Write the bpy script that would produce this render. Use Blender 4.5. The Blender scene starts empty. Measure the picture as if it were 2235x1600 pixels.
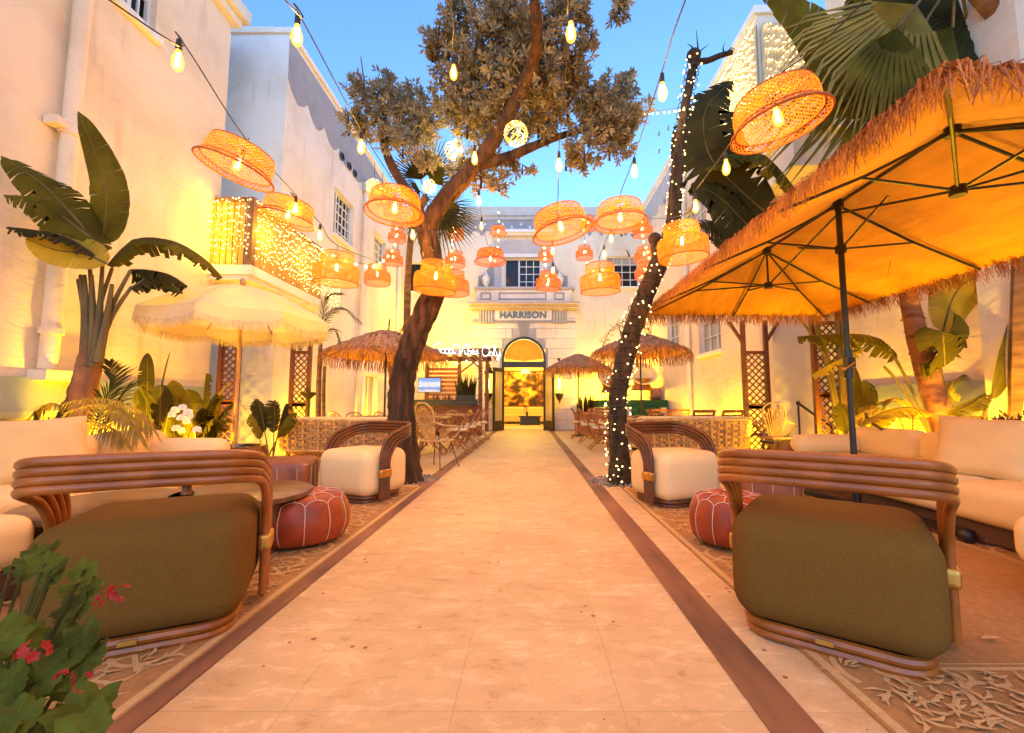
import bpy, math, random
from mathutils import Vector, Matrix, Euler
R = math.radians
PI = math.pi
rnd = random.Random(7)
U = rnd.uniform
scene = bpy.context.scene
C = scene.collection

# ---------------------------------------------------------------- camera, world, sun, exposure
F_PX, CX, CY, PITCH, CAM_H = 950.0, 1156.0, 800.0, math.atan(83 / 950.0), 1.0
cam_d = bpy.data.cameras.new("camera"); cam = bpy.data.objects.new("camera", cam_d); C.objects.link(cam)
cam.location = (0, 0, CAM_H); cam.rotation_euler = (R(90) + PITCH, 0, 0)
cam_d.sensor_width = 36; cam_d.lens = F_PX / 2235 * 36
cam_d.shift_x = -(CX - 1117.5) / 2235
cam_d.clip_start = 0.05; cam_d.clip_end = 500
scene.camera = cam

world = bpy.data.worlds.new("World"); scene.world = world; world.use_nodes = True
wn = world.node_tree.nodes; wl = world.node_tree.links
sky = wn.new("ShaderNodeTexSky"); sky.sky_type = 'NISHITA'; sky.sun_disc = False
sky.sun_elevation = R(11); sky.sun_rotation = R(200); sky.air_density = 1.0; sky.dust_density = 0.0; sky.ozone_density = 3.0
bg = wn["Background"]; bg.inputs[1].default_value = 0.15
tint = wn.new("ShaderNodeMix"); tint.data_type = 'RGBA'; tint.blend_type = 'MULTIPLY'; tint.inputs[0].default_value = 1; tint.inputs[7].default_value = (.84, 1.0, 1.2, 1)
wl.new(sky.outputs[0], tint.inputs[6]); wl.new(tint.outputs[2], bg.inputs[0])
sun_d = bpy.data.lights.new("sun", 'SUN'); sun_d.energy = 0.12; sun_d.angle = R(20); sun_d.color = (1, .72, .5)
sun = bpy.data.objects.new("sun", sun_d); C.objects.link(sun)
sun.rotation_euler = (R(62), 0, R(20)); sun.location = (0, -5, 12)
scene.view_settings.view_transform = 'Standard'; scene.view_settings.look = 'None'
scene.view_settings.exposure = 1.84; scene.view_settings.gamma = 1
scene.cycles.use_denoising = True
scene.cycles.max_bounces = 6; scene.cycles.diffuse_bounces = 3; scene.cycles.glossy_bounces = 2
scene.cycles.transparent_max_bounces = 10; scene.cycles.sample_clamp_indirect = 6
scene.cycles.caustics_reflective = False; scene.cycles.caustics_refractive = False
LAMP = (1, .40, .04)      # warm filament light
UP = (1, .60, .008)        # yellow ground spots

def ray(u, v):
    xc, yc = (u - CX) / F_PX, (CY - v) / F_PX
    return Vector((xc, math.cos(PITCH) - yc * math.sin(PITCH), math.sin(PITCH) + yc * math.cos(PITCH)))
def P(u, v, y):
    d = ray(u, v); return Vector((0, 0, CAM_H)) + d * (y / d.y)
def G(u, v, z=0.0):
    d = ray(u, v); return Vector((0, 0, CAM_H)) + d * ((z - CAM_H) / d.z)
def PX(u, v, x):
    d = ray(u, v); return Vector((0, 0, CAM_H)) + d * (x / d.x)
V = Vector

# ---------------------------------------------------------------- materials
MATS = {}
def nt(m):
    m.use_nodes = True; return m.node_tree.nodes, m.node_tree.links
def mat(name, col, rough=.7, var=.15, scale=6, bump=.15, bscale=None, metal=0, trans=0, coat=0, col2=None, detail=4, stretch=None, sheen=0, bdist=.01, spec=None):
    if name in MATS: return MATS[name]
    m = bpy.data.materials.new(name); MATS[name] = m
    n, l = nt(m); b = n["Principled BSDF"]
    tc = n.new("ShaderNodeTexCoord"); mp = n.new("ShaderNodeMapping"); l.new(tc.outputs["Object"], mp.inputs[0])
    if stretch: mp.inputs[3].default_value = stretch
    no = n.new("ShaderNodeTexNoise"); no.inputs["Scale"].default_value = scale; no.inputs["Detail"].default_value = detail
    l.new(mp.outputs[0], no.inputs[0])
    cr = n.new("ShaderNodeValToRGB")
    c2 = col2 or tuple(c * (1 - var) for c in col)
    c1 = tuple(min(1, c * (1 + var * .5)) for c in col)
    cr.color_ramp.elements[0].position = .32; cr.color_ramp.elements[1].position = .68
    cr.color_ramp.elements[0].color = (*c2, 1); cr.color_ramp.elements[1].color = (*c1, 1)
    l.new(no.outputs[0], cr.inputs[0]); l.new(cr.outputs[0], b.inputs["Base Color"])
    b.inputs["Roughness"].default_value = rough; b.inputs["Metallic"].default_value = metal
    if coat: b.inputs["Coat Weight"].default_value = coat; b.inputs["Coat Roughness"].default_value = .15
    if spec is not None: b.inputs['Specular IOR Level'].default_value = spec
    if sheen: b.inputs["Sheen Weight"].default_value = sheen
    if bump:
        n2 = n.new("ShaderNodeTexNoise"); n2.inputs["Scale"].default_value = bscale or scale * 4; n2.inputs["Detail"].default_value = 5
        l.new(mp.outputs[0], n2.inputs[0])
        bp = n.new("ShaderNodeBump"); bp.inputs["Strength"].default_value = bump; bp.inputs["Distance"].default_value = bdist
        l.new(n2.outputs[0], bp.inputs["Height"]); l.new(bp.outputs[0], b.inputs["Normal"])
    if trans:
        t = n.new("ShaderNodeBsdfTranslucent"); l.new(cr.outputs[0], t.inputs[0])
        mx = n.new("ShaderNodeMixShader"); mx.inputs[0].default_value = trans
        l.new(b.outputs[0], mx.inputs[1]); l.new(t.outputs[0], mx.inputs[2])
        l.new(mx.outputs[0], n["Material Output"].inputs[0])
    return m
def emis(name, col, st, sample=False, noise=None):
    if name in MATS: return MATS[name]
    m = bpy.data.materials.new(name); MATS[name] = m; n, l = nt(m)
    b = n["Principled BSDF"]; b.inputs["Base Color"].default_value = (*col, 1)
    b.inputs["Emission Color"].default_value = (*col, 1); b.inputs["Emission Strength"].default_value = st
    if noise:
        tc = n.new("ShaderNodeTexCoord"); no = n.new("ShaderNodeTexNoise"); no.inputs["Scale"].default_value = noise
        l.new(tc.outputs["Object"], no.inputs[0]); ma = n.new("ShaderNodeMath"); ma.operation = 'MULTIPLY'; ma.inputs[1].default_value = st * 2
        l.new(no.outputs[0], ma.inputs[0]); l.new(ma.outputs[0], b.inputs["Emission Strength"])
    if not sample: m.cycles.emission_sampling = 'NONE'
    return m
def mix_nodes(m): return m.node_tree.nodes, m.node_tree.links

# stucco: matte painted plaster with trowel ridges and soft stains
def stucco(name, col, bump=.35, scale=2.2):
    m = bpy.data.materials.new(name); MATS[name] = m; n, l = nt(m); b = n["Principled BSDF"]
    g = n.new("ShaderNodeNewGeometry")
    no = n.new("ShaderNodeTexNoise"); no.inputs["Scale"].default_value = .7; no.inputs["Detail"].default_value = 8; no.inputs["Roughness"].default_value = .65
    l.new(g.outputs["Position"], no.inputs[0])
    cr = n.new("ShaderNodeValToRGB"); e = cr.color_ramp.elements
    e[0].position = .3; e[0].color = (col[0] * .84, col[1] * .79, col[2] * .72, 1); e[1].position = .55; e[1].color = (*col, 1)
    l.new(no.outputs[0], cr.inputs[0])
    # thin cracks and streaks
    mp = n.new("ShaderNodeMapping"); mp.inputs[3].default_value = (2.0, 2.0, .35); l.new(g.outputs["Position"], mp.inputs[0])
    n3 = n.new("ShaderNodeTexNoise"); n3.inputs["Scale"].default_value = 2.2; n3.inputs["Detail"].default_value = 6; l.new(mp.outputs[0], n3.inputs[0])
    r3 = n.new("ShaderNodeValToRGB"); r3.color_ramp.elements[0].position = .28; r3.color_ramp.elements[0].color = (.84, .80, .74, 1)
    r3.color_ramp.elements[1].position = .42; r3.color_ramp.elements[1].color = (1, 1, 1, 1); l.new(n3.outputs[0], r3.inputs[0])
    mm = n.new("ShaderNodeMix"); mm.data_type = 'RGBA'; mm.blend_type = 'MULTIPLY'; mm.inputs[0].default_value = .8
    l.new(cr.outputs[0], mm.inputs[6]); l.new(r3.outputs[0], mm.inputs[7]); l.new(mm.outputs[2], b.inputs["Base Color"])
    b.inputs["Roughness"].default_value = .85
    n2 = n.new("ShaderNodeTexNoise"); n2.inputs["Scale"].default_value = 14; n2.inputs["Detail"].default_value = 6
    n4 = n.new("ShaderNodeTexNoise"); n4.inputs["Scale"].default_value = scale; n4.inputs["Detail"].default_value = 5; n4.inputs["Distortion"].default_value = 1.5
    mp4 = n.new("ShaderNodeMapping"); mp4.inputs[3].default_value = (1, 1, 2.6); l.new(g.outputs["Position"], mp4.inputs[0]); l.new(mp4.outputs[0], n4.inputs[0])
    l.new(g.outputs["Position"], n2.inputs[0])
    ad = n.new("ShaderNodeMath"); ad.operation = 'MULTIPLY_ADD'; ad.inputs[1].default_value = .35
    l.new(n2.outputs[0], ad.inputs[0]); l.new(n4.outputs[0], ad.inputs[2])
    bp = n.new("ShaderNodeBump"); bp.inputs["Strength"].default_value = bump; bp.inputs["Distance"].default_value = .045
    l.new(ad.outputs[0], bp.inputs["Height"]); l.new(bp.outputs[0], b.inputs["Normal"])
    return m
def tiles(name, col, bw, bh, mortar, off=.5, dark=.82):
    m = bpy.data.materials.new(name); MATS[name] = m; n, l = nt(m); b = n["Principled BSDF"]
    g = n.new("ShaderNodeNewGeometry")
    br = n.new("ShaderNodeTexBrick"); br.offset = off; br.inputs["Scale"].default_value = 1
    br.inputs["Brick Width"].default_value = bw; br.inputs["Row Height"].default_value = bh; br.inputs["Mortar Size"].default_value = .0024
    br.inputs["Mortar Smooth"].default_value = .1
    br.inputs["Color1"].default_value = (*col, 1); br.inputs["Color2"].default_value = (col[0] * dark, col[1] * dark * .97, col[2] * dark * .94, 1)
    br.inputs["Mortar"].default_value = (*mortar, 1)
    va = n.new("ShaderNodeVectorMath"); va.operation = 'ADD'; va.inputs[1].default_value = (.25, .02, 0); l.new(g.outputs["Position"], va.inputs[0]); l.new(va.outputs[0], br.inputs[0])
    no = n.new("ShaderNodeTexNoise"); no.inputs["Scale"].default_value = 1.7; no.inputs["Detail"].default_value = 9; no.inputs["Roughness"].default_value = .7
    l.new(g.outputs["Position"], no.inputs[0])
    r1 = n.new("ShaderNodeValToRGB"); r1.color_ramp.elements[0].position = .3; r1.color_ramp.elements[0].color = (.76, .66, .56, 1)
    r1.color_ramp.elements[1].position = .62; r1.color_ramp.elements[1].color = (1, 1, 1, 1); l.new(no.outputs[0], r1.inputs[0])
    # travertine pits and pale filler veins
    n2 = n.new("ShaderNodeTexNoise"); n2.inputs["Scale"].default_value = 5; n2.inputs["Detail"].default_value = 12; n2.inputs["Roughness"].default_value = .78; n2.inputs["Distortion"].default_value = .5
    mp = n.new("ShaderNodeMapping"); mp.inputs[3].default_value = (1, 2.2, 1); l.new(g.outputs["Position"], mp.inputs[0]); l.new(mp.outputs[0], n2.inputs[0])
    r2 = n.new("ShaderNodeValToRGB"); e = r2.color_ramp.elements; e[0].position = .0; e[0].color = (.5, .4, .33, 1); e[1].position = 1; e[1].color = (1.25, 1.25, 1.2, 1)
    a = e.new(.36); a.color = (.74, .60, .48, 1); a = e.new(.44); a.color = (.98, .97, .96, 1); a = e.new(.53); a.color = (1, 1, 1, 1); a = e.new(.60); a.color = (1.25, 1.34, 1.5, 1)
    l.new(n2.outputs[0], r2.inputs[0])
    m1 = n.new("ShaderNodeMix"); m1.data_type = 'RGBA'; m1.blend_type = 'MULTIPLY'; m1.inputs[0].default_value = .75
    m2 = n.new("ShaderNodeMix"); m2.data_type = 'RGBA'; m2.blend_type = 'MULTIPLY'; m2.inputs[0].default_value = .8
    l.new(br.outputs[0], m1.inputs[6]); l.new(r1.outputs[0], m1.inputs[7]); l.new(m1.outputs[2], m2.inputs[6]); l.new(r2.outputs[0], m2.inputs[7])
    l.new(m2.outputs[2], b.inputs["Base Color"])
    # dark specks and pits
    vo = n.new("ShaderNodeTexVoronoi"); vo.inputs["Scale"].default_value = 11; l.new(g.outputs["Position"], vo.inputs[0])
    n5 = n.new("ShaderNodeTexNoise"); n5.inputs["Scale"].default_value = 1.3; n5.inputs["Detail"].default_value = 3; l.new(g.outputs["Position"], n5.inputs[0])
    th = n.new("ShaderNodeMapRange"); th.inputs[1].default_value = .5; th.inputs[2].default_value = .75; th.inputs[3].default_value = .04; th.inputs[4].default_value = .22; l.new(n5.outputs[0], th.inputs[0])
    lt = n.new("ShaderNodeMath"); lt.operation = 'LESS_THAN'; l.new(vo.outputs["Distance"], lt.inputs[0]); l.new(th.outputs[0], lt.inputs[1])
    m3 = n.new("ShaderNodeMix"); m3.data_type = 'RGBA'; m3.blend_type = 'MULTIPLY'; m3.inputs[7].default_value = (.42, .28, .2, 1); l.new(lt.outputs[0], m3.inputs[0]); l.new(m2.outputs[2], m3.inputs[6]); l.new(m3.outputs[2], b.inputs["Base Color"])
    rr = n.new("ShaderNodeMapRange"); rr.inputs[3].default_value = .38; rr.inputs[4].default_value = .75; l.new(no.outputs[0], rr.inputs[0]); l.new(rr.outputs[0], b.inputs["Roughness"])
    bp = n.new("ShaderNodeBump"); bp.inputs["Strength"].default_value = .5; bp.inputs["Distance"].default_value = .008
    l.new(n2.outputs[0], bp.inputs["Height"]); l.new(bp.outputs[0], b.inputs["Normal"])
    return m

# ---------------------------------------------------------------- mesh builder
class MB:
    def __init__(s): s.v = []; s.f = []
    def add(s, vs, fs):
        o = len(s.v); s.v.extend([tuple(x) for x in vs]); s.f.extend([tuple(i + o for i in f) for f in fs]); return s
    def box(s, c, d, rz=0, M=None):
        x, y, z = d[0] / 2, d[1] / 2, d[2] / 2
        vs = [V((a * x, b * y, e * z)) for e in (-1, 1) for a, b in ((-1, -1), (1, -1), (1, 1), (-1, 1))]
        Q = M if M else Matrix.Rotation(rz, 3, 'Z')
        vs = [Q @ v + V(c) for v in vs]
        return s.add(vs, [(0, 3, 2, 1), (4, 5, 6, 7), (0, 1, 5, 4), (1, 2, 6, 5), (2, 3, 7, 6), (3, 0, 4, 7)])
    def bb(s, a, b):
        return s.box([(a[i] + b[i]) / 2 for i in range(3)], [abs(b[i] - a[i]) for i in range(3)])
    def beam(s, a, b, w, h, up=(0, 0, 1)):
        a, b = V(a), V(b); d = (b - a); L = d.length; d.normalize(); up = V(up)
        x = d.cross(up)
        if x.length < 1e-4: x = d.cross(V((1, 0, 0)))
        x.normalize(); z = x.cross(d)
        M = Matrix((x, d, z)).transposed()
        return s.box((a + b) / 2, (w, L, h), M=M)
    def tube(s, pts, r, n=8, cap=True, closed=False):
        pts = [V(p) for p in pts]; k = len(pts)
        rs = r if isinstance(r, (list, tuple)) else [r] * k
        vs = []; prev = None
        for i, p in enumerate(pts):
            if closed: t = pts[(i + 1) % k] - pts[i - 1]
            else: t = pts[min(i + 1, k - 1)] - pts[max(i - 1, 0)]
            if t.length < 1e-9: t = V((0, 0, 1))
            t.normalize()
            if prev is None:
                a = V((0, 0, 1)) if abs(t.z) < .9 else V((1, 0, 0)); x = t.cross(a).normalized()
            else:
                x = prev - t * prev.dot(t)
                if x.length < 1e-6: x = t.cross(V((1, 0, 0)))
                x.normalize()
            prev = x; y = t.cross(x)
            for j in range(n):
                an = 2 * PI * j / n; vs.append(p + (x * math.cos(an) + y * math.sin(an)) * rs[i])
        fs = []
        m = k if closed else k - 1
        for i in range(m):
            for j in range(n):
                a = i * n + j; b = i * n + (j + 1) % n; i2 = (i + 1) % k
                fs.append((a, b, i2 * n + (j + 1) % n, i2 * n + j))
        if cap and not closed:
            fs.append(tuple(range(n - 1, -1, -1))); fs.append(tuple((k - 1) * n + j for j in range(n)))
        return s.add(vs, fs)
    def lathe(s, prof, c=(0, 0, 0), n=24, M=None, cap=False):
        vs = []; c = V(c)
        for r, z in prof:
            for j in range(n):
                a = 2 * PI * j / n; p = V((r * math.cos(a), r * math.sin(a), z))
                vs.append((M @ p if M else p) + c)
        fs = []
        for i in range(len(prof) - 1):
            for j in range(n):
                fs.append((i * n + j, i * n + (j + 1) % n, (i + 1) * n + (j + 1) % n, (i + 1) * n + j))
        if cap:
            fs.append(tuple(range(n - 1, -1, -1))); fs.append(tuple((len(prof) - 1) * n + j for j in range(n)))
        return s.add(vs, fs)
    def ball(s, c, r, n=8, sz=1):
        k = max(4, n // 2 + 1)
        prof = [(max(1e-4, r * math.sin(PI * i / k)), -r * sz * math.cos(PI * i / k)) for i in range(k + 1)]
        return s.lathe(prof, c, n)
    def octa(s, c, r):
        c = V(c); vs = [c + V(q) * r for q in ((1, 0, 0), (-1, 0, 0), (0, 1, 0), (0, -1, 0), (0, 0, 1), (0, 0, -1))]
        return s.add(vs, [(0, 2, 4), (2, 1, 4), (1, 3, 4), (3, 0, 4), (2, 0, 5), (1, 2, 5), (3, 1, 5), (0, 3, 5)])
    def quad(s, a, b, c, d): return s.add([a, b, c, d], [(0, 1, 2, 3)])
    def prism(s, poly, y0, y1, ax='y'):
        # polygon in (x,z) extruded along y  (or (y,z) along x / (x,y) along z)
        n = len(poly)
        def pt(p, t): return (p[0], t, p[1]) if ax == 'y' else (t, p[0], p[1]) if ax == 'x' else (p[0], p[1], t)
        vs = [pt(p, y0) for p in poly] + [pt(p, y1) for p in poly]
        fs = [tuple(range(n)), tuple(range(2 * n - 1, n - 1, -1))] + [(i, (i + 1) % n, n + (i + 1) % n, n + i) for i in range(n)]
        return s.add(vs, fs)
    def build(s, name, m, parent=None, smooth=40, recalc=False, M=None):
        org = ORG.get(parent.name, V((0, 0, 0))) if parent else V((0, 0, 0))
        vs = [(M @ V(v)) for v in s.v] if M else s.v
        vs = [(v[0] - org[0], v[1] - org[1], v[2] - org[2]) for v in vs]
        me = bpy.data.meshes.new(name); me.from_pydata(vs, [], s.f); me.update()
        if smooth:
            me.shade_smooth()
            try: me.set_sharp_from_angle(angle=R(smooth))
            except Exception: pass
        if m: me.materials.append(m)
        o = bpy.data.objects.new(name, me); C.objects.link(o)
        if parent: o.parent = parent; ORG[o.name] = org
        return o
ORG = {}
def tag(o, label, cat, group=None, kind=None):
    if label: o["label"] = label
    if cat: o["category"] = cat
    if group: o["group"] = group
    if kind: o["kind"] = kind
    return o
def thing(name, label, cat, loc=(0, 0, 0), rz=0, group=None, world=True):
    o = bpy.data.objects.new(name, None); C.objects.link(o); o.empty_display_size = .1
    o.location = loc; o.rotation_euler = (0, 0, rz)
    ORG[o.name] = V(loc) if world else V((0, 0, 0))
    return tag(o, label, cat, group)
def struct(o): o["kind"] = "structure"; return o
KIDS = {}
def kids(o): return [c for c in o.children]
def copy_tree(o, parent=None):
    c = o.copy(); C.objects.link(c)
    if parent: c.parent = parent
    for ch in list(o.children): copy_tree(ch, c)
    return c
class Proto:
    """builds a thing at the origin, then places it / its copies"""
    def __init__(s, fn, *a): s.fn = fn; s.a = a; s.root = None
    def put(s, loc, rz=0, label=None, group=None, sc=None, rot=None):
        if s.root is None: s.root = s.fn(*s.a); o = s.root
        else: o = copy_tree(s.root)
        o.location = loc; o.rotation_euler = rot or (0, 0, rz)
        o.scale = (sc, sc, sc) if isinstance(sc, (int, float)) else (sc or (1, 1, 1))
        if label: o["label"] = label
        if group: o["group"] = group
        return o
def lamp(parent, loc, power, col=LAMP, rad=.03, kind='POINT', name="light", rot=None, spot=None):
    d = bpy.data.lights.new(name, kind); d.energy = power * .68; d.color = col
    if kind in ('POINT', 'SPOT'): d.shadow_soft_size = rad
    if spot: d.spot_size = R(spot); d.spot_blend = .7
    o = bpy.data.objects.new(name, d); C.objects.link(o); o.parent = parent
    o.location = V(loc) - ORG.get(parent.name, V((0, 0, 0)))
    if rot: o.rotation_euler = rot
    return o
def bez(pts, n=8):
    """Catmull-Rom through points"""
    pts = [V(p) for p in pts]; out = []
    for i in range(len(pts) - 1):
        p0 = pts[max(i - 1, 0)]; p1 = pts[i]; p2 = pts[i + 1]; p3 = pts[min(i + 2, len(pts) - 1)]
        for k in range(n):
            t = k / n
            out.append(.5 * ((2 * p1) + (p2 - p0) * t + (2 * p0 - 5 * p1 + 4 * p2 - p3) * t * t + (3 * p1 - p0 - 3 * p2 + p3) * t ** 3))
    out.append(pts[-1]); return out
def fillet(pts, r, n=5):
    pts = [V(p) for p in pts]; out = [pts[0]]
    for i in range(1, len(pts) - 1):
        a, b, c = pts[i - 1], pts[i], pts[i + 1]
        d1 = (a - b); d2 = (c - b); rr = min(r, d1.length * .49, d2.length * .49)
        p = b + d1.normalized() * rr; q = b + d2.normalized() * rr
        for k in range(n + 1):
            t = k / n; out.append(p * (1 - t) ** 2 + b * 2 * t * (1 - t) + q * t * t)
    out.append(pts[-1]); return out
def rbox(mb, c, d, r=.05, n=4, rz=0, puff=0, M=None):
    """rounded box (superellipsoid-like grid) with optional pillow puff"""
    c = V(c); hx, hy, hz = d[0] / 2, d[1] / 2, d[2] / 2; r = min(r, hx * .98, hy * .98, hz * .98)
    Q = M if M else Matrix.Rotation(rz, 3, 'Z')
    def axis(h):
        a = [-h + r - r * math.cos(PI / 2 * i / n) for i in range(n + 1)]
        inner = [(-h + r) + (2 * h - 2 * r) * i / 6 for i in range(1, 6)]
        return a + inner + [-x for x in reversed(a)]
    ax, ay, az = axis(hx), axis(hy), axis(hz); H = (hx, hy, hz)
    def proj(p):
        core = V([max(-H[i] + r, min(H[i] - r, p[i])) for i in range(3)]); dd = p - core
        if dd.length > 1e-9: p = core + dd.normalized() * r
        if puff:
            fx, fy, fz = [1 - (p[i] / H[i]) ** 2 for i in range(3)]
            p = V((p.x * (1 + puff * fy * fz * .5), p.y * (1 + puff * fx * fz), p.z * (1 + puff * fx * fy)))
        return Q @ p + c
    for fixed, sgn in ((0, 1), (0, -1), (1, 1), (1, -1), (2, 1), (2, -1)):
        A = [ax, ay, az]; i, j = [k for k in range(3) if k != fixed]
        vs = []; ni, nj = len(A[i]), len(A[j])
        for a in A[i]:
            for b in A[j]:
                p = [0, 0, 0]; p[fixed] = sgn * H[fixed]; p[i] = a; p[j] = b
                # spread so that rounding is sampled evenly
                vs.append(proj(V(p)))
        fs = []
        for x in range(ni - 1):
            for y in range(nj - 1):
                q = (x * nj + y, x * nj + y + 1, (x + 1) * nj + y + 1, (x + 1) * nj + y)
                flip = (sgn > 0) != (fixed == 1)
                fs.append(q[::-1] if flip else q)
        mb.add(vs, fs)
    return mb
# ================================================================ shared materials
WHITE = stucco("white_stucco", (.83, .75, .67))
WHITE2 = stucco("rough_white_stucco", (.83, .67, .50), bump=.45, scale=3.0)
CREAMW = stucco("cream_stucco", (.78, .70, .58))
GREYP = mat("grey_paint", (.33, .31, .32), .75, .12, 3, .1)
GREYL = mat("pale_grey_paint", (.50, .47, .46), .75, .1, 3, .1)
TRIM = mat("white_trim", (.78, .76, .73), .55, .08, 5, .05)
DARKGLASS = mat("dark_glass", (.02, .02, .022), .15, .3, 2, 0, spec=.25)
CURT = mat("window_curtain", (.45, .42, .38), .8, .25, 3, .2, stretch=(14, 14, .6))
BLACKM = mat("black_metal", (.02, .017, .015), .4, .2, 10, .05)
BRONZE = mat("bronze_metal", (.10, .07, .045), .45, .3, 10, .1, metal=.6)
BRASS = mat("aged_brass", (.62, .33, .07), .42, .3, 12, .15, metal=.85)
SLATE = mat("slate_blue_lettering", (.13, .17, .22), .5, .1, 8, 0)
PINEW = mat("red_brown_wood", (.17, .042, .016), .5, .35, 5, .15, stretch=(1, 1, 6), detail=6)
TEAK = mat("teak_wood", (.36, .12, .03), .5, .4, 5, .15, stretch=(2, 2, 2), detail=6)
RATTAN = mat("pale_rattan", (.52, .32, .15), .5, .35, 14, .2, detail=5)
RATTAND = mat("dark_rattan_tubing", (.36, .10, .012), .36, .4, 7, .12, detail=6, coat=.08)
WICKER = mat("woven_rope", (.48, .25, .085), .7, .4, 18, .3)
CREAM = mat("cream_cushion_fabric", (.86, .61, .28), 1, .06, 110, .2, bscale=180, spec=.1, bdist=.002)
OLIVE = mat("olive_upholstery_fabric", (.165, .082, .016), 1, .16, 150, .3, bscale=200, spec=.1, bdist=.002)
CUSH = mat("pale_yellow_cushion", (.75, .60, .36), .9, .08, 4, .2, bscale=120, bdist=.003)
LEATHER = mat("red_brown_leather", (.33, .048, .010), .5, .35, 6, .2, bscale=60, bdist=.003)
LEATHT = mat("tan_leather", (.30, .09, .028), .5, .35, 6, .2, bscale=60, bdist=.003)
STITCH = mat("cream_stitching", (.75, .50, .36), .8, .1, 20, .1)
SOIL = mat("garden_soil", (.07, .04, .02), .95, .4, 20, .6)
CABLE = mat("black_cable", (.015, .012, .01), .6, .1, 20, 0)
THATCH = mat("dry_thatch", (.50, .20, .06), .85, .38, 9, .25, trans=.25, col2=(.24, .085, .028), stretch=(1, 1, .5))
THATCHG = mat("weathered_thatch", (.42, .22, .13), .9, .45, 9, .25, col2=(.24, .12, .075))
CANVAS = mat("orange_canvas", (.80, .37, .035), .9, .12, 3, 1.0, bscale=1.3, trans=.22, stretch=(3.5, 1, 1), bdist=.03)
CANVASW = mat("white_canvas", (.84, .70, .46), .9, .06, 4, .15, bscale=6, trans=.35, bdist=.02)
FRINGEW = mat("cream_cotton_fringe", (.75, .62, .40), .9, .2, 20, .2, trans=.3)
WARMWALL = mat("warm_plaster", (.75, .62, .42), .8, .08, 4, .1)

def wall_grid(mb, o, ua, u0, u1, z0, z1, ops, depth, nrm):
    """vertical wall sheet with real openings and reveals; o = origin, ua = in-plane unit vector, nrm = outward unit normal"""
    o, ua, nrm = V(o), V(ua), V(nrm)
    us = sorted({u0, u1, *[a for p in ops for a in p[:2]]}); zs = sorted({z0, z1, *[a for p in ops for a in p[2:4]]})
    pt = lambda a, z, d=0: o + ua * a + V((0, 0, z)) - nrm * d
    for i in range(len(us) - 1):
        for j in range(len(zs) - 1):
            cu, cz = (us[i] + us[i + 1]) / 2, (zs[j] + zs[j + 1]) / 2
            if any(p[0] < cu < p[1] and p[2] < cz < p[3] for p in ops): continue
            mb.quad(pt(us[i], zs[j]), pt(us[i + 1], zs[j]), pt(us[i + 1], zs[j + 1]), pt(us[i], zs[j + 1]))
    for a, b, c, d in [p[:4] for p in ops]:
        mb.quad(pt(a, c), pt(a, c, depth), pt(a, d, depth), pt(a, d))
        mb.quad(pt(b, c), pt(b, d), pt(b, d, depth), pt(b, c, depth))
        mb.quad(pt(a, d), pt(a, d, depth), pt(b, d, depth), pt(b, d))
        mb.quad(pt(a, c), pt(b, c), pt(b, c, depth), pt(a, c, depth))
    return mb
def window(parent, o, ua, nrm, a, b, z0, z1, cols, rows, curtain=False, dark=0.0, frame=TRIM, sill=True, inset=.12):
    """window part with frame, muntins, glass (sub-parts) set in its opening; left share `dark` is an open dark sash"""
    o, ua, nrm = V(o), V(ua), V(nrm)
    pt = lambda u, z, d=0: o + ua * u + V((0, 0, z)) - nrm * d
    fr = MB(); w = .05
    def bar(u_0, z_0, u_1, z_1, ww=w, dd=.06, off=inset):
        fr.beam(pt(u_0, z_0, off), pt(u_1, z_1, off), ww if z_0 != z_1 else dd, dd if z_0 != z_1 else ww, up=nrm if z_0 != z_1 else (0, 0, 1))
    bar(a + w / 2, z0, a + w / 2, z1); bar(b - w / 2, z0, b - w / 2, z1)
    bar(a + w, z0 + w / 2, b - w, z0 + w / 2); bar(a + w, z1 - w / 2, b - w, z1 - w / 2)
    s = a + (b - a) * dark
    if dark: bar(s, z0 + w, s, z1 - w, .06)
    for i in range(1, cols): 
        u = s + (b - s) * i / cols; bar(u, z0 + w, u, z1 - w, .028, .03, inset + .01)
    for j in range(1, rows):
        z = z0 + (z1 - z0) * j / rows; bar(s + .02, z, b - w, z, .028, .03, inset + .013)
    win = fr.build("window", frame, parent, smooth=0)
    g = MB(); g.quad(pt(a + .01, z0 + .01, inset + .06), pt(b - .01, z0 + .01, inset + .06), pt(b - .01, z1 - .01, inset + .06), pt(a + .01, z1 - .01, inset + .06))
    g.build("pane", DARKGLASS, win, smooth=0); 
    ORG[win.name] = ORG.get(parent.name, V((0, 0, 0)))
    if curtain:
        c = MB(); n = 14; zz = z1 - .02; zb = z0 + (.0 if curtain == 1 else (z1 - z0) * .72)
        for i in range(n):
            u_0 = s + (b - s) * i / n; u_1 = s + (b - s) * (i + 1) / n
            d0 = inset + .045 + .008 * (i % 2); d1 = inset + .045 + .008 * ((i + 1) % 2)
            c.quad(pt(u_0, zb, d0), pt(u_1, zb, d1), pt(u_1, zz, d1), pt(u_0, zz, d0))
        c.build("curtain", CURT, win, smooth=0)
    if sill:
        s_ = MB(); s_.beam(pt(a - .06, z0 - .045, -.03), pt(b + .06, z0 - .045, -.03), .12, .085)
        s_.build("sill", TRIM, win, smooth=0)
    return win

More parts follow.
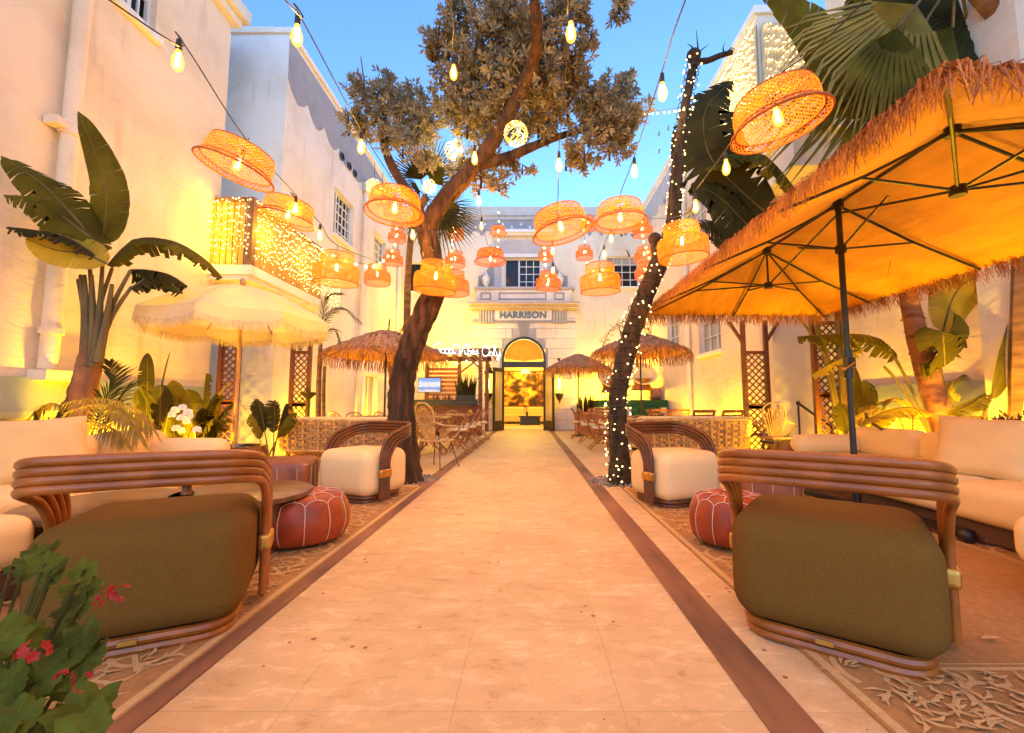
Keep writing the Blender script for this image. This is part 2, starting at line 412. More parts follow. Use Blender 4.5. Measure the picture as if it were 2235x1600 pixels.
# ================================================================ ground
YB = 17.3
TRAV = tiles("travertine_paving", (.72, .49, .225), .555, .51, (.56, .39, .20), off=0, dark=.91)
TRAV2 = tiles("pale_travertine_paving", (.74, .52, .26), .555, .51, (.58, .42, .22), off=0, dark=.92)
BORD = mat("brown_stone_border", (.27, .115, .045), .7, .5, 5, .3, stretch=(1, .25, 1), detail=7)
g = MB(); g.quad((-60, -60, -.012), (60, -60, -.012), (60, 60, -.012), (-60, 60, -.012)); struct(g.build("ground", SOIL, smooth=0))
pl, pr = G(290, 1600).x, G(1680, 1600).x          # inner edges of the path
bl, br_ = G(170, 1600).x, G(1795, 1600).x         # outer edges of the borders
g = MB(); g.quad((-5.6, -3, 0), (5.6, -3, 0), (5.6, YB, 0), (-5.6, YB, 0)); struct(g.build("terrace_pavement", TRAV2, smooth=0))
g = MB(); g.quad((pl, -3, .004), (pr, -3, .004), (pr, YB, .004), (pl, YB, .004)); struct(g.build("path", TRAV, smooth=0))
for a, b in ((bl, pl), (pr, br_)):
    g = MB(); g.quad((a, -3, .008), (b, -3, .008), (b, YB, .008), (a, YB, .008)); struct(g.build("path_edging", BORD, smooth=0))

# ================================================================ rear building with the entrance
ox, oy = (0, YB), None
rear = thing("hotel_building", "white two storey hotel front with arched doorway and blue lettered name above", "building", (0, YB, 0))
O = (0, YB, 0); UA = (1, 0, 0); NR = (0, -1, 0)
pb = lambda u, v: P(u, v, YB)
def xr(u): return P(u, 800, YB).x
def zr(v): return P(1156, v, YB).z
HR = zr(455)
W1 = (xr(1100), xr(1181), zr(630), zr(564)); W0 = (xr(888), xr(960), zr(636), zr(572)); W2 = (xr(1327), xr(1399), zr(626), zr(559))
dxa, dxb, dzt = xr(1097), xr(1190), zr(788)
R0 = (dxb - dxa) / 2; dcx = (dxa + dxb) / 2; zarch = zr(738) ; zsp = zarch - R0
wl_ = MB(); wall_grid(wl_, O, UA, -5.6, 5.6, 0, HR, [W0, W1, W2, (dxa, dxb, 0, zarch)], .35, NR)
wl_.build("wall", CREAMW, rear, smooth=0)
c = MB(); c.bb((-5.6, YB - .12, HR - .35), (5.6, YB + .3, HR + .02)); c.bb((-5.6, YB - .06, HR - .5), (5.6, YB - .002, HR - .352)); c.build("parapet_coping", GREYL, rear, smooth=0)
# grey scalloped frieze under the coping
fz = MB(); zt, zb_ = HR - .5, HR - 1.5
n = 20; 
for i in range(n):
    a = -4.9 + i * .49; b = a + .49; m = (a + b) / 2
    arc = [(m + .19 * math.cos(t), zb_ + .35 + .19 * math.sin(t)) for t in [PI * k / 8 for k in range(9)]]
    poly = [(a, zt), (a, zb_ + .35)] + list(reversed(arc)) + [(b, zb_ + .35), (b, zt)]
    # split in two halves to stay well formed
    top = m
    left = [(a, zt), (a, zb_ + .35)] + list(reversed(arc))[:5] + [(m, zt)]
    right = [(m, zt)] + list(reversed(arc))[4:] + [(b, zb_ + .35), (b, zt)]
    fz.prism(left, YB - .012, YB - .002); fz.prism(right, YB - .012, YB - .002)
fz.build("scalloped_frieze", GREYP, rear, smooth=0)
fd = MB()
for i in range(26):
    x = -4.8 + i * .37; z = zt - .18 - (i % 2) * .12; s = .05
    fd.prism([(x - s, z), (x, z - s * 1.3), (x + s, z), (x, z + s * 1.3)], YB - .02, YB - .0125)
fd.build("frieze_diamonds", TRIM, rear, smooth=0)
for u in (1356, 1380, 912, 930):
    vh = MB(); vh.lathe([(.001, 0), (.05, 0), (.05, .02)], pb(u, 514) + V((0, -.022, 0)), 12, Matrix.Rotation(R(90), 3, 'X'))
    vh.build("round_vent", BLACKM, rear)
w_ = window(rear, O, UA, NR, *W1, 3, 4, 0, .40)
w_ = window(rear, O, UA, NR, *W0, 3, 4, 0, .5)
w_ = window(rear, O, UA, NR, *W2, 4, 4, 2, 0)
# painted surround and hood of the central window
sr = MB(); x0, x1, z0, z1 = W1
for (a, b, c_, d, t) in ((x0 - .42, x0 - .12, z0 - .1, z1 + .05, .03), (x1 + .12, x1 + .42, z0 - .1, z1 + .05, .03), (x0 - .42, x1 + .42, z1 + .18, z1 + .75, .04)):
    sr.bb((a, YB - t, c_), (b, YB - .003, d))
sr.build("window_surround", GREYL, rear, smooth=0)
hd = MB(); hd.bb((x0 - .55, YB - .3, z1 + 1.0), (x1 + .55, YB - .003, z1 + 1.12)); hd.bb((x0 - .48, YB - .2, z1 + .92), (x1 + .48, YB - .004, z1 + .998))
hd.bb((x0 - .15, YB - .1, z1 + .02), (x1 + .15, YB - .003, z1 + .17)); hd.build("window_hood", TRIM, rear, smooth=0)
# scroll brackets beside the window
for s, xe in ((-1, xr(1042)), (1, xr(1240))):
    xi = x0 - .42 if s < 0 else x1 + .42
    zbot = zr(632); ztop = zr(560)
    crv = [(xe, zbot)] + [(xe + (xi - xe) * t, zbot + .55 + (ztop - zbot - .55) * (t ** 2.2)) for t in [k / 8 for k in range(9)]] + [(xi, zbot)]
    sc = MB(); sc.prism(crv, YB - .05, YB - .003)
    sc.build("scroll_bracket", GREYP, rear, smooth=0)
for xu in (1061, 1221):
    c0 = P(xu, 634, YB - .32)
    u_ = MB(); u_.lathe([(.11, 0), (.11, .05), (.05, .09), (.06, .14), (.14, .3), (.17, .48), (.17, .52), (.10, .56), (.13, .6), (.05, .68), (.02, .76), (.001, .78)], c0, 16)
    u_.build("stone_urn", TRIM, rear)
# entrance bay
ex0, ex1 = xr(1030), xr(1256)
eb = MB(); FR = YB - .22
zc = zr(668)
def brick_cells(mb):
    zs = []; z = .02; k = 0
    while z < zc - .3:
        h = .40; z2 = min(z + h - .02, zc - .25)
        segs = []; off = .45 if k % 2 else 0
        xs = [ex0]; x = ex0 + .9 - off
        while x < ex1 - .2: xs.append(x); x += .9
        xs.append(ex1)
        for i in range(len(xs) - 1):
            a, b = xs[i] + .006, xs[i + 1] - .006
            # cut round the arched door
            def half(zz):
                if zz >= zarch + .1: return 0
                if zz <= zsp: return R0 + .1
                t = (zz - zsp) / (R0 + .1); return (R0 + .1) * math.sqrt(max(0, 1 - t * t))
            zmid = z if z > zsp else z
            hw = max(half(z), 0); lo, hi = dcx - hw, dcx + hw
            if hw > 0 and b > lo and a < hi:
                if a < lo - .05: mb.bb((a, FR, z), (lo, YB - .004, z2))
                if b > hi + .05: mb.bb((hi, FR, z), (b, YB - .004, z2))
            else: mb.bb((a, FR, z), (b, YB - .004, z2))
        z += h; k += 1
brick_cells(eb); eb.build("rusticated_block", WHITE, rear, smooth=0)
jb = MB(); 
# backing behind the joints, with the arched cut made from strips
N = 24
for i in range(N):
    x = ex0 + .01 + (ex1 - ex0 - .02) * i / N; x2 = ex0 + .01 + (ex1 - ex0 - .02) * (i + 1) / N; m = (x + x2) / 2 - dcx
    zb2 = 0.0
    if abs(m) < R0 + .02: zb2 = zsp + math.sqrt(max(0, (R0 + .02) ** 2 - m * m))
    if abs(m) < R0 + .02 or True: jb.bb((x, FR + .02, zb2), (x2 - .0001, YB - .006, zc - .2))
jb.build("wall_joints", GREYL, rear, smooth=0)
ky = MB(); kx = dcx; ky.prism([(kx - .14, zarch + .02), (kx + .14, zarch + .02), (kx + .24, zr(707)), (kx - .24, zr(707))], FR - .06, FR - .003); ky.build("keystone", GREYP, rear, smooth=0)
# entablature
en = MB()
en.bb((ex0, FR - .05, zr(707)), (ex1, FR - .003, zr(703)))
en.bb((xr(1046), FR - .03, zr(709)), (xr(1077), FR - .0515, zr(679)))
en.bb((xr(1206), FR - .03, zr(709)), (xr(1237), FR - .0515, zr(679)))
en.build("grey_fascia_band", GREYP, rear, smooth=0)
for a, b in ((1046, 1077), (1206, 1237)):
    fl = MB()
    for i in range(5):
        x = xr(a) + .06 + i * (xr(b) - xr(a) - .12) / 4; fl.bb((x - .035, FR - .085, zr(708)), (x + .035, FR - .052, zr(680)))
    fl.build("fluted_bracket", GREYL, rear, smooth=0)
sg = MB(); sg.bb((xr(1079), FR - .04, zr(702)), (xr(1204), FR - .004, zr(680))); sign = sg.build("name_board", TRIM, rear, smooth=0)
cn = MB(); cn.bb((xr(1024), FR - .42, zr(672) + .02), (xr(1263), FR - .003, zr(666))); cn.bb((xr(1028), FR - .28, zr(677)), (xr(1259), FR - .004, zr(672) + .018))
cn.bb((xr(1034), FR - .14, zr(680)), (xr(1253), FR - .005, zr(677) - .002)); cn.build("cornice", mat("tan_cornice", (.55, .45, .38), .7, .15, 4, .1), rear, smooth=0)
pd = MB(); zt2 = zr(637)
pd.bb((xr(1040), FR - .16, zr(665)), (xr(1248), YB - .004, zt2)); pd.build("balustrade_panel", WHITE, rear, smooth=0)
pc = MB(); pc.bb((xr(1034), FR - .24, zt2 + .002), (xr(1254), YB - .005, zt2 + .09)); pc.build("balustrade_cap", GREYL, rear, smooth=0)
pp = MB()
def ring_rect(mb, x0, x1, z0, z1, w, ya, yb):
    mb.bb((x0, ya, z0), (x1, yb, z0 + w)); mb.bb((x0, ya, z1 - w), (x1, yb, z1)); mb.bb((x0, ya, z0 + w), (x0 + w, yb, z1 - w)); mb.bb((x1 - w, ya, z0 + w), (x1, yb, z1 - w))
for a, b in ((1050, 1072), (1089, 1192), (1209, 1231)): ring_rect(pp, xr(a), xr(b), zr(659), zr(644), .045, FR - .185, FR - .163)
pp.build("panel_moulding", GREYP, rear, smooth=0)
def text(name, body, loc, size, m, parent, extrude=.012, bold=.0, rx=90, rz=0, shear=0, align='CENTER', space=1):
    cu = bpy.data.curves.new(name, 'FONT'); cu.body = body; cu.size = size; cu.extrude = extrude; cu.align_x = align; cu.align_y = 'CENTER'
    cu.offset = bold; cu.shear = shear; cu.space_character = space; cu.resolution_u = 4
    o = bpy.data.objects.new(name, cu); C.objects.link(o); cu.materials.append(m)
    o.rotation_euler = (R(rx), 0, R(rz)); o.location = V(loc) - (ORG.get(parent.name, V((0, 0, 0))) if parent else V((0, 0, 0)))
    me = bpy.data.meshes.new_from_object(o); q = bpy.data.objects.new(name, me); C.objects.link(q); q.rotation_euler = o.rotation_euler; q.location = o.location
    bpy.data.objects.remove(o); o = q
    if parent: o.parent = parent
    return o
ORG[sign.name] = V((0, YB, 0))
text("lettering", "HARRISON", (xr(1141.5), FR - .055, zr(691)), .365, SLATE, sign, .012, .015, space=1.06)
# arched door
dr = MB(); arc = [V((dcx + (R0 - .035) * math.cos(t), FR - .02, zsp + (R0 - .035) * math.sin(t))) for t in [PI * k / 24 for k in range(25)]]
ptsd = [V((dxb - .035, FR - .02, 0.01))] + arc + [V((dxa + .035, FR - .02, 0.01))]
for i in range(len(ptsd) - 1): dr.beam(ptsd[i], ptsd[i + 1], .10, .09, up=(0, 1, 0))
dr.bb((dxa + .08, FR - .06, zr(803)), (dxb - .08, FR + .03, zr(791)))
frame = dr.build("door_frame", BLACKM, rear, smooth=0); ORG[frame.name] = ORG[rear.name]
fn = MB(); FANM = mat("amber_fanlight", (.85, .30, .015), .25, .2, 3, 0, trans=.6)
rr = R0 - .09; zl = zr(790)
fn.add([(dcx, FR, zl)] + [(dcx + rr * math.cos(t), FR, max(zl, zsp + rr * math.sin(t))) for t in [PI * k / 20 for k in range(21)]], [(0, i, i + 1) for i in range(1, 21)])
fn.build("fanlight", FANM, frame, smooth=0)
# leaves, opened outward
for hx, ang, lab in ((dxa + .06, R(-118), None), (dxb - .06, R(118), None)):
    lf = MB(); w = (dxb - dxa) / 2 - .1; H = zr(806); sgn = 1 if ang < 0 else -1
    Mx = Matrix.Translation((hx, FR - .03, 0)) @ Matrix.Rotation(ang, 4, 'Z')
    def lb(a, b): lf.box([(a[i] + b[i]) / 2 for i in range(3)], [abs(b[i] - a[i]) for i in range(3)])
    lb((0, -.025, .02), (sgn * .11, .025, H)); lb((sgn * (w - .11), -.025, .02), (sgn * w, .025, H))
    lb((sgn * .11, -.025, .02), (sgn * (w - .11), .025, .38)); lb((sgn * .11, -.025, H - .14), (sgn * (w - .11), .025, H))
    leaf = lf.build("door_leaf", BLACKM, rear, smooth=0, M=Mx); ORG[leaf.name] = ORG[rear.name]
    gl = MB(); gl.box((sgn * w / 2, 0, (H + .24) / 2), (w - .22, .008, H - .52)); gm = mat("door_glass", (.8, .68, .35), .12, .05, 2, 0, trans=.5)
    gl.build("glass_pane", gm, leaf, smooth=0, M=Mx)
    hh = MB(); hh.tube([(sgn * (w - .055), -.03, 1.0), (sgn * (w - .055), -.075, 1.0), (sgn * (w - .055), -.075, 1.3), (sgn * (w - .055), -.03, 1.3)], .012, 6)
    hh.build("handle", BRASS, leaf, M=Mx)
# lobby seen through the door
lb_ = MB(); LW = 2.6; LY = YB + 6.0; LH = 3.6
a = (dcx - LW, YB + .36, 0); 
lb_.quad((dcx - LW, YB + .35, .01), (dcx + LW, YB + .35, .01), (dcx + LW, LY, .01), (dcx - LW, LY, .01))
lb_.quad((dcx - LW, LY, 0), (dcx + LW, LY, 0), (dcx + LW, LY, LH), (dcx - LW, LY, LH))
lb_.quad((dcx - LW, YB + .35, 0), (dcx - LW, LY, 0), (dcx - LW, LY, LH), (dcx - LW, YB + .35, LH))
lb_.quad((dcx + LW, YB + .35, 0), (dcx + LW, LY, 0), (dcx + LW, LY, LH), (dcx + LW, YB + .35, LH))
lb_.quad((dcx - LW, YB + .35, LH), (dcx + LW, YB + .35, LH), (dcx + LW, LY, LH), (dcx - LW, LY, LH))
lb_.quad((dcx - LW, YB + .351, 0), (dxa, YB + .351, 0), (dxa, YB + .351, LH), (dcx - LW, YB + .351, LH)); lb_.quad((dxb, YB + .351, 0), (dcx + LW, YB + .351, 0), (dcx + LW, YB + .351, LH), (dxb, YB + .351, LH))
lobby = lb_.build("lobby_room", WARMWALL, rear, smooth=0)
bm_ = MB()
for k in range(4): bm_.bb((dcx - LW, YB + 1 + k * 1.4, LH - .25), (dcx + LW, YB + 1.2 + k * 1.4, LH - .01))
bm_.build("ceiling_beam", WARMWALL, rear, smooth=0)
lamp(rear, (dcx, YB + 1.6, 3.0), 95, (1, .62, .08), .15); lamp(rear, (dcx, YB + 4.6, 2.9), 95, (1, .60, .08), .15)
# mural
mu = thing("mural_painting", "large painting of pale orange blossoms on the lobby back wall", "painting", (dcx, LY - .03, 1.0))
m = bpy.data.materials.new("mural_paint"); n_, l_ = nt(m); b_ = n_["Principled BSDF"]
gg = n_.new("ShaderNodeNewGeometry"); vo = n_.new("ShaderNodeTexVoronoi"); vo.inputs["Scale"].default_value = 1.7; no_ = n_.new("ShaderNodeTexNoise"); no_.inputs["Scale"].default_value = 2.1; no_.inputs["Detail"].default_value = 10; no_.inputs["Distortion"].default_value = .8
l_.new(gg.outputs["Position"], no_.inputs[0]); cr_ = n_.new("ShaderNodeValToRGB"); e = cr_.color_ramp.elements
e[0].position = .42; e[0].color = (.035, .013, .005, 1); e[1].position = .64; e[1].color = (.9, .55, .12, 1)
q = e.new(.50); q.color = (.22, .09, .02, 1); q = e.new(.54); q.color = (.7, .22, .03, 1); q = e.new(.59); q.color = (.85, .42, .08, 1)
l_.new(no_.outputs[0], cr_.inputs[0]); l_.new(cr_.outputs[0], b_.inputs["Base Color"]); b_.inputs["Roughness"].default_value = .6
g = MB(); g.bb((dcx - 2.3, LY - .05, .95), (dcx + 2.3, LY - .01, 2.75)); g.build("canvas", m, mu, smooth=0)
g = MB(); ring_rect(g, dcx - 2.36, dcx + 2.36, .89, 2.81, .06, LY - .07, LY - .008); g.build("frame", PINEW, mu, smooth=0)
so = thing("lobby_sofa", "cream sofa standing under the orange mural inside the doorway", "sofa", (dcx, LY - .6, 0))
g = MB(); rbox(g, (dcx, LY - .6, .3), (2.6, .85, .35), .06); g.build("seat", CREAM, so)
g = MB(); rbox(g, (dcx - .65, LY - .3, .62), (1.2, .25, .5), .08, puff=.05); rbox(g, (dcx + .65, LY - .3, .62), (1.2, .25, .5), .08, puff=.05); g.build("back_cushion", CREAM, so)
g = MB(); [g.box((dcx + x, LY - .6 + y, .06), (.06, .06, .12)) for x in (-1.2, 1.2) for y in (-.3, .3)]; g.build("leg", BLACKM, so)
tb = thing("lobby_table", "low black table in front of the lobby sofa", "table", (dcx + .25, LY - 2, 0))
g = MB(); g.box((dcx + .25, LY - 2, .42), (1.1, .6, .05)); g.build("tabletop", BLACKM, tb, smooth=0)
g = MB(); g.box((dcx + .25, LY - 2, .2), (.95, .5, .36)); g.build("base", BLACKM, tb, smooth=0)
vs_ = thing("table_vase", "slim bottle vase on the lobby's black table", "vase", (dcx + .1, LY - 2, .445))
g = MB(); g.lathe([(.04, 0), (.06, .08), (.05, .16), (.015, .25), (.015, .38), (.02, .4)], (dcx + .1, LY - 2, .446), 12); g.build("body", BRONZE, vs_)
pl_ = thing("dome_pendant", "small cream dome pendant lamp glowing in front of the mural", "pendant lamp", (dcx + .02, YB + 4.4, 2.62))
g = MB(); g.lathe([(.02, .22), (.12, .2), (.22, .1), (.26, 0)], (dcx + .02, YB + 4.4, 2.55), 20); g.build("lamp_shade", emis("lamp_glow", (1, .85, .4), .4), pl_)
g = MB(); g.tube([(dcx + .02, YB + 4.4, 2.77), (dcx + .02, YB + 4.4, LH)], .008, 6); g.build("cord", BRASS, pl_)

# wall lanterns beside the door
def make_lantern():
    t = thing("wall_lantern", "x", "lantern", (0, 0, 0), world=False)
    g = MB(); g.lathe([(.001, -.78), (.015, -.74), (.03, -.66), (.11, -.56), (.13, -.5), (.17, -.42), (.15, -.38), (.16, -.36), (.001, -.36)], n=8); b = g.build("base", BRONZE, t, 20)
    g = MB(); g.lathe([(.17, .40), (.18, .46), (.12, .54), (.12, .60), (.05, .68), (.07, .74), (.02, .8), (.035, .86), (.001, .92)], n=8); g.build("cap", BRONZE, t, 20)
    g = MB()
    for k in range(8):
        a = 2 * PI * k / 8; g.beam((.155 * math.cos(a), .155 * math.sin(a), -.40), (.165 * math.cos(a), .165 * math.sin(a), .42), .016, .016)
    g.build("cage_bar", BRONZE, t, 0)
    g = MB(); g.lathe([(.145, -.36), (.155, .40)], n=8); g.build("glass", MATS.get("lantern_glass") or bulbglass("lantern_glass", (1, .75, .1), .9, .55), t, 0)
    g = MB(); g.tube([(0, 0, -.2), (0, 0, .2)], .03, 8); g.build("light_tube", emis("lantern_flame", (1, .85, .3), 6), t)
    g = MB(); g.tube([(0, .25, .98), (0, .08, 1.0), (0, 0, .9)], .012, 6); g.lathe([(.001, 0), (.06, 0), (.06, .02)], (0, .25, .98), 10, Matrix.Rotation(R(90), 3, 'X')); g.build("wall_bracket", BRONZE, t)
    lamp(t, (0, 0, 0), 12, (1, .66, .03), .05)
    return t
def bulbglass(name, col, st, tr):
    m = bpy.data.materials.new(name); MATS[name] = m; n, l = nt(m)
    n.remove(n["Principled BSDF"]); e = n.new("ShaderNodeEmission"); e.inputs[0].default_value = (*col, 1); e.inputs[1].default_value = st
    t = n.new("ShaderNodeBsdfTransparent"); mx = n.new("ShaderNodeMixShader"); lw = n.new("ShaderNodeLayerWeight"); lw.inputs[0].default_value = .35
    mr = n.new("ShaderNodeMapRange"); mr.inputs[3].default_value = tr * .55; mr.inputs[4].default_value = min(1, tr + .35)
    l.new(lw.outputs["Facing"], mr.inputs[0]); l.new(mr.outputs[0], mx.inputs[0]); l.new(t.outputs[0], mx.inputs[1]); l.new(e.outputs[0], mx.inputs[2])
    l.new(mx.outputs[0], n["Material Output"].inputs[0]); m.cycles.emission_sampling = 'NONE'; return m
LAN = Proto(make_lantern)
LAN.put(P(1066, 838, FR - .3), 0, "bronze cage lantern glowing yellow on the wall left of the arched door", "bronze lanterns flanking the door")
LAN.put(P(1221, 838, FR - .3), 0, "bronze cage lantern glowing yellow right of the arched door under the thatch rim", "bronze lanterns flanking the door")

# ================================================================ side wings
LX, RX, NX = -5.03, 4.57, 5.6
def wing(name, label, X, y0, y1, H, ops, sgn, m, face_to=None):
    """sgn +1: wall faces +X (left side of the court)"""
    t = thing(name, label, "building", (X, y0, 0))
    w = MB(); wall_grid(w, (X, 0, 0), (0, 1, 0), y0, y1, 0, H, ops, .3, (sgn, 0, 0)); w.build("wall", m, t, smooth=0)
    return t
def zx(u, v, X): return PX(u, v, X)
HL = PX(632, 74, LX).z; YL0 = PX(632, 74, LX).y
uw0, uw1 = PX(727, 500, LX).y, PX(771, 500, LX).y
uwz0, uwz1 = PX(727, 508, LX).z, PX(727, 405, LX).z
uwz1 = PX(727, 402, LX).z
lw0, lw1 = PX(815, 560, LX).y, PX(842, 560, LX).y
opsL = [(uw0, uw1, uwz0, uwz1), (lw0, lw1, uwz0, uwz1), (PX(797, 850, LX).y, PX(824, 850, LX).y, .0, 1.95)]
left_far = wing("building_wing", "tall white wing left of the court with steel casement window and grey painted parapet band", LX, YL0, YB, HL, opsL, 1, WHITE)
T = left_far
window(T, (LX, 0, 0), (0, 1, 0), (1, 0, 0), *opsL[0], 4, 5, 0, .25); window(T, (LX, 0, 0), (0, 1, 0), (1, 0, 0), *opsL[1], 3, 5, 1, 0)
window(T, (LX, 0, 0), (0, 1, 0), (1, 0, 0), *opsL[2], 2, 1, 1, 0, sill=False)
g = MB(); wall_grid(g, (0, YL0, 0), (1, 0, 0), -7.5, LX, 0, 3.3, [], .3, (0, -1, 0)); g.build("porch_wall", CREAMW, T, smooth=0)  # cream here puts the warm lamplight under the balcony into the colour
g = MB(); wall_grid(g, (0, YL0, 0), (1, 0, 0), -7.5, LX, 3.3, HL, [], .3, (0, -1, 0)); g.build("end_wall", stucco("skylit_white_stucco", (.74, .77, .80), bump=.5), T, smooth=0)  # blue of the sky light mixed into the upper wall's colour
def scallop_band(T, X, y0, y1, H, sgn, drop, step, m):
    g = MB(); n = int((y1 - y0) / step)
    for i in range(n):
        a = y0 + i * step; pts = [(a, H), (a, H - drop * .75)]
        k = 6
        for j in range(k + 1):
            t = j / k; pts.append((a + step * t * .999, H - drop * .75 - drop * .25 * math.sin(PI * t) + U(-.02, .02)))
        pts.append((a + step * .999, H))
        g.prism(pts, X + sgn * .003, X + sgn * .010, 'x')
    g.build("painted_band", m, T, smooth=0)
scallop_band(T, LX, YL0 + .02, YB, HL - .10, 1, 1.15, .82, GREYP)
g = MB(); g.bb((LX - .3, YL0 - .04, HL), (LX + .06, YB, HL + .12)); g.bb((-7.5, YL0 - .05, HL), (LX - .3005, YL0 + .3, HL + .12)); g.build("parapet_coping", WHITE, T, smooth=0)
for y in (PX(744, 342, LX).y, PX(760, 364, LX).y, PX(772, 384, LX).y):
    g = MB(); g.lathe([(.001, 0), (.075, 0), (.075, .03), (.11, .03), (.11, 0)], (LX + .03, y, PX(744, 342, LX).z), 12, Matrix.Rotation(R(90), 3, 'Y'))
    g.build("round_vent", BLACKM, T)
def pipe(T, X, y, z0, z1, sgn, m, r=.05):
    g = MB(); x = X + sgn * (r + .03); g.tube([(x, y, z0), (x, y, z1)], r, 10)
    for z in [z0 + .4 + k * 2.4 for k in range(int((z1 - z0) / 2.4) + 1)]: g.tube([(x, y, z), (x, y, z + .07)], r * 1.3, 10); 
    g.build("drain_pipe", m, T)
pipe(T, LX, PX(787, 600, LX).y, 0, HL - 1.3, 1, WHITE, .07)
g = MB(); py = PX(787, 600, LX).y; g.box((LX + .13, py, HL - 1.2), (.24, .26, .3)); g.build("rain_hopper", GREYL, T, smooth=0)
pipe(T, LX, PX(868, 600, LX).y - .1, 0, HL - 1.3, 1, WHITE, .06)
# near left wing
NYL = PX(482, 400, -NX).y
wy0, wy1 = PX(250, 30, -NX).y, PX(341, 40, -NX).y; wz = PX(341, 84, -NX).z
left_near = wing("building_wing", "near white wing on the left with painted drainpipe and moulded cornice", -NX, -3, NYL, 9.0, [(wy0, wy1, wz, wz + 1.6)], 1, WHITE2)
T = left_near
window(T, (-NX, 0, 0), (0, 1, 0), (1, 0, 0), wy0, wy1, wz, wz + 1.6, 2, 3, 0, .45)
g = MB(); g.bb((-NX - 2, NYL, 0), (-NX - .005, NYL + .02, 9.0)); g.build("end_wall", WHITE, T, smooth=0)
zc_ = PX(490, 20, -NX).z
g = MB(); g.bb((-NX - 2, -3, zc_ + .05), (-NX + .22, NYL + .22, zc_ + .28)); g.bb((-NX - 2, -3, zc_ - .1), (-NX + .12, NYL + .12, zc_ + .048)); g.build("cornice", CREAMW, T, smooth=0)
pipe(T, -NX, PX(112, 500, -NX).y, 1.4, 8.8, 1, WHITE2, .085)
g = MB(); g.box((-NX + .1, PX(112, 500, -NX).y, PX(112, 270, -NX).z), (.16, .42, .09)); g.build("pipe_clamp", WHITE2, T, smooth=0)
g = MB(); g.box((-NX + .12, PX(110, 815, -NX).y, 1.33), (.22, .5, .12)); g.build("pipe_clamp", WHITE2, T, smooth=0)
DADO = mat("sage_painted_plinth", (.33, .36, .27), .7, .25, 2, .3)
def plinth(T, sgn, y0, y1):
    X = sgn * -NX
    g = MB(); g.prism([(X + sgn * .004, 0), (X + sgn * .16, 0), (X + sgn * .16, .80), (X + sgn * .004, .98)], y0, y1, 'y'); g.build("plinth", WHITE2, T, smooth=0)
    g = MB(); g.prism([(X + sgn * .0045, 1.3), (X + sgn * .0045, .985), (X + sgn * .19, .86), (X + sgn * .19, .93), (X + sgn * .07, 1.3)], y0, y1, 'y'); g.build("painted_ledge", DADO, T, smooth=0)
plinth(T, 1, -3, NYL - .02)
# right wings
HRt = PX(1660, 18, RX).z; YR0 = 8.1
ops = []
for u0, u1, v0, v1 in ((1456, 1482, 768, 712), (1524, 1572, 776, 712)):
    ya, yb = PX(u1, 700, RX).y, PX(u0, 700, RX).y; ops.append((ya, yb, PX(u0, v0, RX).z, PX(u0, v0, RX).z + 1.25))
ops.append((PX(1540, 430, RX).y, PX(1480, 430, RX).y, uwz0, uwz1))
right_far = wing("building_wing", "tall white wing on the right with curtained lower windows and a curtain of fairy lights", RX, YR0, YB, HRt, ops, -1, WHITE2)
T = right_far
for o_ in ops: window(T, (RX, 0, 0), (0, 1, 0), (-1, 0, 0), *o_, 3, 3, 1, 0)
g = MB(); wall_grid(g, (0, YR0, 0), (1, 0, 0), RX, 7.6, 0, HRt, [], .3, (0, -1, 0)); g.build("end_wall", CREAMW, T, smooth=0)
scallop_band(T, RX, 11.5, YB, HRt - .1, -1, .9, .82, GREYL)
g = MB(); g.bb((RX - .08, YR0 - .05, HRt), (RX + .4, YB, HRt + .16)); g.bb((RX - .02, YR0, HRt - .12), (RX - .002, YB, HRt - .002)); g.build("parapet_coping", TRIM, T, smooth=0)
pipe(T, RX, PX(1503, 600, RX).y, 0, HRt - .5, -1, WHITE, .06)
for v in (250, 262, 300, 380, 410): 
    pnt = PX(1440 + U(-20, 30), v + 30, RX); g = MB(); g.lathe([(.001, 0), (.08, 0), (.08, .03)], (RX - .035, pnt.y, pnt.z), 10, Matrix.Rotation(R(90), 3, 'Y'))
    g.build("round_vent", GREYP, T)
right_near = wing("building_wing", "near white wing on the right behind the banana plants with sage painted ledge", NX, -3, YR0 - .5, 9.6, [], -1, WHITE2)
T = right_near
g = MB(); g.bb((NX + .005, YR0 - .5, 0), (NX + 2, YR0 - .48, 9.6)); g.build("end_wall", WHITE, T, smooth=0)
plinth(T, -1, -3, YR0 - .52)
pp_ = PX(2215, 700, NX).y
g = MB(); g.bb((NX - .22, pp_ - .5, 0), (NX - .003, pp_ + .18, 9.4)); g.build("pilaster", CREAMW, T, smooth=0)
# hooded box projecting high on the right
g = MB(); bx0 = P(1716, 100, 7.0); g.bb((4.25, 6.7, 5.5), (5.59, 8.05, 5.62)); g.bb((4.33, 6.8, 4.9), (5.588, 8.0, 5.498)); g.build("wall_canopy", CREAMW, T, smooth=0)

